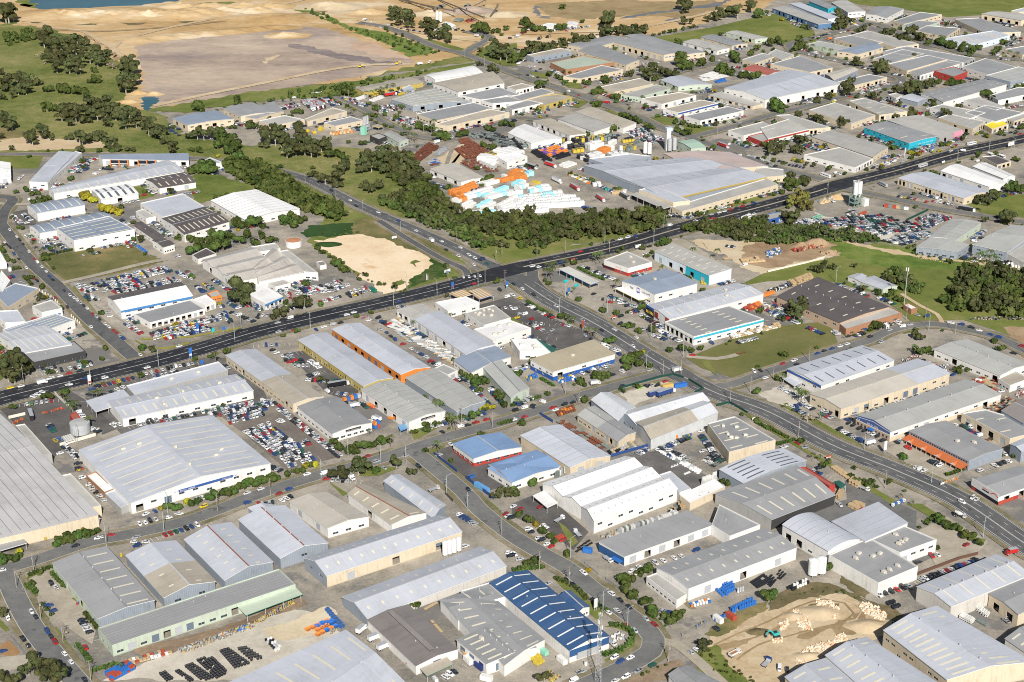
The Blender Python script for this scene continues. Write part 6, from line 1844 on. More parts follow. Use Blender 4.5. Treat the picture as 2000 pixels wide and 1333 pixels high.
GM = dict(
 meadow=('meadow', [(.065, .092, .02), (.135, .16, .042), (.21, .21, .075), (.31, .265, .125)], dict(scales=(.008, .05, .4))),
 grass=('grass', [(.075, .11, .024), (.15, .18, .045), (.25, .24, .09)], dict(scales=(.01, .06, .5))),
 grass2=('rough_grass', [(.075, .13, .024), (.145, .20, .042), (.23, .24, .08)], dict(scales=(.02, .08, .5))),
 dkgrass=('dark_grass', [(.018, .045, .012), (.03, .07, .02), (.05, .09, .03)], {}),
 lawn=('lawn', [(.09, .125, .03), (.155, .18, .045), (.24, .23, .085)], dict(scales=(.01, .05, .8))),
 lawnlt=('mown_field', [(.10, .115, .034), (.145, .15, .05), (.20, .18, .08)], dict(scales=(.008, .04, .8))),
 grassdry=('dry_grass', [(.09, .105, .035), (.16, .15, .06), (.30, .23, .11)], dict(scales=(.02, .05, .5))),
 gtan=('tan_meadow', [(.12, .12, .045), (.22, .18, .085), (.30, .23, .12)], dict(scales=(.01, .04, .3))),
 weeds=('weedy_ground', [(.08, .08, .035), (.15, .125, .065), (.25, .19, .11)], dict(scales=(.03, .1, .7))),
 verge=('verge', [(.10, .11, .045), (.22, .19, .12), (.34, .30, .24)], dict(scales=(.02, .09, .8))),
 bush=('scrub_ground', [(.02, .05, .012), (.045, .09, .02), (.20, .17, .08)], dict(scales=(.02, .12, .8))),
 sand=('sand_ground', [(.30, .19, .085), (.45, .30, .14), (.55, .40, .22), (.62, .50, .33)], dict(scales=(.006, .03, .2), mixk=((.72, .62, .46), .012, .55, .7), aniso=(.5, 1, 1))),
 sand2=('pale_sand_ground', [(.42, .33, .20), (.56, .46, .31), (.62, .54, .40)], dict(scales=(.01, .05, .5))),
 sand3=('bare_sand_block', [(.62, .46, .28), (.76, .61, .42), (.82, .70, .53)], dict(scales=(.008, .04, .4), mixk=((.55, .33, .14), .02, .64, .72))),
 sanddk=('dark_soil', [(.22, .16, .09), (.34, .25, .14), (.42, .32, .2)], {}),  # darker soil for scrapes, tracks and ruts
 flat=('quarry_floor', [(.24, .19, .165), (.40, .32, .255), (.54, .44, .34)], dict(scales=(.006, .03, .2), mixk=((.22, .185, .19), .008, .53, .72), aniso=(.55, 1.1, 1))),
 brown=('brown_flat', [(.20, .15, .07), (.32, .24, .13), (.38, .30, .17)], {}),
 tan=('dirt_track', [(.40, .30, .18), (.52, .40, .25), (.6, .5, .34)], {}),
 dirt=('dirt_ground', [(.20, .13, .07), (.34, .24, .15), (.45, .35, .24)], {}),
 soil=('brown_soil', [(.14, .10, .07), (.26, .19, .13), (.40, .32, .23)], {}),
 soil2=('orange_soil', [(.24, .13, .06), (.32, .19, .09), (.38, .25, .14)], {}),
 cream2=('cream_gravel', [(.48, .40, .27), (.62, .53, .37), (.70, .62, .46)], {}),
 gravel=('gravel_ground', [(.18, .165, .14), (.29, .265, .22), (.40, .365, .31)], dict(scales=(.01, .08, .8))),
 pale=('pale_gravel', [(.42, .38, .31), (.54, .50, .42), (.62, .58, .50)], dict(scales=(.01, .08, .6))),
 concrete=('concrete_yard', [(.29, .26, .20), (.38, .34, .27), (.46, .42, .35)], dict(scales=(.01, .08, .8))),
 yard=('yard_ground', [(.14, .135, .12), (.24, .222, .19), (.35, .315, .26), (.44, .40, .335)], dict(scales=(.012, .07, .7), mixk=((.18, .173, .165), .013, .56, .60))),
 mud=('shallow_water', [(.10, .12, .14), (.16, .17, .18), (.24, .22, .19)], {}),
 streak=('dark_scrape', [(.16, .13, .135), (.22, .185, .18), (.34, .28, .25)], dict(scales=(.01, .06, .3), aniso=(.5, 1.3, 1))),
 orangey=('orange_clay', [(.42, .29, .20), (.52, .38, .28), (.56, .42, .32)], {}),
 sandp=('sandy_yard', [(.40, .29, .17), (.54, .43, .28), (.64, .54, .39)], dict(scales=(.015, .07, .5), mixk=((.30, .21, .12), .03, .6, .7))),
 lot=('dark_gravel_lot', [(.13, .115, .10), (.18, .16, .14), (.26, .23, .19)], {}),
 dkyard=('dark_yard', [(.08, .075, .07), (.12, .115, .11), (.17, .16, .15)], {}),
 bitumen=('bitumen_lot', [(.075, .07, .068), (.11, .105, .102), (.17, .16, .15)], dict(scales=(.015, .08, .8))),
 asphalt=('asphalt_lot', [(.09, .087, .085), (.14, .135, .13), (.22, .205, .19)], dict(scales=(.015, .08, .8))),
 asphaltlt=('street_asphalt', [(.125, .127, .125), (.165, .167, .162), (.215, .212, .20)], dict(scales=(.03, .14, .9), mixk=((.11, .112, .112), .07, .6, .63))),
 asphaltrd=('road_asphalt', [(.085, .087, .09), (.115, .117, .119), (.155, .154, .15)], dict(scales=(.03, .14, .9), mixk=((.08, .082, .085), .06, .6, .63))),
 asphaltdk=('fresh_asphalt', [(.022, .023, .028), (.032, .034, .040), (.055, .055, .058)], dict(scales=(.03, .15, .9), rough=.7, mixk=((.058, .058, .06), .05, .55, .68))),
)
def gm(k):
    n, c, kw = GM[k]; return groundmat(n, c, **kw)
def watermat():
    if 'water' in MATS: return MATS['water']
    m, t, b = nmat('water'); MATS['water'] = m
    p = N(t, 'ShaderNodeNewGeometry').outputs['Position']
    t.links.new(ramp(t, noise_f(t, p, .01, 3), [(.35, (.01, .06, .08)), (.65, (.03, .11, .13))]), b.inputs['Base Color'])
    b.inputs['Roughness'].default_value = .12
    return m
LAYER = [0.02]
def nextz():
    LAYER[0] += .003; return LAYER[0]
def wobble(poly, amp, step):
    out = []
    n = len(poly)
    for i in range(n):
        a, b = poly[i], poly[(i+1) % n]; L = (b-a).length; k = max(1, min(90, int(L/step)))
        nrm = Vector((-(b-a).y, (b-a).x, 0)).normalized()
        for j in range(k):
            p = a.lerp(b, j/k)
            if j: p = p + nrm*amp*mn.noise(Vector((p.x*.06, p.y*.06, 3)))*1.6 + nrm*amp*1.1*mn.noise(Vector((p.x*.25, p.y*.25, 9)))
            out.append(p)
    return out
NAT = ('mud', 'streak', 'orangey', 'sandp', 'meadow', 'grass', 'grass2', 'dkgrass', 'grassdry', 'gtan', 'weeds', 'bush', 'sand', 'sand2', 'sand3', 'sanddk', 'flat', 'brown', 'tan', 'dirt', 'soil', 'cream2', 'gravel', 'pale', 'water')
def poly_sheet(name, pts, mat, z):
    me = bpy.data.meshes.new(name); me.from_pydata([(p.x, p.y, z) for p in pts], [], [tuple(range(len(pts)))]); me.materials.append(mat); me.update()
    if me.polygons[0].normal.z < 0: me.flip_normals()
    return put(name, me, kind='structure')
def densify(P, step=6):
    out = []
    n = len(P)
    for i in range(n-1):
        p0 = P[max(0, i-1)]; p1 = P[i]; p2 = P[i+1]; p3 = P[min(n-1, i+2)]; k = max(1, int((p2-p1).length/step))
        for j in range(k):
            t = j/k; out.append(.5*((2*p1)+(p2-p0)*t+(2*p0-5*p1+4*p2-p3)*t*t+(3*p1-p0-3*p2+p3)*t**3))
    out.append(P[-1]); return out
def strip(mb, P, o0, o1, z, m=0, dash=None, skipnear=None):
    acc = 0
    for i in range(len(P)-1):
        a, b = P[i], P[i+1]
        ta = (P[min(i+1, len(P)-1)]-P[max(i-1, 0)]).normalized(); tb = (P[min(i+2, len(P)-1)]-P[i]).normalized()
        na = Vector((ta.y, -ta.x, 0)); nb = Vector((tb.y, -tb.x, 0)); L = (b-a).length
        if dash and (acc % dash) > dash*.4: acc += L; continue
        acc += L
        if skipnear and any((a-c).length < r for c, r in skipnear): continue
        q = [a+na*o0, a+na*o1, b+nb*o1, b+nb*o0]; q = [(p.x, p.y, z) for p in q]
        mb.quad(q[::-1] if o1 > o0 else q, m)
ROADS = []
def build_ground():
    me = bpy.data.meshes.new('ground'); S = 9000
    me.from_pydata([(-S, -800, -.4), (S, -800, -.4), (S, 12000, -.4), (-S, 12000, -.4)], [], [(0, 1, 2, 3)]); me.materials.append(gm('yard')); me.update()
    put('ground', me, kind='structure')
    far = [at(-400, -40), at(2400, -40), Vector((5000, 9000, 0)), Vector((-5000, 9000, 0))]
    poly_sheet('far_meadow', far, gm('meadow'), -.2)
    poly_sheet('industrial_ground', [at(-900, 2200), at(2900, 2200), at(2500, -60), at(1480, 0), at(900, 90), at(350, 250), at(-500, 300)], gm('yard'), 0)
    jobs = []
    for f, pt, s in lines(DATA_G):
        if f[0] == 'G':
            z = nextz(); P = [at(*p) for p in pt(f[2])]
            nat = f[1] in NAT
            dist = P[0].y
            P = wobble(P, (2.6 if nat else .25)*(dist/1000), (2.6 if nat else 12)*(dist/1000))
            nm = 'pond' if f[1] == 'water' else GM[f[1]][0]
            poly_sheet(nm, P, watermat() if f[1] == 'water' else gm(f[1]), z)
        elif f[0] == 'R':
            P = [at(*p) for p in pt(f[2])]; w_ = float(f[1]); P = densify(P)
            ROADS.append((P, w_, f[3], int(f[4])))
    X = [at(985, 538), at(1337, 722), at(1637, 362), at(262, 690), at(1410, 752), at(812, 885)]
    skips = [(X[0], 24), (X[1], 13), (X[2], 24), (X[3], 13), (X[4], 12), (X[5], 12)]
    vz = nextz(); kz = .11
    for P, w_, m, k in ROADS:
        if m in ('tan', 'gravel', 'concrete', 'sanddk', 'sandp'): continue
        mb = MB(); strip(mb, P, -w_/2-3.6, w_/2+3.6, vz); vz += .003
        put('verge', mb.mesh('verge', [gm('verge')]), kind='structure')
    KM = plain('kerb_concrete', (.48, .46, .42))
    rz = .24
    base = LAYER[0]+.1
    for n, (P, w_, m, k) in enumerate(sorted(ROADS, key=lambda r: (r[2] == 'asphaltdk', r[3], r[1]))):
        z = base + n*.003
        if m not in ('tan', 'gravel', 'concrete', 'sanddk', 'sandp'):
            mb = MB(); strip(mb, P, -w_/2-.35, w_/2+.35, base-.012+n*.0003); put('kerb', mb.mesh('kerb', [KM]), kind='structure')
        mb = MB(); strip(mb, P, -w_/2, w_/2, z); put('dirt_track' if m in ('tan', 'gravel', 'sanddk', 'sandp') else 'road' if m != 'concrete' else 'driveway', mb.mesh('road', [gm(m)]), kind='structure')
    WL = plain('line_paint', (.72, .72, .70), .7); mz = base+.17
    for P, w_, m, k in ROADS:
        if not k: 
            if m == 'asphaltlt' and False: pass
            continue
        mb = MB(); D = densify(P, 3)
        e = w_/2-.9
        strip(mb, D, -e-.12, -e+.12, mz, skipnear=skips); strip(mb, D, e-.12, e+.12, mz, skipnear=skips)
        if k == 4:
            if m == 'asphaltdk':
                E_ = [p for p in D if proj(p)[0] > 1010]; q = MB(); strip(q, E_, -.9, .9, mz+.001, skipnear=[(c, r*.9) for c, r in skips]); put('median_strip', q.mesh('median_strip', [gm('concrete')]), kind='structure')
                strip(mb, [p for p in D if proj(p)[0] <= 1010], -.2, .2, mz, skipnear=skips)
            else: strip(mb, D, -.35, -.12, mz, skipnear=skips); strip(mb, D, .12, .35, mz, skipnear=skips)
            strip(mb, D, -w_/4-.1, -w_/4+.1, mz, dash=12, skipnear=skips); strip(mb, D, w_/4-.1, w_/4+.1, mz, dash=12, skipnear=skips)
        else:
            strip(mb, D, -.1, .1, mz, dash=12, skipnear=skips)
        put('road_marking', mb.mesh('road_marking', [WL]), kind='structure'); mz += .002
    return base
def road_near(p):  # nearest paved road
    best = None
    for P, w_, m, k in ROADS:
        if m in ('sanddk', 'sandp'): continue
        for i in range(0, len(P)-1, 2):
            a = P[i]; d = (p.x-a.x)**2+(p.y-a.y)**2
            if best is None or d < best[0]: best = (d, P[min(i+1, len(P)-1)]-P[max(i-1, 0)], w_, m)
    return math.sqrt(best[0]), best[1].normalized(), best[2], best[3]
GZ = .44
GLASSB = plain('blue_glass', (.05, .17, .36), .15, 0, .3, .6)
BLD = []
VENT = None
def vent_mesh():
    global VENT
    if VENT is None:
        mb = MB(); mb.cyl((0, 0, -.3), (0, 0, .45), .3, 0, 8); mb.cyl((0, 0, .45), (0, 0, .8), .5, 0, 8, .5); mb.cyl((0, 0, .8), (0, 0, 1.05), .5, 0, 8, .15)
        VENT = mb.mesh('roof_vent', [METAL])
    return VENT
ACM = []
def ac_mesh():
    if not ACM:
        mb = MB(); mb.box((0, 0, .25), (2.2, 1.7, 1.3), 0); mb.box((0, 0, 0), (1.6, 1.2, .25), 1); mb.cyl((-.4, 0, 1.55), (-.4, 0, 1.65), .55, 1, 10); mb.box((1.5, 0, .3), (.8, .8, .7), 0)
        ACM.append(mb.mesh('air_conditioner', [plain('ac_beige', (.58, .55, .48)), GUT]))
    return ACM[0]
def parse_extras(txt):
    d = {}
    for t in txt.split():
        if '=' in t: a, b = t.split('=', 1); d[a] = b
        elif t[:2] in ('WL', 'WR', 'sm', 'kf', 'kd'): 
            d[t[:2]] = t[2:]
        elif t in ('mon', 'FB', 'TXT', 'TILE', 'LOGO', 'SG', 'bw'): d[t] = 1
        elif t[0] in 'LRkvq': d[t[0]] = t[1:]
    return d
def wall_mesh(mb, P, Q, h, top, openings, m, lowm=None, zl=0, z0=0.0):
    """vertical wall from P to Q (world xy) with real openings; reveals go inwards. top: list of (u,z) above h"""
    P = Vector((P[0], P[1], 0)); Q = Vector((Q[0], Q[1], 0)); D = Q-P; L = D.length; d = D/L; n = Vector((d.y, -d.x, 0))
    def pt(u, z, o=0): v = P+d*u+n*o; return (v.x, v.y, z)
    def pc(u0, u1, a, b):
        if b-a < .01 or u1-u0 < .01: return
        if lowm is not None and a < zl < b: pc(u0, u1, a, zl); pc(u0, u1, zl, b); return
        mm = lowm if (lowm is not None and b <= zl+.001) else m
        mb.quad([pt(u0, a), pt(u1, a), pt(u1, b), pt(u0, b)], mm, [(u0, a), (u1, a), (u1, b), (u0, b)])
    u = 0
    for (a, b, c, e) in sorted(openings):
        pc(u, a, z0, h); pc(a, b, z0, c); pc(a, b, e, h); u = b
        r = -.35
        mb.quad([pt(a, c), pt(a, e), pt(a, e, r), pt(a, c, r)], m); mb.quad([pt(b, c), pt(b, c, r), pt(b, e, r), pt(b, e)], m)
        mb.quad([pt(a, e), pt(b, e), pt(b, e, r), pt(a, e, r)], m); mb.quad([pt(a, c), pt(a, c, r), pt(b, c, r), pt(b, c)], m)
    pc(u, L, z0, h)
    if top:
        top = [(uu, zz) for uu, zz in top if zz > 1e-6]
        pts = [pt(0, h)]+[pt(L, h)]+[pt(uu*L, h+zz) for uu, zz in reversed(top)]
        mb.quad(pts, m, [(0, h), (L, h)]+[(uu*L, h+zz) for uu, zz in reversed(top)])
def profile(kind, rise, n=1):
    if kind == 'g': return [(0, 0), (.5, rise), (1, 0)]
    if kind == 's': return [(0, 0), (1, rise)]
    if kind == 'r': return [(i/8, rise*(1-(2*i/8-1)**2)) for i in range(9)]
    if kind == 'm':
        out = [(0, 0)]
        for i in range(n): out += [((i+.5)/n, rise), ((i+1)/n, 0)]
        return out
    return [(0, 0), (1, 0)]
def doors_on(P, Q, h, nd, nw, far):
    L = (Q-P).length; out = []
    tot = nd+nw
    if tot == 0: return out
    seq = []
    if nd and nw:
        r = random.random() < .5
        step = tot/max(1, min(nd, nw)); 
        seq = ['d']*nd+['w']*nw
        if nd > 1: random.shuffle(seq)
        elif r: seq = seq[::-1]
    else: seq = ['d']*nd+['w']*nw
    sp = (L-1.5)/tot
    for i, k in enumerate(seq):
        c = .75+sp*(i+.5)
        if k == 'd':
            w_ = min(4.4, sp*.62); out.append((c-w_/2, c+w_/2, .45, .45+min(h*.68, 4.4), 'd'))
        else:
            w_ = min(3.4, sp*.66); zb = 1.3 if h < 6.5 else (1.3 if random.random() < .4 else h*.52)
            out.append((c-w_/2, c+w_/2, zb, zb+min(1.3, h*.24), 'w'))
    return out
TRIMS = {}
def building(f, pt, idx):
    pts = pt(f[1]); h = float(f[2])+(idx % 97)*.009; typ = f[3]; rc = f[4]; wc = f[5]; ex = parse_extras(f[6]); label = f[7]
    if label == 'HIDE': return
    C3 = [None if p is None else at(p[0], p[1], h+(.6 if typ == 'f' else 0)) for p in pts]
    star = C3[0] is None
    if star: C3[0] = C3[1]+(C3[3]-C3[2])
    if len(C3) == 3: C3.append(C3[0]+(C3[2]-C3[1]))
    C = [Vector((p.x, p.y, 0)) for p in C3]
    L, Nn, R, F_ = C
    ctr = (L+Nn+R+F_)/4; far = ctr.y > 1500; scale_px = pxm((ctr.x, ctr.y, 0))
    o = Vector((ctr.x, ctr.y, 0))
    L, Nn, R, F_ = [p-o for p in (L, Nn, R, F_)]
    area = (Nn-L).length*(R-Nn).length
    lab = label
    words = label
    nm = 'warehouse'; cat = 'warehouse'
    for key, n2 in (('house roof', 'house'), ('bungalow', 'house'), ('homestead', 'house'), ('office', 'office_building'), ('showroom', 'showroom'), ('shop', 'shop'), ('store', 'shop'), ('shed', 'shed'), ('hut', 'hut'), ('kiosk', 'kiosk'),
                    ('factory', 'factory'), ('canopy', 'canopy'), ('arcade', 'office_building'), ('house', 'house')):
        if key in label and 'warehouse' not in label: nm = n2; cat = n2.replace('_', ' '); break
    root = put(nm, None, loc=o, cat=cat)
    BLD.append(dict(o=root, c=ctr, label=label, rc=rc, wc=wc, U=(Nn-L).normalized(), V=(R-Nn).normalized(), area=area, px=proj(ctr), poly=[p+o for p in (L, Nn, R, F_)]))
    kind = typ[0]; d = typ[1] if kind in 'grs' else 'b'; rise = float(typ[2:]) if kind in 'grs' else 0; nn = 1
    if kind == 'm': nn = int(typ[1]); d = typ[2]; rise = float(typ[3:])
    prof = profile(kind, rise, nn)
    if d == 'b': A0, A1, B0, B1 = L, Nn, F_, R      # u along A0->A1, t from A to B
    else: A0, A1, B0, B1 = Nn, R, L, F_
    def RP(u, t, dz=0):
        a = lerp(A0, A1, u); b = lerp(B0, B1, u); p = lerp(a, b, t)
        z = 0
        for (t0, z0), (t1, z1) in zip(prof, prof[1:]):
            if t0-1e-6 <= t <= t1+1e-6: z = z0+(z1-z0)*(t-t0)/(t1-t0); break
        else:
            (t0, z0), (t1, z1) = (prof[0], prof[1]) if t < 0 else (prof[-2], prof[-1]); z = z0+(z1-z0)*(t-t0)/(t1-t0)
        return Vector((p.x, p.y, h+z+dz))
    UL = (A1-A0).length; VL = (B0-A0).length
    # ---- walls
    lowm = wmat(ex['low']) if ex.get('low') in WC else None
    mats = [wmat(wc), lowm or wmat(wc), wmat(ex['half'].split(':')[0]) if ex.get('half') else wmat(wc), wmat(ex.get('wr', wc))]  # wr: right wall; the timber shed's dark one paints in its open side's shade
    mb = MB(); hh = h+.6 if typ == 'f' else h
    sides = [('L', L, Nn), ('R', Nn, R), ('', R, F_), ('', F_, L)]
    endsides = {1: 1, 3: 3} if d == 'b' else {0: 0, 2: 2}
    parts = []
    for i, (s, P, Q) in enumerate(sides):
        ops = []
        if s:
            nd = int(ex.get(s, '0') or 0); nw = int((ex.get('W'+s, '0') or '0').rstrip('s'))
            if label == '' and not nd and s == 'R': nd = max(2, int((Q-P).length/8)); nw = random.randint(0, 3)
            if label == '' and not nw and s == 'L': nw = random.randint(1, 4); nd = random.randint(0, 2)
            if label and not nd and not nw and h > 3.9 and kind in 'gf' and ctr.y > 1000: nw = int((Q-P).length/9)
            ops = doors_on(P, Q, h, nd, nw, far)
        top = None
        if kind != 'f' and i in endsides:
            top = prof if (i in (1, 2) if d == 'b' else i in (2,)) else [(1-t, z) for t, z in reversed(prof)]
            # direction of t along this side
            if d == 'b': top = prof[::-1] if False else ([(1-t, z) for t, z in reversed(prof)] if i == 3 else prof)
            else: top = [(1-t, z) for t, z in reversed(prof)] if i == 0 else prof
        elif kind == 's' and not (i in endsides):
            hi = (i == 2) if d == 'b' else (i == 3)
            if hi: top = [(0, rise), (1, rise)]
        if ex.get('half') and s == 'L':
            fr_ = 1-float(ex['half'].split(':')[1]); M_ = P.lerp(Q, fr_); Lw = (Q-P).length
            wall_mesh(mb, P, M_, hh, None, [q[:4] for q in ops if q[1] < fr_*Lw], 0); wall_mesh(mb, M_, Q, hh, None, [(q[0]-fr_*Lw, q[1]-fr_*Lw, q[2], q[3]) for q in ops if q[0] > fr_*Lw], 2)
            ops = [q for q in ops if q[1] < fr_*Lw or q[0] > fr_*Lw]
        else: wall_mesh(mb, P, Q, hh, top, [q[:4] for q in ops], 3 if s == 'R' and not lowm else 0, 1 if lowm else None, h*.45)
        D = (Q-P).normalized(); n = Vector((D.y, -D.x, 0))
        for (a, b, z0, z1, k) in ops:
            c = P+D*(a+b)/2; ang = math.atan2(D.y, D.x); W_ = b-a
            if k == 'd':
                if random.random() < (.3 if ctr.y < 1100 else .6): continue          # a door standing open
                mt = random.choice([DOORG, DOORG, DOORD, DOORG])
                q = MB(); zt = z1; zb = z0 if random.random() < .8 else z0+(z1-z0)*random.uniform(.3, .7)
                nr = 5
                for r_ in range(nr):
                    a0 = zb+(zt-zb)*r_/nr; a1 = zb+(zt-zb)*(r_+1)/nr; q.quad([(-W_/2, -.0, a0), (W_/2, -.0, a0), (W_/2, -.07, a0+(a1-a0)*.6), (-W_/2, -.07, a0+(a1-a0)*.6)]); q.quad([(-W_/2, -.07, a0+(a1-a0)*.6), (W_/2, -.07, a0+(a1-a0)*.6), (W_/2, 0, a1), (-W_/2, 0, a1)])
                parts.append(('roller_door', q.mesh('roller_door', [mt]), c-n*.2, ang))
            else:
                q = MB(); q.quad([(-W_/2, 0, z0), (W_/2, 0, z0), (W_/2, 0, z1), (-W_/2, 0, z1)]); nb = max(1, int(W_/1.2))
                for j in range(nb+1): x = -W_/2+W_*j/nb; q.box((x, -.03, z0), (.08, .08, z1-z0), 1)
                parts.append(('window', q.mesh('window', [GLASSB if ('bw' in ex or 'blue glass' in label or 'blue windows' in label) else GLASS, TRIM]), c-n*.16, ang))
    put('wall', mb.mesh('wall', mats), root)
    for nme, me, loc, ang in parts: put(nme, me, root, loc, ang)
    # ---- roof
    RM = rmat(rc)
    if typ == 'f':
        inset = .3
        def ins(k):
            t = [(L, Nn, R, F_)[j] for j in range(4)]; c0 = (L+Nn+R+F_)/4; v = t[k]; e1 = (t[(k+1) % 4]-v).normalized(); e2 = (t[(k-1) % 4]-v).normalized(); return v+e1*inset+e2*inset
        I = [ins(k) for k in range(4)]; T = [L, Nn, R, F_]
        q = MB()
        us = [(0, 1, 0)]
        if 'two' in ex: fr = float(ex['two'].split(':')[1]); us = [(0, 1-fr, 0), (1-fr, 1, 1)]
        for u0, u1, m_ in us:
            P4 = [lerp(I[0], I[1], u0), lerp(I[0], I[1], u1), lerp(I[3], I[2], u1), lerp(I[3], I[2], u0)]
            q.quad([(p.x, p.y, h) for p in P4], m_, [(u0*UL, 0), (u1*UL, 0), (u1*UL, VL), (u0*UL, VL)])
        put('roof', q.mesh('roof', [RM, rmat(ex['two'].split(':')[0])] if 'two' in ex else [RM]), root)
        q = MB()
        for k in range(4):
            a, b, c, e = T[k], T[(k+1) % 4], I[(k+1) % 4], I[k]
            q.quad([(p.x, p.y, h+.6) for p in (a, b, c, e)]); q.quad([(e.x, e.y, h), (c.x, c.y, h), (c.x, c.y, h+.6), (e.x, e.y, h+.6)][::-1])
        put('parapet', q.mesh('parapet', [TRIM if wc in ('w', 'c', 'lc', 'g', 'm') else wmat(wc)]), root)
    else:
        q = MB(); ou = .3/UL; ov = .35/max(VL, 1); fr = None
        if 'two' in ex and float(ex['two'].split(':')[1]) > 0: fr = 1-float(ex['two'].split(':')[1])
        segs = [(-ou, 1+ou, 0)] if fr is None else [(-ou, fr, 0), (fr, 1+ou, 1)]
        tp = [t for t, z in prof]; tp[0] = -ov; tp[-1] = 1+ov
        for u0, u1, m_ in segs:
            vv = 0
            for t0, t1 in zip(tp, tp[1:]):
                a, b, c, e = RP(u0, t0, .14), RP(u1, t0, .14), RP(u1, t1, .14), RP(u0, t1, .14)
                v0 = min(t0, 1)*VL; v1 = t1*VL
                if ex.get('back') and t0 >= .49: m_ = 3
                q.quad([a, b, c, e], m_, [(u0*UL, v0), (u1*UL, v0), (u1*UL, v1), (u0*UL, v1)])
                for x, y in ((a, e), (c, b)):     # barge edges
                    pass
            for uu, sg in ((u0, 1), (u1, -1)):
                if fr is not None and abs(uu-fr) < 1e-6: continue
                for t0, t1 in zip(tp, tp[1:]):
                    a, b = RP(uu, t0, .14), RP(uu, t1, .14); lo = Vector((0, 0, -.32))
                    w4 = [a, b, b+lo, a+lo]; q.quad(w4 if sg > 0 else w4[::-1], 2)
            for tt, sg in ((tp[0], 1), (tp[-1], -1)):
                a, b = RP(u0, tt, .14), RP(u1, tt, .14); lo = Vector((0, 0, -.32)); w4 = [a, a+lo, b+lo, b]; q.quad(w4 if sg > 0 else w4[::-1], 2)
        tm = TRIM if rc not in ('br', 'blu') else (plain('fascia_dark', (.12, .11, .11)) if rc == 'br' else rmat('blu'))
        roof = put('roof', q.mesh('roof', [RM, rmat(ex['two'].split(':')[0]) if fr is not None else RM, tm if random.random() < .6 or rc in ('br', 'blu') else GUT]+([rmat(ex['back'])] if ex.get('back') else [])), root)
        if kind in 'gm' and not far:
            for i in range(nn):
                t = (i+.5)/nn; q = MB(); q.beam(RP(-ou, t, .2), RP(1+ou, t, .2), .7, .1)
                rcap = RUST if 'rust' in label else (rmat(rc) if random.random() < .6 else (SEAM if rc in ('g', 'lgb') else GUT))
                put('ridge_cap', q.mesh('ridge_cap', [rcap]), root)
        if 'mon' in ex:
            q = MB(); a, b = RP(.05, .5, .3), RP(.9, .5, .3); q.beam(a, b, 2.2, 1.0, 0); q.beam(a+Vector((0, 0, .6)), b+Vector((0, 0, .6)), 2.8, .15, 1); put('ridge_monitor', q.mesh('ridge_monitor', [plain('soot', (.10, .095, .09)), RM]), root)
    # ---- roof pieces
    def slab(nme, u0, u1, t0, t1, mt, dz=.17, th=.05):
        q = MB(); cuts = [t0]+[t for t, z in prof if t0 < t < t1]+[t1]
        lift = Vector((0, 0, 0 if kind != 'f' else -.08))
        for a, b in zip(cuts, cuts[1:]):
            p = [RP(u0, a, dz)+lift, RP(u1, a, dz)+lift, RP(u1, b, dz)+lift, RP(u0, b, dz)+lift]; q.quad(p)
            lo = Vector((0, 0, -dz+.1)); q.quad([p[0], p[3], p[3]+lo, p[0]+lo]); q.quad([p[1], p[1]+lo, p[2]+lo, p[2]])
        a, b, c, e = RP(u0, t0, dz)+lift, RP(u1, t0, dz)+lift, RP(u1, t1, dz)+lift, RP(u0, t1, dz)+lift; lo = Vector((0, 0, -dz+.1))
        q.quad([a, a+lo, b+lo, b]); q.quad([e, c, c+lo, e+lo])
        put(nme, q.mesh(nme, [mt]), root)
    if kind == 'f':
        prof = [(0, 0), (1, 0)]
    if 'sm' in ex:
        n = int(ex['sm'] or 4); mt = SEAML if rc in ('bg', 'bgl', 'c') else SEAM
        if rc in ('lb', 'w', 'bb') : mt = plain('seam_grey', (.33, .35, .38))
        for i in range(1, n):
            u = i/n; slab('roof_seam', u-.17/UL, u+.17/UL, .01, .99, mt, .26)
    def sky(n, mode, mt, w_=1.1):
        if n <= 0: return
        for i in range(n):
            u = (i+.5)/n; du = w_/UL/2
            if mode == 'f': rng_ = [(.05, .47), (.53, .95)] if kind != 's' else [(.05, .95)]
            elif mode == 's': rng_ = [(.2, .29), (.68, .78)]
            elif mode == 'r': rng_ = [(.55, .92)]
            else: rng_ = [(.09, .36), (.60, .88)]
            if kind == 's' and mode != 'f': rng_ = [(.2, .4), (.6, .8)]
            for a, b in rng_:
                uu = u+(.25/n if a > .5 and mode not in 'f' else 0)
                slab('skylight', uu-du, uu+du, a, b, mt)
    if 'k' in ex:
        s = ex['k']; n = int(''.join(c for c in s if c.isdigit()) or 0); mode = 's' if 's' in s else ('r' if 'r' in s else 'n')
        sky(n, mode, SKYD if 'd' in s else (SKYL if rc not in ('w',) else plain('skylight_grey', (.5, .5, .5))))
    if 'kf' in ex: sky(int(ex['kf']), 'f', SKYW if 'deep blue' in label else SKYL, .9)
    if 'kd' in ex: sky(int(ex['kd'] or 0), 'f', SKYD, 2.2)
    if 'v' in ex:
        n = int(ex['v'])
        for i in range(n): put('roof_vent', vent_mesh(), root, RP((i+.5)/n, .5/nn, .2), scale=1.0)
    if 'q' in ex:
        for i in range(int(ex['q'])): put('air_conditioner', ac_mesh(), root, RP(random.uniform(.15, .85), random.uniform(.2, .8), .1 if kind != 'f' else -.02), random.choice([0, 1.57])+math.atan2(root_dir(A0, A1)[1], root_dir(A0, A1)[0]))
    elif not far and area > 300 and 'v' not in ex:
        for i in range(random.randint(0, 3)): put('roof_vent', vent_mesh(), root, RP(random.uniform(.1, .9), random.uniform(.3, .7), .1), scale=.8)
    if label == '' and area > 500 and kind != 'f' and random.random() < .6 and 'k' not in ex: sky(int(UL/9), random.choice('ns'), random.choice([SKYL, SKYD]), 1.1)
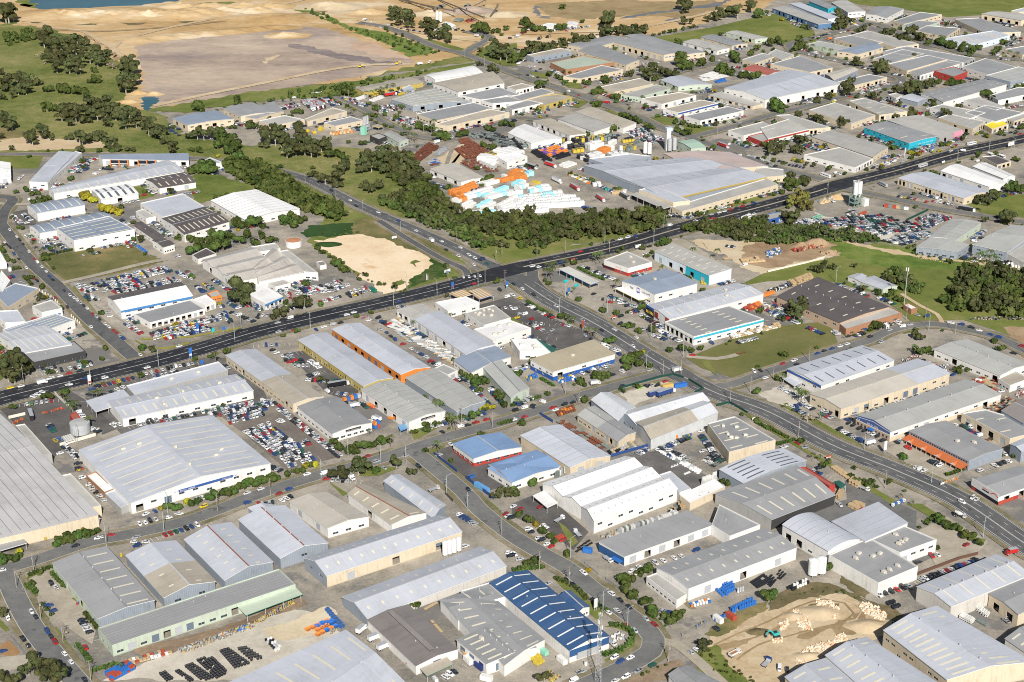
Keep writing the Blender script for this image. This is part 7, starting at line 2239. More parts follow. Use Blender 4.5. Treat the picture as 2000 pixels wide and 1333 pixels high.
    if kind == 'f' and label == '' and 'sm' not in ex and UL > 15:
        for i in range(1, int(UL/8)): slab('roof_seam', i/int(UL/8)-.15/UL, i/int(UL/8)+.15/UL, .01, .99, SEAM if rc != 'bg' else SEAML, .2)
    # ---- fascia band / sign wall
    if 'band' in ex and ex['band'] in WC:
        P, Q = (L, Nn) if 'FB' in ex or rc == 'lb' and label.startswith('pale roof') else (Nn, R)
        D = (Q-P); W_ = D.length; D.normalize(); n = Vector((D.y, -D.x, 0)); q = MB()
        a0, a1 = (.0, 1.0)
        if ex['band'] in ('dkS',): a0, a1 = .33, .72
        if 'huge' in label: a0, a1 = .33, .72
        z1 = h-.3; z0 = h-1.8
        if 'FB' in ex:
            pts_ = [(0, h-1.6), (W_, h-1.6), (W_, h+.7), (W_/2, h+rise+1.2), (0, h+.7)]
            for s_, o_ in ((1, .25), (-1, .05)):
                pp = [tuple((P+D*x+n*o_).to_3d()[:2])+(z,) for x, z in pts_]; q.quad(pp if s_ > 0 else pp[::-1])
        else: q.box(tuple((P+D*W_*(a0+a1)/2+n*.12)[:2])+(z0,), (W_*(a1-a0), .2, z1-z0), 0, math.atan2(D.y, D.x))
        put('sign_band', q.mesh('sign_band', [wmat(ex['band'])]), root)
    B = BLD[-1]; B.update(h=h, rise=rise, L=L+o, N=Nn+o, R=R+o, root=root, hh=hh)
def root_dir(a, b): d = (b-a).normalized(); return d
def canopy(f, pt):
    pts = pt(f[1]); h = float(f[2]); rc = f[3]; label = f[4] if len(f) > 4 else ''
    C = [at(p[0], p[1], h) for p in pts]
    if len(C) == 3: C.append(C[0]+(C[2]-C[1]))
    c = sum((p for p in C), Vector())/4; o = Vector((c.x, c.y, 0)); C = [p-o for p in C]
    root = put('canopy', None, loc=o, cat='canopy')
    q = MB(); UL = (C[1]-C[0]).length; VL = (C[2]-C[1]).length
    q.quad([(p.x, p.y, h) for p in C], 0, [(0, 0), (UL, 0), (UL, VL), (0, VL)])
    for i in range(4):
        a, b = C[i], C[(i+1) % 4]; q.quad([(a.x, a.y, h-.35), (b.x, b.y, h-.35), (b.x, b.y, h), (a.x, a.y, h)], 1)
    em = TRIM
    if 'blue' in label: em = plain('canopy_blue', (.03, .12, .45))
    if 'green' in label: em = plain('canopy_green', (.03, .16, .12))
    if 'yellow' in label: em = plain('canopy_yellow', (.8, .6, .05))
    put('roof', q.mesh('roof', [rmat(rc), em]), root)
    for a, b in ((0, 1), (1, 2), (2, 3)):
        L_ = (C[b]-C[a]).length; n = max(1, int(L_/9))
        for j in range(n+(1 if a == 2 else 0)):
            p = lerp(C[a], C[b], j/n)*.94; q = MB(); q.box((p.x, p.y, 0), (.3, .3, h-.1)); put('post', q.mesh('post', [METAL]), root)
    if 'tan' in label:
        for i in range(1, 5):
            q = MB(); t = i/5; a = lerp(C[0], C[3], t); b = lerp(C[1], C[2], t); q.beam(Vector((a.x, a.y, h+.06)), Vector((b.x, b.y, h+.06)), .7, .1); put('roof_rib', q.mesh('roof_rib', [TRIM]), root)
    BLD.append(dict(o=root, c=c, label=label, rc=rc, wc='w', U=(C[1]-C[0]).normalized(), V=(C[2]-C[1]).normalized(), area=UL*VL, px=proj(o), poly=[p+o for p in C], h=h))
def short(lb):
    for k in (' with ', ' behind ', ' beside ', ' by ', ' near ', ' at ', ' under ', ' before ', ' next ', ' on ', ' right of ', ' left of ', ' of '):
        if k in lb and len(lb.split(k)[0].split()) >= 3: lb = lb.split(k)[0]
    return ' '.join(lb.split()[:7])
def key_of(p, maxd=9e9):
    best = None
    for b in BLD:
        if not b['label']: continue
        d = (b['c'].x-p[0])**2+(b['c'].y-p[1])**2
        d = math.sqrt(d)-math.sqrt(b['area'])*.45
        if best is None or d < best[0]: best = (d, b)
    return best[1]
def rel_of(p, b):
    x, y = proj(p); dx, dy = x-b['px'][0], y-b['px'][1]
    return ('behind the' if dy < 0 else 'in front of the') if abs(dy)*2.2 > abs(dx) else ('left of the' if dx < 0 else 'right of the')
def near_b(p):
    return min(BLD, key=lambda b: (b['c'].x-p[0])**2+(b['c'].y-p[1])**2-b['area']*.3)
def label_buildings():
    for b in BLD:
        if b['label']: lab = b['label']
        else:
            k = key_of(b['c']); dx = b['px'][0]-k['px'][0]; dy = b['px'][1]-k['px'][1]
            rel = ('behind the' if dy < 0 else 'in front of the') if abs(dy)*2.2 > abs(dx) else ('left of the' if dx < 0 else 'right of the')
            b['auto'] = lab = f"{WORD[b['rc']]} roofed {WORD[b['wc']]} walled unit {rel} {short(k['label'])}"
        if len(lab.split()) < 4: lab += ' on the estate'
        b['o']['label'] = lab; ALL.append(b['o'])
ORD = 'first second third fourth fifth sixth seventh eighth ninth tenth eleventh twelfth thirteenth fourteenth fifteenth sixteenth seventeenth eighteenth nineteenth twentieth'.split()
def uniquify():
    d = {}
    bpy.context.view_layer.update()
    for o in ALL: d.setdefault(o['label'], []).append(o)
    for lab, L_ in d.items():
        if len(L_) == 1: continue
        L_.sort(key=lambda o: proj(o.matrix_world.translation if o.type == 'EMPTY' or 'wp' not in o else Vector(o['wp']))[0])
        base = ' '.join(lab.split()[:12])
        if len(L_) == 2: ws = ['left one of two', 'right one of two']
        elif len(L_) <= 20: ws = [ORD[i]+' from the left' for i in range(len(L_))]
        else:
            for o in L_:
                if 'group' not in o: o['group'] = lab
            continue
        for o, q in zip(L_, ws): o['label'] = base+', '+q
# ---------------- vehicles ----------------
CARC = dict(w=(.78, .78, .78), k=(.018, .02, .026), s=(.42, .44, .46), r=(.42, .02, .02), b=(.02, .06, .22), y=(.75, .55, .02), g=(.10, .30, .06), n=(.02, .12, .08), o=(.70, .20, .03), nb=(.03, .05, .18), b2=(.12, .32, .60), gn=(.25, .55, .42),
            gn2=(.02, .16, .11), t=(.55, .40, .22), c=(.35, .72, .82), p=(.16, .08, .30), tq=(.03, .45, .45), y2=(.55, .38, .12), g2=(.22, .5, .05))
CW = dict(w='white', k='black', s='silver', r='red', b='blue', y='yellow', g='green', n='dark green', o='orange', nb='navy blue', b2='light blue', gn='pale green', gn2='dark green', t='tan', c='pale cyan', p='purple', tq='teal', y2='tan', g2='lime green', x='rusty')
def paint(c):
    k = 'paint_'+c
    if k not in MATS:
        m, t, b = nmat(k); MATS[k] = m; oi = N(t, 'ShaderNodeObjectInfo').outputs['Random']
        c0 = CARC[c]; h = N(t, 'ShaderNodeHueSaturation'); h.inputs['Color'].default_value = (*c0, 1)
        t.links.new(mathn(t, 'ADD', mathn(t, 'MULTIPLY', oi, .5), .72), h.inputs['Value']); t.links.new(h.outputs[0], b.inputs['Base Color'])
        b.inputs['Roughness'].default_value = .3; b.inputs['Coat Weight'].default_value = .4; b.inputs['Coat Roughness'].default_value = .1
    return MATS[k]
GC = dict(r=(.40, .075, .045), b=(.03, .15, .48), o=(.62, .22, .05), g=(.19, .23, .22), x=(.20, .075, .045), y=(.55, .42, .05), w=(.70, .70, .68), t=(.48, .36, .21))
def goods(c):
    return plain('goods_'+c, GC.get(c, CARC.get(c, (.4, .4, .4))), .7, 0, .25)
TYRE = plain('tyre_rubber', (.02, .02, .02), .8)
VM = {}
def loft(mb, st, m=0):
    rings = []
    for x, w_, zb, zt in st:
        rings.append([(x, -w_*.92, zb), (x, -w_, zb+(zt-zb)*.45), (x, -w_*.9, zt), (x, w_*.9, zt), (x, w_, zb+(zt-zb)*.45), (x, w_*.92, zb)])
    for a, b in zip(rings, rings[1:]):
        for i in range(6): mb.quad([a[i], b[i], b[(i+1) % 6], a[(i+1) % 6]], m)
    mb.quad(rings[0], m); mb.quad(rings[-1][::-1], m)
def cabin(mb, gb, x0, x1, x2, x3, w_, zb, zt):
    """glasshouse: base x0..x3 at zb, roof x1..x2 at zt"""
    B = [(x0, -w_), (x3, -w_), (x3, w_), (x0, w_)]; wt = w_*.82; T = [(x1, -wt), (x2, -wt), (x2, wt), (x1, wt)]
    b = [(x, y, zb) for x, y in B]; t = [(x, y, zt) for x, y in T]
    for i in range(4): j = (i+1) % 4; gb.quad([b[i], b[j], t[j], t[i]])
    e = .04
    mb.box(((x1+x2)/2, 0, zt-.02), (x2-x1+e, wt*2+e, .07))
    for xb, xt in ((x0, x1), (x3, x2)):
        for s in (-1, 1): mb.beam((xb, s*(w_+.01), zb), (xt, s*(wt+.01), zt), .1, .1)
    xm = (x1+x2)/2+.1
    for s in (-1, 1): mb.beam((xm, s*(w_+.01), zb), (xm, s*(wt+.01), zt), .12, .06)
def vehicle_meshes(kind, c):
    k = (kind, c)
    if k in VM: return VM[k]
    mb = MB(); gb = MB(); wheels = []
    mats = [paint(c), METAL, paint('w'), plain('dark_chassis', (.04, .04, .045))]
    R = .33
    if kind == 'sedan':
        loft(mb, [(2.3, .66, .35, .6), (2.12, .84, .24, .72), (1.15, .89, .2, .88), (-1.5, .89, .2, .95), (-2.1, .85, .24, .93), (-2.3, .7, .38, .8)]); cabin(mb, gb, -1.75, -1.05, .35, 1.2, .8, .88, 1.42)
        wheels = [(1.4, .8), (1.4, -.8), (-1.35, .8), (-1.35, -.8)]
    elif kind == 'hatch':
        loft(mb, [(2.0, .66, .35, .62), (1.85, .82, .24, .75), (1.05, .86, .2, .92), (-1.7, .86, .2, .98), (-2.0, .78, .3, .9)]); cabin(mb, gb, -1.9, -1.5, .3, 1.15, .78, .92, 1.5)
        wheels = [(1.25, .78), (1.25, -.78), (-1.3, .78), (-1.3, -.78)]
    elif kind == 'suv':
        loft(mb, [(2.35, .75, .42, .85), (2.2, .9, .3, .98), (1.2, .95, .28, 1.12), (-2.0, .95, .28, 1.15), (-2.35, .86, .4, 1.05)]); cabin(mb, gb, -2.25, -2.0, .45, 1.15, .88, 1.12, 1.8)
        wheels = [(1.45, .84), (1.45, -.84), (-1.45, .84), (-1.45, -.84)]; R = .38
    elif kind == 'ute':
        loft(mb, [(2.5, .72, .4, .75), (2.3, .87, .3, .9), (1.3, .92, .26, 1.05), (-.6, .92, .26, 1.08), (-.65, .92, .3, 1.05)]); cabin(mb, gb, -.65, -.45, .6, 1.3, .84, 1.05, 1.68)
        mb.box((-1.65, 0, .6), (2.0, 1.86, .12), 3)
        for s in (-1, 1): mb.box((-1.65, s*.9, .7), (2.05, .07, .4), 0)
        mb.box((-2.66, 0, .7), (.07, 1.86, .4), 0); wheels = [(1.55, .8), (1.55, -.8), (-1.6, .8), (-1.6, -.8)]; R = .37
    elif kind == 'van':
        loft(mb, [(2.3, .75, .35, 1.0), (2.1, .9, .28, 1.2), (1.5, .93, .28, 1.75), (1.0, .93, .28, 1.98), (-2.3, .93, .28, 1.98), (-2.4, .88, .35, 1.9)])
        gb.quad([(2.14, -.75, 1.22), (2.14, .75, 1.22), (1.58, .72, 1.74), (1.58, -.72, 1.74)])
        for s in (-1, 1): gb.quad([(1.5, s*.945, 1.2), (.4, s*.945, 1.2), (.4, s*.945, 1.65), (1.4, s*.945, 1.65)])
        wheels = [(1.5, .82), (1.5, -.82), (-1.5, .82), (-1.5, -.82)]; R = .35
    elif kind in ('truck', 'flatbed', 'tipper', 'mixer', 'tanker'):
        L = 7.5; R = .5
        mb.box((2.7, 0, .6), (1.7, 2.2, 1.0), 0); mb.box((2.6, 0, 1.6), (1.5, 2.15, .9), 0, 0, .9); gb.quad([(3.42, -1.0, 1.65), (3.42, 1.0, 1.65), (3.3, .9, 2.35), (3.3, -.9, 2.35)])
        for s in (-1, 1): gb.quad([(2.2, s*1.09, 1.6), (3.2, s*1.09, 1.6), (3.15, s*1.03, 2.2), (2.2, s*1.03, 2.2)])
        mb.box((-.9, 0, .7), (5.6, .9, .3), 3); wheels = [(2.5, .95), (2.5, -.95), (-1.8, .95), (-1.8, -.95), (-2.9, .95), (-2.9, -.95)]
        if kind == 'truck': mb.box((-.9, 0, 1.05), (5.3, 2.4, 2.3), 0 if c != 'b' else 2); mb.box((-.9, 0, 3.35), (5.36, 2.46, .06), 1)
        elif kind == 'flatbed': mb.box((-.9, 0, 1.05), (5.4, 2.4, .15), 1); mb.box((1.75, 0, 1.2), (.1, 2.3, .9), 1)
        elif kind == 'tipper':
            mb.box((-.9, 0, 1.05), (5.2, 2.4, .15), 1)
            for s in (-1, 1): mb.box((-.9, s*1.18, 1.2), (5.2, .08, 1.0), 0)
            mb.box((-3.46, 0, 1.2), (.08, 2.4, 1.0), 0); mb.box((1.7, 0, 1.2), (.08, 2.4, 1.0), 0)
            mb.box((-.9, 0, 1.2), (5.0, 2.2, .5), 4)
            mats = mats+[plain('load_earth', (.34, .18, .08))]
        elif kind == 'mixer': mb.cyl((1.4, 0, 1.9), (-.6, 0, 2.2), .7, 0, 12, 1.2); mb.cyl((-.6, 0, 2.2), (-3.1, 0, 2.7), 1.2, 0, 12, .6); mb.box((-3.2, 0, 1.1), (.6, 1.2, 1.2), 3)
        else: mb.cyl((1.6, 0, 2.0), (-3.6, 0, 2.0), 1.05, 0, 14); mb.box((-1, 0, 3.0), (3, .5, .15), 1)
    elif kind == 'semi':
        R = .5; mb.box((6.9, 0, .6), (1.9, 2.3, 1.2), 2); mb.box((6.8, 0, 1.8), (1.8, 2.25, 1.1), 2, 0, .92); gb.quad([(7.82, -1.0, 1.8), (7.82, 1.0, 1.8), (7.6, .9, 2.7), (7.6, -.9, 2.7)])
        mb.box((5, 0, .7), (4, .9, .3), 3); mb.box((-.8, 0, 1.2), (12.6, 2.5, 2.75), 0); mb.box((-.8, 0, 3.95), (12.66, 2.56, .06), 1); mb.box((-.8, 0, .9), (12, 1, .3), 3)
        wheels = [(7.0, 1), (7.0, -1), (4.2, 1), (4.2, -1), (5.3, 1), (5.3, -1), (-4, 1), (-4, -1), (-5.2, 1), (-5.2, -1), (-6.3, 1), (-6.3, -1)]
    elif kind == 'bus':
        R = .5; mb.box((0, 0, .5), (11.5, 2.5, 1.2), 0); mb.box((0, 0, 2.5), (11.4, 2.4, .6), 0, 0, .97); gb.quad([(5.76, -1.15, 1.6), (5.76, 1.15, 1.6), (5.7, 1.1, 2.6), (5.7, -1.1, 2.6)])
        for i in range(-2, 3): mb.box((i*2.8, 0, 1.7), (.3, 2.46, .8), 0)
        for s in (-1, 1): gb.quad([(-5.6, s*1.2, 1.7), (5.6, s*1.2, 1.7), (5.6, s*1.2, 2.5), (-5.6, s*1.2, 2.5)])
        wheels = [(3.6, 1.1), (3.6, -1.1), (-3.6, 1.1), (-3.6, -1.1)]
    elif kind == 'digger':
        R = .01; mb.box((0, 0, 1.0), (3.0, 2.4, 1.3), 0); mb.box((.5, .5, 2.3), (1.3, 1.1, 1.0), 3)
        for s in (-1, 1): mb.box((0, s*1.3, 0), (3.8, .6, 1.0), 3, 0, .9)
        mb.beam((1.3, 0, 2.0), (3.9, 0, 4.4), .5, .5, 0); mb.beam((3.9, 0, 4.4), (5.6, 0, 2.0), .4, .4, 0); mb.box((5.5, 0, .9), (1.0, 1.1, 1.0), 3, 0, .7)
    b = mb.mesh(kind+'_body', mats); g = gb.mesh(kind+'_glazing', [GLASS]) if gb.f else None
    key = ('wheel', R)
    if key not in VM:
        q = MB(); q.cyl((0, -.13, 0), (0, .13, 0), R, 0, 12); q.cyl((0, -.15, 0), (0, .15, 0), R*.55, 1, 8); VM[key] = q.mesh('wheel', [TYRE, METAL])
    VM[k] = (b, g, VM[key], wheels, R); return VM[k]
CARS = []
BAYS = []
TW = dict(sedan='sedan', hatch='hatchback', suv='four wheel drive', ute='utility', van='van')
def car(p, ang, kind, c, kindrow=''):
    CARS.append((p, ang, kind, c, kindrow))
def pick(row=None):
    return random.choices(['sedan', 'hatch', 'suv', 'ute', 'van'], [40, 22, 18, 13, 7])[0]
def pickc(): return random.choices('wksrbyn', [42, 22, 16, 7, 8, 1, 2])[0]
def inside(p, poly):
    s = None
    for a, b in zip(poly, poly[1:]+poly[:1]):
        c = (b.x-a.x)*(p.y-a.y)-(b.y-a.y)*(p.x-a.x)
        if s is None: s = c > 0
        elif (c > 0) != s: return False
    return True
def read_cars():
    for f, pt, s in lines(DATA_O):
        if f[0] == 'C':
            P = [at(p[0], p[1], .9) for p in pt(f[1])]
            if len(P) == 1:
                p = P[0]; kind = 'sedan'; c = 'w'; o = ''
                kind, c, o = 'sedan', 'w', ''
                rest = f[2:]
                if rest: kind = rest[0]
                if len(rest) > 1: c = rest[1]
                if len(rest) > 2: o = rest[2]
                b = near_b(p)
                d = b['V'] if o == '-' else b['U']
                if o == '': d = random.choice([b['U'], b['V']])
                r = road_near(p)
                if r[0] < r[2]*.75+2: d = r[1]
                if random.random() < .5: d = -d
                car(p, math.atan2(d.y, d.x)+random.uniform(-.05, .05), kind, c)
            else:
                n = int(f[2]); cols = f[3] if len(f) > 3 else 'w'; o = f[4] if len(f) > 4 else 'p'
                if n < 2: continue
                a, b = P[0], P[1]; D = (b-a).normalized(); sp = (b-a).length/(n-1)
                along = o == 'a' or (o == '-' and sp > 4.8)
                h = D if along else Vector((-D.y, D.x, 0))
                if not along and sp < 1.9: n = max(2, int((b-a).length/2.3)+1)
                r = road_near((a+b)/2)
                if along and r[0] < r[2]*.75+3: h = r[1]
                sg = random.choice([-1, 1])
                if not along and n > 2: BAYS.append((a, b, h, n))
                for i in range(n):
                    p = a.lerp(b, i/(n-1)); hh = h*(sg if random.random() < .8 else -sg)
                    car(p, math.atan2(hh.y, hh.x)+random.uniform(-.06, .06), pick(), cols[i % len(cols)] if len(cols) > 1 or n < 4 else (cols if random.random() < .7 else pickc()))
        elif f[0] == 'V':
            a = at(*pt(f[2])[0][:2], 1.2); b = at(*pt(f[3])[0][:2], 1.2); d = b-a; r = road_near(a)
            if r[0] < r[2]*.6: d = r[1]*(1 if r[1].dot(d) > 0 else -1)
            car(a, math.atan2(d.y, d.x), f[1], f[4])
        elif f[0] == 'LOT':
            Q = [at(p[0], p[1], .8) for p in pt(f[1])]; rr, cc = int(f[2]), int(f[3])
            if rr*cc < 2: continue
            U = Q[1]-Q[0]; V = Q[2]-Q[1]
            # rows along U need > 4.7 m unless the headings follow V
            hu = U.normalized(); hv = V.normalized()
            su, sv = U.length/rr, V.length/cc
            if sv >= su: head, = (hv,)
            else: head = hu
            if head is hu: rr = max(1, min(rr, int(U.length/4.9))); cc = max(1, min(cc+3, int(V.length/2.25)))
            else: cc = max(1, min(cc, int(V.length/4.9))); rr = max(1, min(rr+3, int(U.length/2.25)))
            for i in range(rr):
                for j in range(cc):
                    if random.random() < .07: continue
                    u, v = (i+.5)/rr, (j+.5)/cc
                    p = lerp(lerp(Q[0], Q[1], u), lerp(Q[3], Q[2], u), v); p = p+Vector((random.uniform(-.2, .2), random.uniform(-.2, .2), 0))
                    s_ = head if random.random() < .7 else -head
                    if len(f) > 4 and f[4] == 't': car(p, math.atan2(head.y, head.x), 'truck', random.choice('wwkr'), 'lot')
                    else: car(p, math.atan2(s_.y, s_.x)+random.uniform(-.04, .04), pick(), pickc() if len(f) < 5 else random.choice('kkkkkssssssrbwwn'), 'lot')
def build_cars():
    read_cars()
    polys = [(b['poly'], b['c']) for b in BLD]
    rr = random.Random(11)
    for b in BLD:          # cars nosed up to the fronts of the farther buildings, as all over the estate
        if b['c'].y < 900 or 'L' not in b: continue
        for A, B_, pr in ((b['N'], b['R'], .42), (b['L'], b['N'], .3)):
            D = Vector((B_.x-A.x, B_.y-A.y, 0)); L_ = D.length; D.normalize(); n = Vector((D.y, -D.x, 0))
            for off in (4.5, 14):
                x = 2; run = rr.random() < pr
                while x < L_-2:
                    if rr.random() < .2: run = rr.random() < pr
                    p = Vector((A.x, A.y, 0))+D*x+n*off; r = road_near(p)
                    if run and r[0] > r[2]/2+3: h = n if rr.random() < .6 else -n; car(p, math.atan2(h.y, h.x)+rr.uniform(-.1, .1), pick(), rr.choice('wwwwkkkssssrbbn'))
                    x += 2.7
    keep = []
    for c in CARS:
        p = c[0]; x, y = proj(p)
        if not (-20 < x < 2020 and -12 < y < 1350): continue
        if any(abs(q[1].x-p.x)+abs(q[1].y-p.y) < 160 and 'canopy' not in '' and inside(p, q[0]) for q in polys): continue
        if any((k[0]-p).length < 1.9 for k in keep[-260:]): continue
        keep.append(c)
    keep.sort(key=lambda c: c[0].y)
    mb = MB()
    for a, b, h, n in BAYS:
        D = (b-a)/(n-1)
        for i in range(-2, n+3):
            p = a+D*(i-.5); q = D.normalized()*.08; r_ = [p-h*2.5-q, p-h*2.5+q, p+h*2.5+q, p+h*2.5-q]; r_ = [(v.x, v.y, .42) for v in r_]
            if not any(inside(p, k[0]) for k in polys if abs(k[1].x-p.x)+abs(k[1].y-p.y) < 120): mb.quad(r_ if (r_[1][0]-r_[0][0])*(r_[2][1]-r_[1][1])-(r_[1][1]-r_[0][1])*(r_[2][0]-r_[1][0]) > 0 else r_[::-1])
    put('bay_marking', mb.mesh('bay_marking', [MATS['line_paint']]), kind='structure')
    small = [c for c in keep if c[2] in TW]; big = [c for c in keep if c[2] not in TW]
    print('vehicles', len(small), len(big))
    for c in small[:300]+big:
        p, ang, kind, col, tag_ = c
        b, g, wm, wh, R = vehicle_meshes(kind, col)
        k = key_of(p); r = road_near(p); onroad = r[0] < r[2]/2-1.2
        kw = TW.get(kind, {'truck': 'box truck', 'flatbed': 'flatbed truck', 'semi': 'semi trailer truck', 'bus': 'bus', 'mixer': 'concrete mixer truck', 'tipper': 'tipper truck', 'tanker': 'tanker truck', 'digger': 'excavator'}.get(kind, kind))
        near = short(k['label']).split()[:6]
        rel = rel_of(p, k); how = 'driving '+rel if onroad else ('in car yard '+rel if tag_ == 'lot' else 'parked '+rel)
        lab = f"{CW[col]} {kw} {how} {' '.join(near)}"
        cat = {'sedan': 'car', 'hatch': 'car', 'suv': 'car', 'ute': 'pickup truck', 'van': 'van', 'bus': 'bus', 'digger': 'excavator'}.get(kind, 'truck')
        nm = {'sedan': 'car', 'hatch': 'car', 'suv': 'car', 'ute': 'pickup_truck', 'van': 'van', 'bus': 'bus', 'digger': 'excavator'}.get(kind, kw.replace(' ', '_'))
        o = put(nm, b, None, (p.x, p.y, GZ+(.16 if onroad else 0)), ang, label=lab, cat=cat, group=('cars packed in dealer and wrecker yards' if tag_ == 'lot' else ('vehicles driving on the roads' if onroad else 'vehicles parked along streets and yards')) if kind in TW else 'trucks and heavy vehicles')
        if g: put('glazing', g, o)
        if p.y < 1250 or kind not in TW:
            for x, y in wh: put('wheel', wm, o, (x, y, R))
    # the rest, one object
    rest = small[300:]
    mats = []; V = []; Fq = []; M = []; off = 0; cache = {}
    for p, ang, kind, col, t in rest:
        k = (kind, col)
        if k not in cache:
            b, g, wm, wh, R = vehicle_meshes(kind, col); vv = []; ff = []; mm = []
            for me, sl in ((b, None), (g, GLASS)):
                if me is None: continue
                base = len(vv); vv += [tuple(v.co) for v in me.vertices]
                for q in me.polygons:
                    vs_ = [base+i for i in q.vertices]
                    mt = sl or me.materials[q.material_index]
                    if mt.name not in [m.name for m in mats]: mats.append(mt)
                    mi = [m.name for m in mats].index(mt.name)
                    if len(vs_) == 4: ff.append(vs_); mm.append(mi)
                    elif len(vs_) == 6: ff += [vs_[:4], [vs_[0], vs_[3], vs_[4], vs_[5]]]; mm += [mi, mi]
            cache[k] = (np.array(vv), np.array(ff), np.array(mm))
        vv, ff, mm = cache[k]; c, s = math.cos(ang), math.sin(ang)
        r = vv @ np.array([[c, s, 0], [-s, c, 0], [0, 0, 1]]) + np.array([p.x, p.y, GZ])
        V.append(r); Fq.append(ff+off); M.append(mm); off += len(vv)
    if V: put('distant_parked_cars', npmesh('distant_parked_cars', np.vstack(V), np.vstack(Fq), mats, np.concatenate(M)), kind='stuff', label='hundreds of small cars parked across the farther yards', cat='cars')
# ---------------- plants ----------------
def leafmat(name, dark, light):
    if name in MATS: return MATS[name]
    m, t, b = nmat(name); MATS[name] = m
    p = N(t, 'ShaderNodeNewGeometry').outputs['Position']; oi = N(t, 'ShaderNodeObjectInfo').outputs['Random']
    f = mathn(t, 'ADD', mathn(t, 'MULTIPLY', noise_f(t, p, .9, 3, .7), .5), mathn(t, 'MULTIPLY', noise_f(t, p, .09, 3, .7), .5))
    col = ramp(t, f, [(.38, dark), (.6, light)])
    h = N(t, 'ShaderNodeHueSaturation'); t.links.new(col, h.inputs['Color']); t.links.new(mathn(t, 'ADD', mathn(t, 'MULTIPLY', oi, .5), .75), h.inputs['Value']); t.links.new(mathn(t, 'ADD', mathn(t, 'MULTIPLY', oi, .05), .475), h.inputs['Hue'])
    t.links.new(h.outputs[0], b.inputs['Base Color']); b.inputs['Roughness'].default_value = .75; b.inputs['Specular IOR Level'].default_value = .15
    return m
LEAF = dict(e=leafmat('leaf_eucalypt', (.028, .038, .014), (.10, .11, .042)), b=leafmat('leaf_dense', (.024, .045, .010), (.092, .125, .03)), r=leafmat('leaf_shrub', (.022, .045, .010), (.09, .13, .03)), y=leafmat('leaf_yellow', (.14, .14, .015), (.36, .31, .03)),
            p=leafmat('leaf_palm', (.03, .06, .015), (.12, .15, .05)), g=leafmat('leaf_light', (.045, .07, .018), (.13, .15, .045)), bm=leafmat('leaf_bamboo', (.08, .09, .02), (.22, .21, .06)), d=leafmat('bare_twigs', (.22, .18, .13), (.42, .36, .28)))
BARK = plain('bark', (.20, .16, .12)); BARKP = plain('pale_bark', (.42, .38, .32))
TP = {}
def crown_np(kind, seed, n):
    r = np.random.default_rng(seed)
    # lobes
    if kind == 'e': nl = 7; lob = r.normal(0, .42, (nl, 3))*[1, 1, .62]; lr = r.uniform(.34, .55, nl)
    elif kind in ('r', 'y'): nl = 5; lob = r.normal(0, .3, (nl, 3))*[1, 1, .5]; lr = r.uniform(.45, .62, nl)
    elif kind == 'bm': nl = 8; lob = r.normal(0, .28, (nl, 3))*[1, 1, 1.4]; lr = r.uniform(.25, .4, nl)
    elif kind == 'd': nl = 5; lob = r.normal(0, .35, (nl, 3)); lr = r.uniform(.3, .45, nl)
    else: nl = 6; lob = r.normal(0, .33, (nl, 3))*[1, 1, .6]; lr = r.uniform(.42, .62, nl)
    k = r.integers(0, nl, n); d = r.normal(0, 1, (n, 3)); d /= np.linalg.norm(d, axis=1)[:, None]; d[:, 2] = np.abs(d[:, 2])*.9-.15
    rad = lr[k]*r.uniform(.72, 1.06, n)
    P = lob[k]+d*rad[:, None]
    s = (.16 if kind != 'd' else .08)*r.uniform(.6, 1.3, n)*(300/n)**.35
    a = np.cross(d, r.normal(0, 1, (n, 3))); a /= np.linalg.norm(a, axis=1)[:, None]; b = np.cross(d, a)
    t = r.normal(0, .35, (n, 3)); a = a+t*.5; b = b+t[:, ::-1]*.5
    V = np.stack([P-a*s[:, None]-b*s[:, None], P+a*s[:, None]-b*s[:, None]*.8, P+a*s[:, None]*.9+b*s[:, None], P-a*s[:, None]+b*s[:, None]*.9], 1).reshape(-1, 3)
    return V, np.arange(len(V)).reshape(-1, 4)
def palm_np(seed):
    r = np.random.default_rng(seed); V = []; 
    for i in range(17):
        a = r.uniform(0, 6.28); dx, dy = math.cos(a), math.sin(a); up = r.uniform(-.1, .55); px, pz = 0, 0
        prev = None
        for j in range(5):
            t = j/4; x = t*1.0; z = up*t*1.0-.75*t*t; w_ = .13*(1-t*.75)
            cur = [(dx*x-dy*w_, dy*x+dx*w_, z-.04), (dx*x, dy*x, z+.05), (dx*x+dy*w_, dy*x-dx*w_, z-.04)]
            if prev: V += [prev[0], cur[0], cur[1], prev[1], prev[1], cur[1], cur[2], prev[2]]
            prev = cur
    V = np.array(V); return V, np.arange(len(V)).reshape(-1, 4)
def tree_meshes(kind, var, n=260):
    k = (kind, var, n)
    if k in TP: return TP[k]
    if kind == 'p': V, Fq = palm_np(var*7+3)
    else: V, Fq = crown_np(kind, var*13+hash_(kind), n)
    me = npmesh('crown', V, Fq, [LEAF[kind]])
    mb = MB()
    H = {'e': 1.25, 'b': .85, 'r': .6, 'y': .6, 'g': .8, 'p': 2.6, 'bm': 1.0, 'd': 1.1}[kind]
    r0 = .075 if kind != 'p' else .06
    mb.cyl((0, 0, -H), (.03, .02, -.1), r0, 0, 6, r0*.55)
    if kind in 'ebd':
        rr = random.Random(var)
        for i in range(5):
            a = rr.uniform(0, 6.28); mb.cyl((0, 0, -H*rr.uniform(.35, .6)), (math.cos(a)*.45, math.sin(a)*.45, rr.uniform(.0, .3)), r0*.5, 0, 4, r0*.15, False)
    tm = mb.mesh('trunk', [BARKP if kind in ('e', 'd') else BARK])
    TP[k] = (V, Fq, me, tm, H); return TP[k]
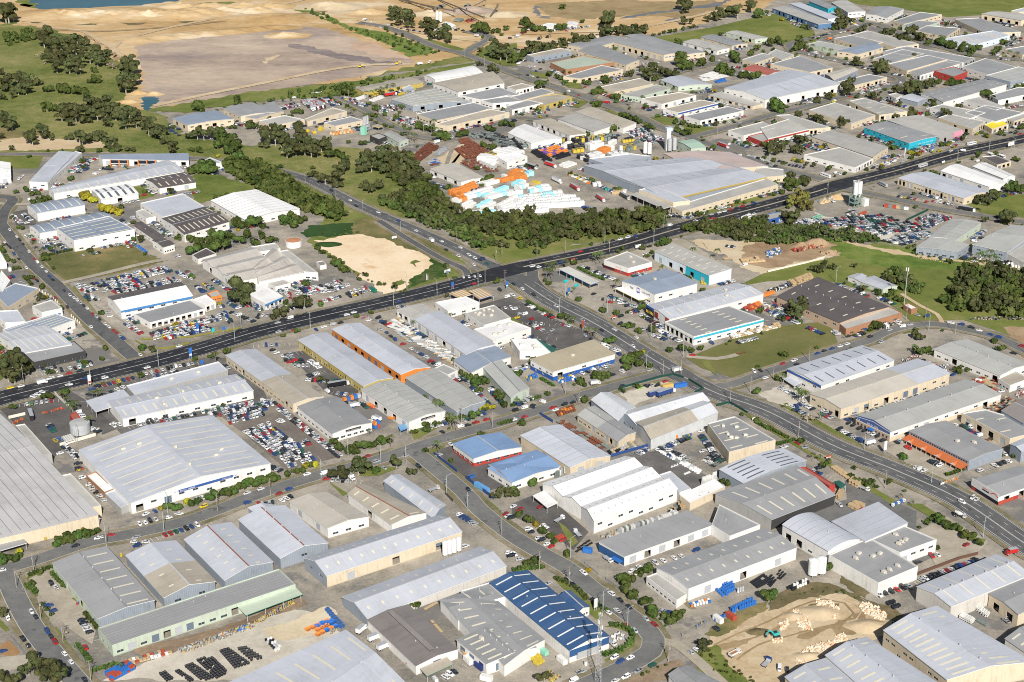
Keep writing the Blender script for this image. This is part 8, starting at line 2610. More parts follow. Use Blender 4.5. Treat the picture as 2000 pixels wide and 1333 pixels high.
def hash_(s): return sum(ord(c)*(i+3) for i, c in enumerate(s))
KW = dict(e=('tree', 'grey green gum tree'), b=('tree', 'dense dark green tree'), r=('shrub', 'rounded green shrub'), y=('shrub', 'yellow green shrub'), p=('palm_tree', 'feathery palm tree'), bm=('bamboo_clump', 'yellowish bamboo clump'), d=('bare_tree', 'pale bare branched tree'))
def stuff_trees(name, items, label):
    Vs = []; Fs = []; Ms = []; off = 0; mats = []
    for p, kind, r in items:
        V, Fq, me, tm, H = tree_meshes(kind, random.randint(0, 4), 110)
        a = random.uniform(0, 6.28); c, s = math.cos(a), math.sin(a); q = V*(r*np.array([1, 1, random.uniform(.85, 1.2)]))
        q = q @ np.array([[c, s, 0], [-s, c, 0], [0, 0, 1]])+np.array([p.x, p.y, H*r*.85+.3])
        mt = LEAF[kind]
        if mt not in mats: mats.append(mt)
        Vs.append(q); Fs.append(Fq+off); Ms.append(np.full(len(Fq), mats.index(mt))); off += len(V)
    if Vs: put(name, npmesh(name, np.vstack(Vs), np.vstack(Fs), mats, np.concatenate(Ms)), kind='stuff', label=label, cat='bushland')
def build_trees():
    T = []
    for f, pt, s in lines(DATA_T):
        if f[0] == 'T':
            for x, y, r in pt(f[2]):
                if r < 2: continue
                k = f[1]; hf = {'e': 1.25, 'b': .85, 'r': .6, 'y': .6, 'p': 2.6, 'bm': 1, 'd': 1.1}[k]
                p0 = at(x, y, 2); rw = r/s/pxm(p0)
                if k == 'p': rw = min(rw, 3.6)
                p = at(x, y, hf*rw); rw = r/s/pxm(p)
                if k == 'p': rw = min(rw, 3.6)
                if k != 'p' and s == 4: rw *= 1.08
                T.append((Vector((p.x, p.y, 0)), k, rw, x, y))
        elif f[0] == 'M':
            P = [at(a[0], a[1]) for a in pt(f[2])]; sp = float(f[3]); rp = float(f[4])
            if rp < .5: continue
            c = sum(P, Vector())/len(P); px = pxm(c); spw = sp/px; rw = rp/px
            xs = [p.x for p in P]; ys = [p.y for p in P]; items = []
            kind = f[1][0]
            y = min(ys)
            while y < max(ys):
                x = min(xs)
                while x < max(xs):
                    q = Vector((x+random.uniform(-.4, .4)*spw, y+random.uniform(-.4, .4)*spw*1.4, 0))
                    if pip(q, P): items.append((q, random.choice('bbbgr' if kind == 'b' else 'beegebr'), rw*random.choice([.45, .6, .8, .95, 1.1, 1.25])))
                    x += spw
                y += spw*1.3
            stuff_trees('bushland' if rp > 5 else 'undergrowth', items, ('thick belt of trees beside the ' if rp > 5 else 'low scrub growing beside the ')+short(key_of(c)['label']))
    rr = random.Random(3)
    for P, w_, m, k in ROADS:      # street planting on the verges
        if m in ('tan', 'gravel', 'concrete', 'sanddk', 'sandp'): continue
        for i in range(2, len(P)-2, 2):
            if P[i].y < 850 or P[i].y > 2250 or rr.random() < .5: continue
            t = (P[i+1]-P[i]).normalized(); q = P[i]+Vector((t.y, -t.x, 0))*rr.choice([-1, 1])*(w_/2+rr.uniform(3.5, 9))
            if road_near(q)[0] < w_/2+2 or any(pip(q, b['poly']) for b in BLD if abs(b['c'].x-q.x)+abs(b['c'].y-q.y) < 110): continue
            x, y = proj(q)
            if 430 < x < 1000 and 300 < y < 520: continue
            T.append((q, rr.choice('ebbrrrrrypb'), rr.uniform(1.2, 3.4), x, y))
    for b in BLD:
        if b['c'].y < 1000 or 'L' not in b: continue
        for A, B_ in ((b['L'], b['N']), (b['N'], b['R'])):
            for _ in range(int((B_-A).length/13)):
                D = Vector((B_.x-A.x, B_.y-A.y, 0)); u = rr.random(); q = Vector((A.x, A.y, 0))+D*u+Vector((D.y, -D.x, 0)).normalized()*rr.uniform(7, 17)
                if road_near(q)[0] < 9 or any(pip(q, c['poly']) for c in BLD if abs(c['c'].x-q.x)+abs(c['c'].y-q.y) < 110) or rr.random() < .45: continue
                T.append((q, rr.choice('ebbbrrrebry'), rr.uniform(1.2, 3.8), 0, 0))
    byk = {}
    for t in T: byk.setdefault(KW[t[1]][0], []).append(t)
    rest = []
    for nm, L_ in byk.items():
        L_.sort(key=lambda t: -t[2]*pxm(t[0])); print(nm, len(L_))
        for i, (p, k, r, x, y) in enumerate(L_):
            if i >= 295: rest.append((p, k, r)); continue
            kb = key_of(p); near = short(kb['label'])
            V, Fq, cm, tm, H = tree_meshes(k, random.randint(0, 4), 420 if r*pxm(p) > 11 else 240)
            size = 'tall ' if r > 7 else ('small ' if r < 3 else '')
            root = put(nm, None, None, (p.x, p.y, GZ-.1), random.uniform(0, 6.28), label=f"{size}{KW[k][1]} {rel_of(p, kb)} {near}", cat=nm.replace('_', ' ').replace('bare ', ''), group={'shrub': 'shrubs along streets and fences'}.get(nm, 'trees across the estate and bushland'))
            zs = random.uniform(.9, 1.15)
            put('crown', cm, root, (0, 0, H*r), scale=(r, r, r*zs)); put('trunk', tm, root, (0, 0, H*r), scale=(r, r, r))
    stuff_trees('distant_trees', rest, 'small scattered trees among the farther buildings and meadows')
def pip(p, P):
    ins = False; j = len(P)-1
    for i in range(len(P)):
        a, b = P[i], P[j]
        if (a.y > p.y) != (b.y > p.y) and p.x < (b.x-a.x)*(p.y-a.y)/(b.y-a.y)+a.x: ins = not ins
        j = i
    return ins
# ---------------- goods, fences, poles, signs ----------------
CYLS = ('black_roll', 'scrap_pipe', 'fabric_roll', 'pipe_bundle', 'steel_beam', 'steel_stock')
GN = {'junk': 'scrap_heap'}
def good_mesh(mb, name, w_, d, h, m, rnd):
    """one stored item centred on the origin, base at z=0"""
    if name in ('white_drum', 'plastic_drum', 'blue_drum'):
        r = min(w_, d)*.45; mb.cyl((0, 0, 0), (0, 0, h), r, m, 8); mb.cyl((0, 0, h), (0, 0, h+.12), r*.6, m, 6)
    elif name in ('black_roll', 'fabric_roll'):
        n = 3
        for i in range(n):
            y = (i+.5)/n*d-d/2; mb.cyl((-w_/2, y, d/n*.5), (w_/2, y, d/n*.5), d/n*.48, m, 6)
        for i in range(n-1):
            y = (i+1)/n*d-d/2; mb.cyl((-w_/2, y, d/n*1.35), (w_/2, y, d/n*1.35), d/n*.46, m, 6)
    elif name in ('scrap_pipe', 'pipe_bundle', 'steel_beam', 'steel_stock'):
        for i in range(5):
            a = rnd.uniform(-.12, .12) if name != 'steel_beam' else 0; y = (i/4-.5)*d*.8; z = rnd.uniform(.1, h)
            mb.beam((-w_/2, y-a*w_/2, z), (w_/2, y+a*w_/2, z), .3, .3, m)
        mb.box((0, 0, 0), (w_*.2, d*.9, .1), m)
    elif name == 'boat_hull':
        for k in range(2):
            z = k*h*.45; L = w_; B = d*.42
            pts = [(-L/2, -B, z+.5), (L*.25, -B, z+.55), (L/2, 0, z+.7), (L*.25, B, z+.55), (-L/2, B, z+.5)]; kb = [(-L/2, -B*.5, z), (L*.2, -B*.4, z), (L*.4, 0, z+.1), (L*.2, B*.4, z), (-L/2, B*.5, z)]
            for i in range(5): j = (i+1) % 5; mb.quad([kb[i], kb[j], pts[j], pts[i]], m)
            mb.quad(kb, m)
    elif name == 'wrapped_pack':
        for k in range(2):
            x = (k-.5)*w_*.53; ww = w_*.53; hh = h*rnd.uniform(.92, 1.04)
            mb.box((x, 0, 0), (ww, d, hh*.86), m, 0, .985); mb.box((x, 0, hh*.86), (ww*.97, d*.97, hh*.14), m, 0, .86)
    elif name in ('panel_rack', 'window_frame'):
        hh = h*1.0; n = 3
        for i in range(n):
            x = (i/(n-1)-.5)*w_*.7
            for s in (-1, 1): mb.beam((x, s*d*.42, 0), (x+.15, s*d*.1, hh), .12, .12, m)
            mb.quad([(x, -d*.42, .1), (x, d*.42, .1), (x+.2, d*.3, hh), (x+.2, -d*.3, hh)], m)
        mb.beam((-w_*.4, 0, hh), (w_*.4, 0, hh), .12, .12, m); mb.box((0, 0, 0), (w_*.9, d*.8, .15), m)
    elif name == 'rock':
        r = min(w_, d)*.4; P = [(rnd.uniform(.7, 1.2)*r*math.cos(a), rnd.uniform(.7, 1.2)*r*math.sin(a)) for a in [i*1.05 for i in range(6)]]; T = [(x*.55, y*.55, r*rnd.uniform(.7, 1.1)) for x, y in P]
        for i in range(6): j = (i+1) % 6; mb.quad([(P[i][0], P[i][1], 0), (P[j][0], P[j][1], 0), T[j], T[i]], m)
        mb.quad(T, m)
    elif name == 'soil_heap':
        P = [(w_*.55*math.cos(i*.7854), d*.55*math.sin(i*.7854), 0) for i in range(8)]
        T = [(x*.3+rnd.uniform(-.3, .3), y*.3, h*rnd.uniform(.8, 1.1)) for x, y, z in P]
        for i in range(8): j = (i+1) % 8; mb.quad([P[i], P[j], T[j], T[i]], m)
        mb.quad(T, m)
    elif name == 'junk':
        for i in range(5): mb.box((rnd.uniform(-.35, .35)*w_, rnd.uniform(-.35, .35)*d, 0), (rnd.uniform(.2, .6)*w_, rnd.uniform(.2, .6)*d, h*rnd.uniform(.3, 1)), rnd.randint(0, 3) if i else m, rnd.uniform(0, 3))
        mb.beam((-w_*.4, -d*.3, .2), (w_*.4, d*.3, h), .15, .15, m)
    elif name in ('machine_part', 'digger', 'fuel_pump', 'ac_plant', 'truck_part'):
        mb.box((0, 0, 0), (w_*.8, d*.8, h*.5), m); mb.box((w_*.1, 0, h*.5), (w_*.4, d*.5, h*.35), m, 0, .8); mb.cyl((-w_*.3, 0, h*.5), (-w_*.3, 0, h), min(w_, d)*.16, m, 7); mb.beam((-w_*.4, -d*.3, h*.2), (w_*.5, d*.3, h*.9), .2, .2, m)
    elif name == 'terracotta_pot':
        for x in (-.25, .25):
            mb.cyl((x*w_, 0, 0), (x*w_, 0, h*.8), w_*.12, m, 8, w_*.2); mb.cyl((x*w_, 0, h*.8), (x*w_, 0, h), w_*.23, m, 8, w_*.22)
    elif name in ('caravan', 'car_trailer', 'office_hut'):
        L = w_*.85; B = min(d*.9, 2.4) if name != 'office_hut' else d*.8; R4 = [(-L/2, .5), (-L*.46, h), (L*.38, h), (L/2, h*.6), (L*.46, .5)]
        for s in (-1, 1): mb.quad([(x, s*B/2, z) for x, z in (R4 if s < 0 else R4[::-1])], m)
        for i in range(5): j = (i+1) % 5; a, b = R4[i], R4[j]; mb.quad([(a[0], -B/2, a[1]), (a[0], B/2, a[1]), (b[0], B/2, b[1]), (b[0], -B/2, b[1])], m)
        for s in (-1, 1): mb.box((0, s*(B/2+.02), h*.5), (L*.5, .04, h*.25), 3)
        mb.cyl((0, -B/2+.1, .35), (0, B/2-.1, .35), .35, 3, 8)
    elif name in ('shipping_container', 'container_row'):
        container_geo(mb, w_*.97, min(d, 2.6), h, m)
    elif name in ('skip_bin', 'scrap_skip', 'green_bin', 'bin_row'):
        W2, D2 = w_*.42, d*.42; b = [(-W2*.75, -D2*.8, .1), (W2*.75, -D2*.8, .1), (W2*.75, D2*.8, .1), (-W2*.75, D2*.8, .1)]; t = [(-W2, -D2, h), (W2, -D2, h), (W2, D2, h), (-W2, D2, h)]
        for i in range(4): j = (i+1) % 4; mb.quad([b[i], b[j], t[j], t[i]], m)
        mb.quad(b[::-1], m); mb.box((0, 0, h*.75), (W2*1.8, D2*1.8, .05), 3 if name != 'scrap_skip' else m)
        for s in (-1, 1): mb.box((0, s*D2, h-.08), (W2*2.05, .1, .1), m)
    elif name in ('timber_pack', 'concrete_slab', 'pallet', 'stone_slab', 'crate_stack', 'fruit_bin', 'yellow_crate', 'soil_bay'):
        n = 3 if name not in ('yellow_crate',) else 2
        for i in range(n):
            y = ((i+.5)/n-.5)*d; hh = h*rnd.uniform(.7, 1)
            mb.box((0, y, .12), (w_*.92, d/n*.86, hh-.12), m); mb.box((0, y, hh), (w_*.86, d/n*.78, .05), m if name != 'yellow_crate' else 3)
        for s in (-.35, .35): mb.box((s*w_, 0, 0), (.12, d*.9, .13), 3)
    else: mb.box((0, 0, 0), (w_*.85, d*.85, h), m, 0, .97); mb.box((0, 0, h), (w_*.6, d*.6, h*.12), m)
def container_geo(mb, L, B, h, m):
    n = max(4, int(L/.6))
    for s in (-1, 1):
        for i in range(n):
            x0 = -L/2+L*i/n; x1 = x0+L/n; mb.box(((x0+x1)/2, s*(B/2-(.04 if i % 2 else 0)), .15), (L/n, .06, h-.3), m)
    mb.box((0, 0, .05), (L, B-.1, h-.15), m); mb.box((0, 0, h-.12), (L, B, .12), m); mb.box((0, 0, 0), (L, B, .15), m)
    for x in (-L/2, L/2):
        for y in (-B*.3, -.1, .1, B*.3): mb.box((x, y, .2), (.08, .06, h-.4), m)
def build_misc():
    FM = dict(g=plain('mesh_fence', (.30, .31, .30)), w=plain('white_block_wall', (.68, .64, .56)), y=plain('yellow_hedge_fence', (.20, .19, .04), .9, 0, .4), bl=plain('blue_fence', (.03, .07, .22)), dk=plain('dark_fence', (.08, .08, .08)), br=plain('brown_fence', (.13, .07, .05)),
              gn2=plain('green_fence', (.012, .06, .045)), wp=plain('cream_pier_fence', (.68, .64, .52)), r2=plain('red_fence', (.5, .1, .06)))
    FW = dict(g='grey mesh fence', w='pale masonry wall', y='low yellow green planting', bl='blue screen fence', dk='dark fence', br='brown retaining wall', gn2='dark green screen fence', wp='cream pier fence', r2='red barrier')
    for f, pt, s in lines(DATA_M):
        if f[0] == 'H':
            P = densify([at(*p) for p in pt(f[2])], 2); h = float(f[1]); o = P[len(P)//2]; r = rng; n = int(len(P)*60)
            idx = r.integers(0, len(P), n); base = np.array([(P[i].x-o.x, P[i].y-o.y, 0) for i in idx]); c = base+np.stack([r.uniform(-1, 1, n)*1.1, r.uniform(-1, 1, n)*1.1, r.uniform(.1, 1, n)*h], 1)
            a = r.normal(0, .28, (n, 3)); b = np.cross(a, r.normal(0, 1, (n, 3))); b = b/np.linalg.norm(b, axis=1)[:, None]*.35
            V = np.stack([c-a-b, c+a-b, c+a+b, c-a+b], 1).reshape(-1, 3)
            put('hedge', npmesh('hedge', V, np.arange(len(V)).reshape(-1, 4), [LEAF['r']]), None, (o.x, o.y, GZ), label='clipped green hedge by the '+short(key_of(o)['label']), cat='hedge', group='hedges along yard edges')
        elif f[0] == 'F':
            P = [at(*p) for p in pt(f[3])]; h = float(f[1]); o = P[0]
            root = put('wall' if f[2] in ('w', 'br') else 'fence', None, None, (o.x, o.y, GZ), label=FW.get(f[2], 'fence')+' beside the '+short(key_of(P[len(P)//2])['label']), cat='wall' if f[2] in ('w', 'br') else 'fence', group='fences and walls round the yards')
            th = .3 if f[2] in ('w', 'br') else .08
            for a, b in zip(P, P[1:]):
                L_ = (b-a).length; ang = math.atan2((b-a).y, (b-a).x); n = max(1, int(L_/ (9 if f[2] != 'wp' else 4))); sp = L_/n
                q = MB(); q.box((0, 0, 0), (sp-.12, th, h if f[2] != 'wp' else h*.45)); 
                if f[2] == 'g': q = MB(); [q.box((0, 0, z), (sp-.1, .05, .07)) for z in (.1, h*.35, h*.65, h-.08)]; [q.box((-sp/2+sp*(i+.5)/8, 0, 0), (.05, .05, h)) for i in range(8)]
                pm = q.mesh('fence_panel', [FM.get(f[2], FM['g'])]); q2 = MB(); q2.box((0, 0, 0), (.22 if f[2] != 'wp' else .6, .22 if f[2] != 'wp' else .6, h+.12)); pp = q2.mesh('post', [FM.get(f[2], FM['g'])])
                for i in range(n):
                    c = a.lerp(b, (i+.5)/n)-o; put('fence_panel', pm, root, (c.x, c.y, 0), ang); c = a.lerp(b, i/n)-o; put('post', pp, root, (c.x, c.y, 0), ang)
        elif f[0] == 'P':
            for x, y in pt(f[2]):
                p = at(x, y); k = f[1]; b = near_b(p); ang = math.atan2(b['V'].y, b['V'].x)
                r = road_near(p); ang = math.atan2(r[1].y, r[1].x)+math.pi/2
                lab = {'w': 'timber power pole with crossarms by the ', 'w2': 'tall grey street light pole by the ', 'm': 'thin light pole by the '}[k]+short(key_of(p)['label'])
                root = put('power_pole' if k == 'w' else 'street_light', None, None, (p.x, p.y, 0), ang, label=lab, cat='power pole' if k == 'w' else 'street light', group='power poles along the streets' if k == 'w' else 'street light poles along the roads')
                key = 'pole_'+k
                if key not in VM:
                    q = MB(); H = {'w': 12, 'w2': 12.5, 'm': 10}[k]; q.cyl((0, 0, 0), (0, 0, H), .2 if k != 'm' else .13, 0, 8, .13 if k != 'm' else .09)
                    pm = q.mesh('pole', [plain('pole_timber', (.34, .31, .27)) if k == 'w' else plain('pole_green_grey', (.36, .42, .40))])
                    ex = []
                    if k == 'w':
                        for z in (H-.4, H-2.2): q = MB(); q.box((0, 0, z), (2.6, .16, .16)); [q.cyl((x_, 0, z+.16), (x_, 0, z+.42), .07, 0, 5) for x_ in (-1.2, -.6, .6, 1.2)]; ex.append(('crossarm', q.mesh('crossarm', [plain('crossarm_timber', (.22, .18, .14))])))
                        q = MB(); q.cyl((.45, 0, H-4.6), (.45, 0, H-3.4), .32, 0, 8); ex.append(('transformer', q.mesh('transformer', [METAL])))
                    else:
                        q = MB(); q.beam((0, 0, H-.2), (2.6, 0, H+.5), .12); ex.append(('lamp_arm', q.mesh('lamp_arm', [METAL]))); q = MB(); q.box((2.9, 0, H+.4), (.8, .3, .16)); ex.append(('lamp_head', q.mesh('lamp_head', [METAL])))
                        if k == 'w2': q = MB(); q.box((0, 0, H-2.4), (2.2, .14, .14)); ex.append(('crossarm', q.mesh('crossarm', [METAL])))
                    VM[key] = (pm, ex)
                pm, ex = VM[key]; put('pole', pm, root)
                for nm, me in ex:
                    if nm == 'transformer' and random.random() < .7: continue
                    put(nm, me, root)
        elif f[0] == 'K':
            try: float(f[2])
            except Exception: continue
            canopy([f[0], f[1], f[2], f[3], f[4] if len(f) > 4 else 'small canopy roof on posts'], pt)
            b = BLD[-1]; b['o']['label'] = b['label'] if len(b['label'].split()) > 3 else b['label']+' on posts'; ALL.append(b['o'])
        elif f[0] == 'S': stack(f, pt)
        elif f[0] == 'O': special(f, pt)
STC = [0, 0]
SBIG = []
def stack(f, pt):
    name = f[1]; Q = [at(p[0], p[1], .6) for p in pt(f[2])]; nx, ny = [int(v) for v in f[3].split(',')]
    cols = f[4]; h = float(f[5]); lv = int(f[6]); lab = f[7] if len(f) > 7 else ''; cat = f[9] if len(f) > 9 else ''
    toks = []; i = 0
    while i < len(cols): toks.append(cols[i]); i += 1
    if name in ('scrap_pipe', 'pipe_bundle', 'steel_stock', 'scrap_skip'): toks = ['x' if c == 'r' else c for c in toks]
    if cols in ('tq', 'gn', 'g2', 'w2', 'ty'): toks = [cols] if cols in CARC else toks
    V = (Q[2]-Q[1]); U = (Q[1]-Q[0]); cw, cd_ = V.length/nx, U.length/ny
    ang = math.atan2(V.y, V.x); c0 = sum(Q, Vector())/4; kb0 = key_of(c0); near = short(kb0['label']); px = pxm(c0)*min(cw, max(cd_, h))
    n = nx*ny*lv; stuff = (px < 4.2 and n > 6) or n > 60 or name in ('junk', 'rock')
    mats = [goods(toks[k % len(toks)]) for k in range(max(3, len(toks)))][:max(3, len(toks))]
    while len(mats) < 3: mats.append(mats[0])
    mats = mats[:3]+[plain('goods_shadow_grey', (.10, .10, .10))]+mats[3:]  # plain dark grey for bearers, windows, wheels and bin fill
    def mi(k): k = k % len(toks); return k if k < 3 else k+1
    title = name.replace('_', ' ')
    nm = {'junk': 'scrap_heap', 'bin_row': 'black_bin', 'truck_part': 'truck_chassis', 'container_row': 'container', 'digger': 'yellow_machine'}.get(name, name); title = nm.replace('_', ' ')
    rnd = random.Random(int(c0.x*7+c0.y))
    if stuff:
        mb = MB(); k = 0
        for i in range(nx):
            for j in range(ny):
                if rnd.random() < .08: continue
                p = lerp(lerp(Q[0], Q[1], (j+.5)/ny), lerp(Q[3], Q[2], (j+.5)/ny), (i+.5)/nx)-c0
                for l in range(lv if rnd.random() < .8 else 1):
                    t = MB(); good_mesh(t, name, cw*rnd.uniform(.8, .98), cd_*rnd.uniform(.8, .98), h*rnd.uniform(.8, 1.1), mi(rnd.randrange(len(toks))), rnd)
                    a = ang+rnd.uniform(-.12, .12)*(1 if name != 'rock' else 8); c, s_ = math.cos(a), math.sin(a)
                    b = len(mb.v); mb.v += [(p.x+x*c-y*s_, p.y+x*s_+y*c, z+l*h*1.02) for x, y, z in t.v]; mb.f += [tuple(v+b for v in q) for q in t.f]; mb.m += t.m; mb.uv += t.uv
        mx = max(mb.m) if mb.m else 0
        while len(mats) <= mx: mats.append(mats[0])
        if mb.f: put(nm+'_pile' if 'heap' not in nm else nm, mb.mesh(nm, mats), None, (c0.x, c0.y, GZ), kind='stuff', label=f"heaped {CW.get(toks[0], 'grey')} {title.replace('black ', '').replace('blue ', '').replace('white ', '').replace('yellow ', '').replace('green ', '')} pile by the {near}", cat=title)
        return
    cache = {}
    k = 0
    for i in range(nx):
        for j in range(ny):
            if n > 6 and name != 'wrapped_pack' and rnd.random() < .06: continue
            for l in range(lv):
                col = rnd.choice(toks) if len(toks) > 1 and n > len(toks) else toks[(i+j+l) % len(toks)]
                v = rnd.randrange(3); key = (col, v)
                if key not in cache:
                    t = MB(); good_mesh(t, name, cw*.93, cd_*.93, h*(1-.08*v), 0, rnd)
                    t.m = [m_ if m_ in (0, 3) else 0 for m_ in t.m]; cache[key] = t.mesh(nm, [goods(col), goods(col), goods(col), mats[3]])
                p = lerp(lerp(Q[0], Q[1], (j+.5)/ny), lerp(Q[3], Q[2], (j+.5)/ny), (i+.5)/nx)
                rl = rel_of(p, kb0)
                label = lab or f"{CW.get(col, 'grey')} {title.replace('black ', '').replace('blue ', '').replace('white ', '').replace('yellow ', '').replace('green ', '')}{' on top' if l else ''} {rl} {near}"
                put(nm, cache[key], None, (p.x, p.y, GZ+l*h*1.0), ang+rnd.uniform(-.025, .025), label=label, cat=cat or title, group=f"{title}s by the {near}" if n > 1 else None)
def special(f, pt):
    k = f[1]; p = at(*pt(f[2])[0][:2]); tgt = f[3]; col = f[4]; lab = f[5]; size = float(f[6])
    b = near_b(p); U, V = b['U'], b['V']; ang = math.atan2(V.y, V.x)
    q = MB(); mats = [goods(col) if col in CARC else plain('grey_goods', (.45, .46, .47)), METAL, TRIM, plain('dark_trim', (.06, .06, .07))]
    if k == 'container':
        t = pt(tgt)[0] if ',' in tgt and tgt != '0,0' else None
        d = (at(*t[:2])-p) if t else V
        q = MB(); container_geo(q, size, 2.45, 2.6, 0); put('shipping_container', q.mesh('shipping_container', mats), None, (p.x, p.y, GZ), math.atan2(d.y, d.x), label=lab, cat='container'); return
    if k in ('skip', 'semi'):
        if k == 'semi':
            t = pt(tgt)[0]; d = at(*t[:2])-p; q.box((0, 0, 1.2), (size, 2.5, 2.6), 0); q.box((0, 0, 3.8), (size+.06, 2.56, .06), 1); q.box((0, 0, .8), (size, .9, .4), 3)
            for x in (-size*.4, -size*.32, size*.38): q.cyl((x, -1.2, .5), (x, 1.2, .5), .5, 3, 10)
            put('semi_trailer', q.mesh('semi_trailer', mats), None, (p.x, p.y, GZ), math.atan2(d.y, d.x), label=lab, cat='trailer'); return
        good_mesh(q, 'skip_bin', size, 2.6, 1.5, 0, random.Random(1)); put('skip_bin', q.mesh('skip_bin', mats), None, (p.x, p.y, GZ), ang, label=lab, cat='skip bin'); return
    root = put({'silo': 'silo', 'tank': 'water_tank', 'tankw': 'tank', 'tankr': 'water_tank', 'tower': 'phone_mast', 'phone': 'phone_mast', 'pylon': 'sign_pylon', 'billboard': 'billboard', 'portaloo': 'portable_toilet', 'figure_sign': 'sculpture',
                'conveyor': 'conveyor', 'batch': 'concrete_plant', 'batch2': 'concrete_plant', 'batch3': 'concrete_plant', 'mill': 'mill_tower'}.get(k, k), None, None, (p.x, p.y, GZ-.1), ang, label=lab, cat={'pylon': 'sign', 'tankw': 'tank', 'tankr': 'tank', 'tank': 'tank', 'tower': 'mast', 'phone': 'mast'}.get(k, k.replace('figure_sign', 'sculpture').replace('batch2', 'concrete plant').replace('batch3', 'concrete plant').replace('batch', 'concrete plant').replace('mill', 'tower').replace('portaloo', 'toilet')))
    def part(nm, qq, ms=None): put(nm, qq.mesh(nm, ms or mats), root)
    if k == 'silo':
        R = 1.5 if size < 9.5 else (2.6 if size < 11 else 2.1); q.cyl((0, 0, 1.5), (0, 0, size), R, 0, 18); part('drum', q)
        q = MB(); q.cyl((0, 0, size), (0, 0, size+.8), R, 0, 18, .3); part('roof', q); q = MB(); q.cyl((0, 0, 1.5), (0, 0, .4), R, 1, 12, .5); [q.beam((math.cos(a)*R*.8, math.sin(a)*R*.8, 0), (math.cos(a)*R*.8, math.sin(a)*R*.8, 2), .2, .2, 1) for a in (.8, 2.4, 3.9, 5.5)]; part('support_frame', q)
        q = MB(); [q.beam((R+.15, y, 0), (R+.15, y, size+.5), .06, .06, 1) for y in (-.25, .25)]; part('ladder', q)
    elif k in ('tank', 'tankr', 'tankw'):
        R = {'tank': 6.2, 'tankr': 6.6, 'tankw': 1.3}[k]; H = {'tank': 6.5, 'tankr': 5.2, 'tankw': 3}[k]
        n = 5
        for i in range(n): q.cyl((0, 0, H*i/n), (0, 0, H*(i+1)/n-.06), R, 0, 28); q.cyl((0, 0, H*(i+1)/n-.06), (0, 0, H*(i+1)/n), R+.05, 0, 28)
        part('shell', q); q = MB(); q.cyl((0, 0, H), (0, 0, H+.5), R*.97, 0, 28, .4); part('roof', q, [plain('rust_top', (.48, .22, .12), .8, 0, .5)] if k == 'tankr' else [plain('tank_lid', (.42, .43, .42))])
    elif k == 'tower':
        H = size; rb, rt = 1.9, .55
        legs = [(math.cos(a), math.sin(a)) for a in (.3, .3+2.094, .3+4.189)]
        for x, y in legs: q = MB(); q.beam((x*rb, y*rb, 0), (x*rt, y*rt, H), .13, .13, 1); part('leg', q)
        q = MB(); n = 18
        for i in range(n):
            z0, z1 = H*i/n, H*(i+1)/n; r0, r1 = rb+(rt-rb)*i/n, rb+(rt-rb)*(i+1)/n
            for j in range(3):
                a, c = legs[j], legs[(j+1) % 3]; q.beam((a[0]*r0, a[1]*r0, z0), (c[0]*r1, c[1]*r1, z1), .06, .06, 1); q.beam((c[0]*r0, c[1]*r0, z0), (a[0]*r1, a[1]*r1, z1), .06, .06, 1); q.beam((a[0]*r1, a[1]*r1, z1), (c[0]*r1, c[1]*r1, z1), .09, .09, 1)
        part('bracing', q)
        for i in range(9): a = i*.7; z = H-1.5-(i//3)*3.2; q = MB(); q.box((math.cos(a)*1.1, math.sin(a)*1.1, z), (.35, .25, 2.0), 2); part('antenna', q)
        for i in range(3): a = i*2+.4; q = MB(); q.cyl((math.cos(a)*1.0, math.sin(a)*1.0, H-11-i), (math.cos(a)*1.3, math.sin(a)*1.3, H-11-i), .6, 2, 12); part('dish', q)
    elif k == 'phone':
        q.cyl((0, 0, 0), (0, 0, size), .38, 1, 10, .22); part('pole', q)
        for a in (0, 2.1, 4.2): q = MB(); q.cyl((math.cos(a)*1.0, math.sin(a)*1.0, size-2.6), (math.cos(a)*1.0, math.sin(a)*1.0, size), .35, 2, 8); q.beam((0, 0, size-1), (math.cos(a), math.sin(a), size-1), .12, .12, 1); part('antenna', q)
    elif k == 'pylon':
        q.box((0, 0, 0), (.3, .3, size*.45), 1); q.box((1.4, 0, 0), (.3, .3, size*.45), 1); part('post', q)
        q = MB(); q.box((.7, 0, size*.28), (2.2, .4, size*.72), 0); part('sign_panel', q)
        if size > 5:
            q = MB(); cc = 'r' if 'red' in lab else ('y' if 'yellow' in lab else 'w'); q.box((.7, 0, size*.35), (1.9, .46, size*.16), 0); part('stripe', q, [goods(cc)])
    elif k == 'billboard':
        q.box((-1.2, 0, 0), (.2, .2, size*.6), 1); q.box((1.2, 0, 0), (.2, .2, size*.6), 1); part('post', q); q = MB(); q.box((0, -.1, size*.4), (size*1.5, .12, size*.62), 0); part('board', q)
        if 'colourful' in lab or 'red' in lab: q = MB(); q.box((0, -.1, size*.45), (size*1.2, .2, size*.18), 0); part('stripe', q, [goods('b' if 'colour' in lab else 'w')])
    elif k == 'portaloo': q.box((0, 0, 0), (1.2, 1.2, 2.2), 2, 0, .95); part('cabin', q); q = MB(); q.box((0, 0, 2.2), (1.25, 1.25, .2), 1, 0, .8); part('roof', q)
    elif k == 'figure_sign':
        for i in range(4): q = MB(); q.beam((i*.8-1.5, 0, 0), (i*.5-.6, 0, 6-i*.8), .5, .5, 2 if i % 2 else 3); part('fin', q)
    elif k == 'conveyor':
        t = at(*pt(tgt)[0][:2], size)-p; root.rotation_euler = (0, 0, 0); a, c = Vector((0, 0, 1.5)), Vector((t.x, t.y, size))
        q = MB(); dc = plain('dusty_steel', (.16, .13, .10)); q.beam(a, c, 1.6, 1.2, 0); part('belt', q, [dc])
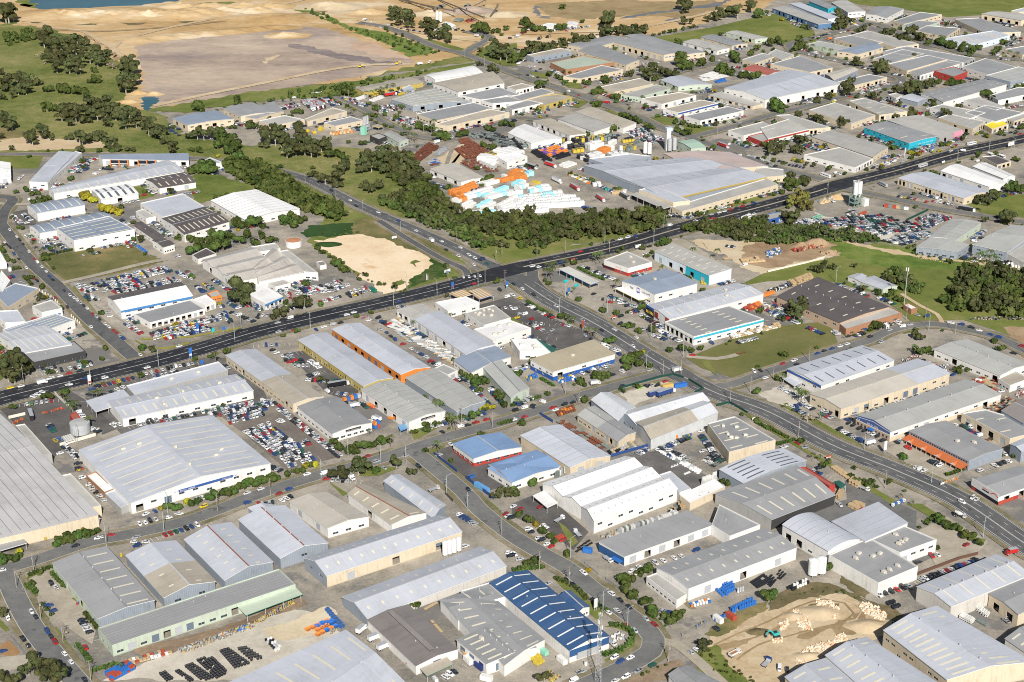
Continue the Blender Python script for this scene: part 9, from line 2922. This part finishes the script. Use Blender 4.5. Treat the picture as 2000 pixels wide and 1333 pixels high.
        for i in range(1, 6): q = MB(); m_ = a.lerp(c, i/5); [q.beam((m_.x+s*1.5, m_.y, 0), (m_.x, m_.y, m_.z), .25, .25, 0) for s in (-1, 1)]; part('trestle', q, [dc])
        q = MB(); q.box((c.x, c.y, c.z-1), (3, 3, 3), 0, .4, .8); part('head_house', q, [dc])
    elif k == 'batch':
        for i, (x, y) in enumerate(((-2.6, 0), (2.6, 0), (0, 3.6))):
            q = MB(); q.cyl((x, y, 12), (x, y, 23), 2.0, 0, 18); q.cyl((x, y, 12), (x, y, 8.5), 2.0, 0, 14, .5); put('silo', q.mesh('silo', mats), root)
        q = MB(); gg = [goods('gn')]
        for x in (-4.5, 0, 4.5):
            for y in (-1.8, 4.8): q.beam((x, y, 0), (x, y, 12), .35, .35); 
        for z in (4, 8, 12): q.box((0, 1.5, z), (9.6, 7, .25))
        for s in (-1, 1): q.beam((s*4.5, -1.8, 0), (-s*4.5, -1.8, 8), .2, .2)
        part('frame', q, [plain('grey_green_steel', (.20, .30, .25))])
        q = MB(); q.box((9, -1, 0), (5.5, 5, 6.5), 0, 0, 1); part('control_house', q, [TRIM]); q = MB(); q.cyl((0, 0, 23), (0, 0, 24.5), 1, 0, 8); q.box((0, 1, 23), (6, 4, .2)); part('platform', q, [METAL]); q = MB(); q.beam((-6, -6, 1), (-24, -14, 6), 1.4, 1); part('conveyor', q, [METAL])
    elif k == 'batch2':
        for x in (-3, 0, 3): q = MB(); q.cyl((x, 0, 6), (x, 0, 17), 1.4, 0, 14); q.cyl((x, 0, 6), (x, 0, 4), 1.4, 0, 12, .3); put('silo', q.mesh('silo', [METAL]), root)
        q = MB(); [q.beam((x, y, 0), (x, y, 9), .3, .3) for x in (-4.5, -1.5, 1.5, 4.5) for y in (-1.6, 1.6)]; [q.box((0, 0, z), (9.4, 3.6, .2)) for z in (3, 6, 9)]; part('frame', q, [METAL]); q = MB(); q.box((-7, -2, 0), (5, 5, 8), 0, 0, .95); part('mixing_house', q, [goods('gn')])
    elif k == 'batch3':
        q.cyl((0, 0, 4), (0, 0, 11), 1.8, 2, 14); q.cyl((0, 0, 4), (0, 0, 1), 1.8, 2, 12, .5); part('vessel', q); q = MB(); [q.beam((x, y, 0), (x, y, 7), .3, .3, 1) for x in (-2, 2) for y in (-2, 2)]; q.box((0, 0, 7), (4.5, 4.5, .2), 1); part('frame', q); q = MB(); q.box((4, -2, 0), (5, 4, 4), 2); part('control_house', q)
    elif k == 'mill':
        q.box((0, 0, 0), (4.5, 4.5, size), 2); part('shaft', q); q = MB(); q.box((.5, 0, size), (6, 5, 3), 2); part('head_house', q, [TRIM, TRIM, plain('pale_blue_clad', (.5, .6, .66))])
def white_rocks():
    K = [([(190, 770), (300, 780), (345, 930), (240, 900)], 150), ([(380, 690), (470, 690), (560, 760), (530, 840), (430, 830), (360, 720)], 170), ([(710, 740), (745, 705), (850, 740), (930, 810), (900, 860), (840, 840), (760, 800)], 190),
         ([(300, 1060), (440, 1020), (500, 1080), (330, 1180), (215, 1200), (220, 1140)], 200), ([(520, 980), (590, 950), (620, 1000), (540, 1040)], 70), ([(85, 870), (150, 850), (160, 920), (100, 930)], 50), ([(30, 1000), (110, 990), (110, 1030), (30, 1030)], 40), ([(240, 850), (330, 860), (320, 930), (250, 920)], 60), ([(440, 1030), (520, 1000), (540, 1040), (420, 1080)], 70)]
    mb = MB(); rnd = random.Random(5)
    for P, n in K:
        W = [at(1500+x/4, 1000+y/4) for x, y in P]; xs = [p.x for p in W]; ys = [p.y for p in W]; c = 0
        while c < n:
            q = Vector((rnd.uniform(min(xs), max(xs)), rnd.uniform(min(ys), max(ys)), 0))
            if not pip(q, W): continue
            c += .6; t = MB(); s = rnd.choice([.3, .4, .6, .8, 1.1, 1.5]); good_mesh(t, 'rock', s*1.6, s*1.4, s, 0 if rnd.random() < .7 else 1, rnd); a = rnd.uniform(0, 6.28); co, si = math.cos(a), math.sin(a); b = len(mb.v)
            mb.v += [(q.x+x*co-y*si, q.y+x*si+y*co, z+.3) for x, y, z in t.v]; mb.f += [tuple(v+b for v in f_) for f_ in t.f]; mb.m += t.m; mb.uv += t.uv
    put('broken_rocks', mb.mesh('broken_rocks', [plain('pale_rock', (.70, .60, .47), .9, 0, .25), plain('orange_rock', (.60, .38, .22), .9, 0, .3)]), kind='stuff', label='pale broken rocks dumped across the sandy yard', cat='rocks')
def mounds():
    """low earth banks and sand heaps as real relief"""
    L_ = [('sand_bank', 110+i*22, 26+(i % 3)*3, 26+(i % 4)*6, 5+(i % 3), 'sand') for i in range(12)]+[('sand_bank', 350+i*30, 14+(i % 2)*8, 30, 5, 'sand') for i in range(7)]+[('sand_bank', 270+i*45, 78-i*4, 26, 2.5, 'sand') for i in range(7)]+[('sand_heap', 560, 70, 26, 4, 'sand'), ('sand_heap', 530, 38, 60, 6, 'sand'), ('sand_heap', 640, 14, 40, 7, 'sand2'), ('sand_heap', 720, 25, 28, 5, 'sand'), ('sand_heap', 845, 28, 26, 5, 'sand2'), ('sand_heap', 920, 22, 30, 6, 'flat'), ('sand_heap', 985, 30, 26, 4, 'sand2'), ('sand_bank', 150, 32, 60, 5, 'sand'), ('sand_bank', 250, 28, 70, 6, 'sand'), ('sand_bank', 210, 33, 50, 5, 'sand'), ('sand_bank', 100, 30, 50, 5, 'sand'),
          ('sand_bank', 390, 26, 50, 6, 'sand'), ('sand_bank', 270, 183, 12, 3.5, 'sand'), ('sand_bank', 300, 185, 10, 3, 'sand'), ('sand_bank', 250, 200, 11, 3, 'sand'), ('soil_heap', 1565, 482, 9, 4, 'dirt'), ('soil_heap', 1595, 478, 12, 5, 'dirt'), ('soil_heap', 1620, 495, 8, 3, 'dirt'), ('soil_heap', 1600, 1198, 12, 2, 'sandp'), ('soil_heap', 1700, 1225, 11, 2.5, 'sandp'), ('soil_heap', 1550, 1205, 7, 1.5, 'sandp'), ('soil_heap', 1580, 1285, 8, 1.8, 'sandp'), ('soil_heap', 1480, 1235, 6, 1, 'weeds'), ('soil_heap', 1635, 388, 8, 3.5, 'sand'), ('soil_heap', 640, 478, 9, 1.6, 'dkgrass')]
    for nm, x, y, r, h, m in L_:
        c = at(x, y); n = 22; V = []; Fq = []
        for j in range(9):
            for i in range(n):
                a = i/n*6.283; rr = r*j/8*(1+.25*mn.noise(Vector((math.cos(a)*1.5, math.sin(a)*1.5, x*.1)))); px, py = rr*math.cos(a)*1.25, rr*math.sin(a)*.8
                z = h*(math.cos(j/8*math.pi)*.5+.5)*(1+.5*mn.noise(Vector((px*.12, py*.12, x)))) ; V.append((px, py, z-.05 if j == 8 else z))
        for j in range(8):
            for i in range(n): Fq.append((j*n+i, j*n+(i+1) % n, (j+1)*n+(i+1) % n, (j+1)*n+i))
        V = np.array(V); me = npmesh(nm, V, np.array(Fq)[:, ::-1], [gm(m)]); put(nm, me, None, (c.x, c.y, LAYER[0]-.25), kind='structure')
def text(body, parent, P, D, z, size, mat, off=.28, italic=0):
    """flat raised lettering on a wall: P start point, D wall direction (both in the parent's frame)"""
    cu = bpy.data.curves.new('lettering', 'FONT'); cu.body = body; cu.size = size; cu.extrude = .04; cu.align_x = 'CENTER'; cu.shear = italic; cu.resolution_u = 2; cu.materials.append(mat)
    n = Vector((D.y, -D.x, 0)); ang = math.atan2(D.y, D.x)
    tmp = bpy.data.objects.new('lettering_source', cu); me = tmp.to_mesh().copy(); bpy.data.objects.remove(tmp)
    if not me.materials: me.materials.append(mat)
    return put('lettering', me, parent, (P.x+n.x*off, P.y+n.y*off, z), (math.pi/2, 0, ang))
# ---------------- build ----------------
build_ground()
n_ = 0
for f, pt, s in lines(DATA_B):
    if f[0] == 'B': building(f, pt, n_); n_ += 1
    elif f[0] == 'K' and 'HIDE' not in f: canopy(f, pt)
label_buildings()
mounds()
build_misc()
white_rocks()
build_cars()
build_trees()
def bl(part):
    return next(b for b in BLD if part in b['label'])
WT, BT, RT, YT = plain('letters_white', (.8, .8, .8)), plain('letters_navy', (.03, .06, .28)), plain('letters_red', (.6, .03, .03)), plain('letters_yellow', (.8, .62, .05))
def sign(key, side, body, frac, z, size, mat, off=.28):
    b = bl(key); c = b['c']; A, B_ = (b['L'], b['N']) if side == 'L' else (b['N'], b['R'])
    c2 = Vector((c.x, c.y, 0)); A = Vector((A.x, A.y, 0))-c2; B_ = Vector((B_.x, B_.y, 0))-c2; text(body, b['root'], lerp(A, B_, frac), (B_-A).normalized(), z, size, mat, off)

def glyphs(key, side, f0, f1, z, h, mat, off=.3, n=None, seed=1):
    """illegible painted lettering: a row of small raised strokes"""
    b = bl(key); c = b['c']; A, B_ = (b['L'], b['N']) if side == 'L' else (b['N'], b['R'])
    c2 = Vector((c.x, c.y, 0)); A = Vector((A.x, A.y, 0))-c2; B_ = Vector((B_.x, B_.y, 0))-c2; D = (B_-A).normalized(); W_ = (B_-A).length; nn = Vector((D.y, -D.x, 0)); ang = math.atan2(D.y, D.x)
    q = MB(); rnd = random.Random(seed); x = W_*f0
    while x < W_*f1:
        w_ = h*rnd.uniform(.3, .6)
        if rnd.random() > .14:
            p = A+D*(x+w_/2)+nn*off
            q.box((p.x, p.y, z), (w_*.25, .05, h), 0, ang)
            p2 = A+D*(x+w_*.6)+nn*off
            for zz in rnd.sample([0, .42, .82], 2): q.box((p2.x, p2.y, z+zz*h), (w_*.8, .05, h*.18), 0, ang)
        x += w_*1.5
    put('lettering', q.mesh('lettering', [mat]), b['root'])
def wallbox(key, side, f0, f1, z0, z1, mat, name, off=.06, th=.12):
    b = bl(key); c = b['c']; A, B_ = (b['L'], b['N']) if side == 'L' else (b['N'], b['R'])
    c2 = Vector((c.x, c.y, 0)); A = Vector((A.x, A.y, 0))-c2; B_ = Vector((B_.x, B_.y, 0))-c2; D = (B_-A).normalized(); W_ = (B_-A).length; nn = Vector((D.y, -D.x, 0))
    p = A+D*W_*(f0+f1)/2+nn*(off+th/2); q = MB(); q.box((p.x, p.y, z0), (W_*(f1-f0), th, z1-z0), 0, math.atan2(D.y, D.x)); put(name, q.mesh(name, [mat]), b['root'])
sign('tile showroom', 'L', 'TILE', .30, 6.3, 2.1, BT, .12)
glyphs('tile showroom', 'L', .60, .86, 6.3, 1.2, BT, .12, seed=4)
wallbox('tile showroom', 'L', .46, .54, 4.9, 9.0, plain('emblem_purple', (.10, .08, .42)), 'emblem', .03, .1)
wallbox('tile showroom', 'L', .475, .525, 6.2, 8.3, TRIM, 'emblem_oval', .14, .06)
glyphs('huge white', 'R', .34, .44, 5.55, .8, WT, .26, seed=2); glyphs('huge white', 'R', .64, .70, 5.55, .8, WT, .26, seed=3)
glyphs('huge white', 'R', .30, .325, 5.55, .8, BT, .1, seed=5); glyphs('huge white', 'R', .725, .75, 5.55, .8, BT, .1, seed=6)
glyphs('grey roof warehouse with black', 'R', .35, .70, 4.5, .7, WT, .27, seed=7)
glyphs('white warehouse with dark seams', 'R', .35, .70, 5.1, .7, WT, .27, seed=8)
glyphs('bright blue gable', 'L', .04, .12, 5.2, .9, WT, .3, seed=9); glyphs('bright blue gable', 'L', .34, .66, 5.2, .9, WT, .3, seed=10)
glyphs('pale roof warehouse with blue', 'L', .35, .6, 5.4, .6, WT, .3, seed=11); wallbox('pale roof warehouse with blue', 'L', .66, .69, 4.8, 6, plain('canopy_yellow', (.8, .6, .05)), 'sign_panel')
glyphs('khaki roofed showroom', 'R', .72, .78, 3.9, 1.6, RT, .05, seed=12)
glyphs('bright turquoise', 'R', .25, .75, 4.3, 1.0, WT, .06, seed=13)
wallbox('bright turquoise', 'R', 0, 1, 2.6, 6.4, wmat('tq'), 'fascia', .1, .25); glyphs('bright turquoise', 'R', .3, .8, 3.2, .9, WT, .4, seed=14)
wallbox('pink fronted', 'R', .6, 1, 1.8, 7.2, wmat('pk'), 'fascia', .1, .3)
glyphs('grey roofed trade store', 'L', .5, .75, 5.0, .6, BT, .3, seed=15)
wallbox('grey roofed trade store', 'L', 0, 1, 5.0, 6.3, TRIM, 'fascia', .1, .25)
DK = plain('dark_glazing', (.02, .025, .04), .2); k_ = 'dark shop frontage'
wallbox(k_, 'L', .0, .34, .5, 8, DK, 'shopfront', .05, .25); wallbox(k_, 'L', .0, .34, 6.7, 8.3, wmat('bl'), 'fascia', .3, .2); wallbox(k_, 'L', .38, .52, 2.5, 6.8, plain('maroon', (.25, .04, .04)), 'sign_panel', .1, .2); wallbox(k_, 'L', .84, 1.0, 4.6, 7.6, goods('r'), 'sign_panel', .1, .2)
for i in range(6): wallbox(k_, 'L', .02+i*.055, .035+i*.055, 2.6, 4.6, plain('canopy_yellow', (.8, .6, .05)), 'pier', .3, .15)
k_ = 'red and white front'
wallbox(k_, 'L', 0, 1, 2.6, 7.3, TRIM, 'shop_fascia', .1, .3); wallbox(k_, 'L', .18, 1, .5, 2.6, DK, 'shopfront', .1, .1); wallbox(k_, 'L', .42, .66, 4.2, 4.9, DK, 'sign_panel', .42, .08); glyphs(k_, 'L', .42, .66, 5.2, .8, RT, .42, seed=16); wallbox(k_, 'R', 0, .33, .5, 2.4, goods('r'), 'painted_base', .04, .06)
for i in range(9):
    a = i/8; wallbox(k_, 'L', .72+.03*i, .75+.03*i, 4.6+1.3*math.sin(a*3.0), 5.1+1.3*math.sin(a*3.0), RT, 'painted_arc', .42, .06)
k_ = 'auto shop'
glyphs(k_, 'L', .5, .7, 4.3, .7, RT, .06, seed=17); wallbox(k_, 'L', 0, .45, .9, 2.4, DK, 'shopfront', .04, .1)
wallbox('bright blue gable', 'L', 0, 1, .45, 4.3, wmat('br2'), 'brick_base', .02, .1)
for i in range(9): wallbox('bright blue gable', 'L', .05+i*.105, .1+i*.105, 1.6, 3.2, GLASS, 'window', .13, .05)
wallbox('bright blue gable', 'L', .42, .56, 2.8, 3.6, goods('b'), 'entrance_canopy', .15, 2.2)
wallbox('long white unit with dark blue', 'L', 0, 1, .5, 5.2, wmat('blu'), 'painted_front', .04, .15); wallbox('long white unit with dark blue', 'L', .62, .95, 2.6, 3.1, goods('b'), 'awning', .2, 2.6)
wallbox('white car sales hall', 'R', .05, .45, 5.0, 6.2, wmat('bl2'), 'fascia', .2, .3); wallbox('white car sales hall', 'R', .82, .98, 5.0, 6.4, wmat('bl2'), 'fascia', .2, .3)
wallbox('deep blue roofed', 'R', .0, 1, 3.2, 7.0, wmat('blu'), 'cladding', .03, .1); wallbox('deep blue roofed', 'R', .2, .75, .5, 4.3, METAL, 'roller_door', .14, .06)
# the tiled awning of the grey showroom, with its white gablets
b = bl('orange tiled'); c2 = Vector((b['c'].x, b['c'].y, 0)); A = Vector((b['L'].x, b['L'].y, 0))-c2; B_ = Vector((b['N'].x, b['N'].y, 0))-c2; D = (B_-A).normalized(); nn = Vector((D.y, -D.x, 0)); W_ = (B_-A).length; q = MB(); dep = 6.2
up = Vector((0, 0, 1)); nt_ = 12
for i in range(nt_):
    f0, f1 = i/nt_, (i+1)/nt_
    for j in range(6):
        t0, t1 = j/6, (j+1)/6; z0 = 4.3-1.5*t0; z1 = 4.3-1.5*t1-.08
        q.quad([A+D*W_*f0+nn*dep*t0+up*z0, A+D*W_*f0+nn*dep*t1+up*z1, A+D*W_*f1+nn*dep*t1+up*z1, A+D*W_*f1+nn*dep*t0+up*z0][::1])
tl = plain('terracotta_tile', (.48, .14, .05), .8, 0, .3); put('awning_roof', q.mesh('awning_roof', [tl]), b['root'])
for f_ in (.13, .36, .60, .86):
    q = MB(); P_ = A+D*W_*f_+nn*dep*.97; q.quad([P_-D*2.2+up*2.9, P_+D*2.2+up*2.9, P_+up*4.4]); q.quad([P_+D*2.2+up*2.9, P_-nn*4+up*4.45, P_+up*4.45], 1); q.quad([P_-D*2.2+up*2.9, P_+up*4.45, P_-nn*4+up*4.45], 1); put('gablet', q.mesh('gablet', [TRIM, tl]), b['root'])
for i in range(13):
    q = MB(); P_ = A+D*W_*i/12+nn*dep*.95; q.box((P_.x, P_.y, 0), (.22, .22, 2.7)); put('column', q.mesh('column', [TRIM]), b['root'])
wallbox('orange tiled', 'L', .02, .98, .6, 2.7, DK, 'shopfront', .05, .1); 
for i in range(24): wallbox('orange tiled', 'L', .03+i*.04, .055+i*.04, 4.8, 5.6, DK, 'window', .03, .05)
# orange portals of the unit courts
for key, fr in (('row of units with orange', ((.10, .30), (.42, .62))),):
    for a_, b2 in fr:
        wallbox(key, 'R', a_, b2, 3.3, 5.9, DK, 'glazed_portal', .1, 2.2); wallbox(key, 'R', a_, b2, 2.6, 3.3, TRIM, 'sill_band', .1, 2.4)
        for f_ in (a_, (a_+b2)/2, b2): wallbox(key, 'R', f_-.006, f_+.006, .5, 6.3, goods('o'), 'orange_fin', .2, 2.6)
wallbox('vast timber works', 'R', 0, 1, 5.4, 7.1, wmat('y2'), 'fascia', .1, .2)

uniquify()
print('objects', len(bpy.data.objects), 'meshes', len(bpy.data.meshes))
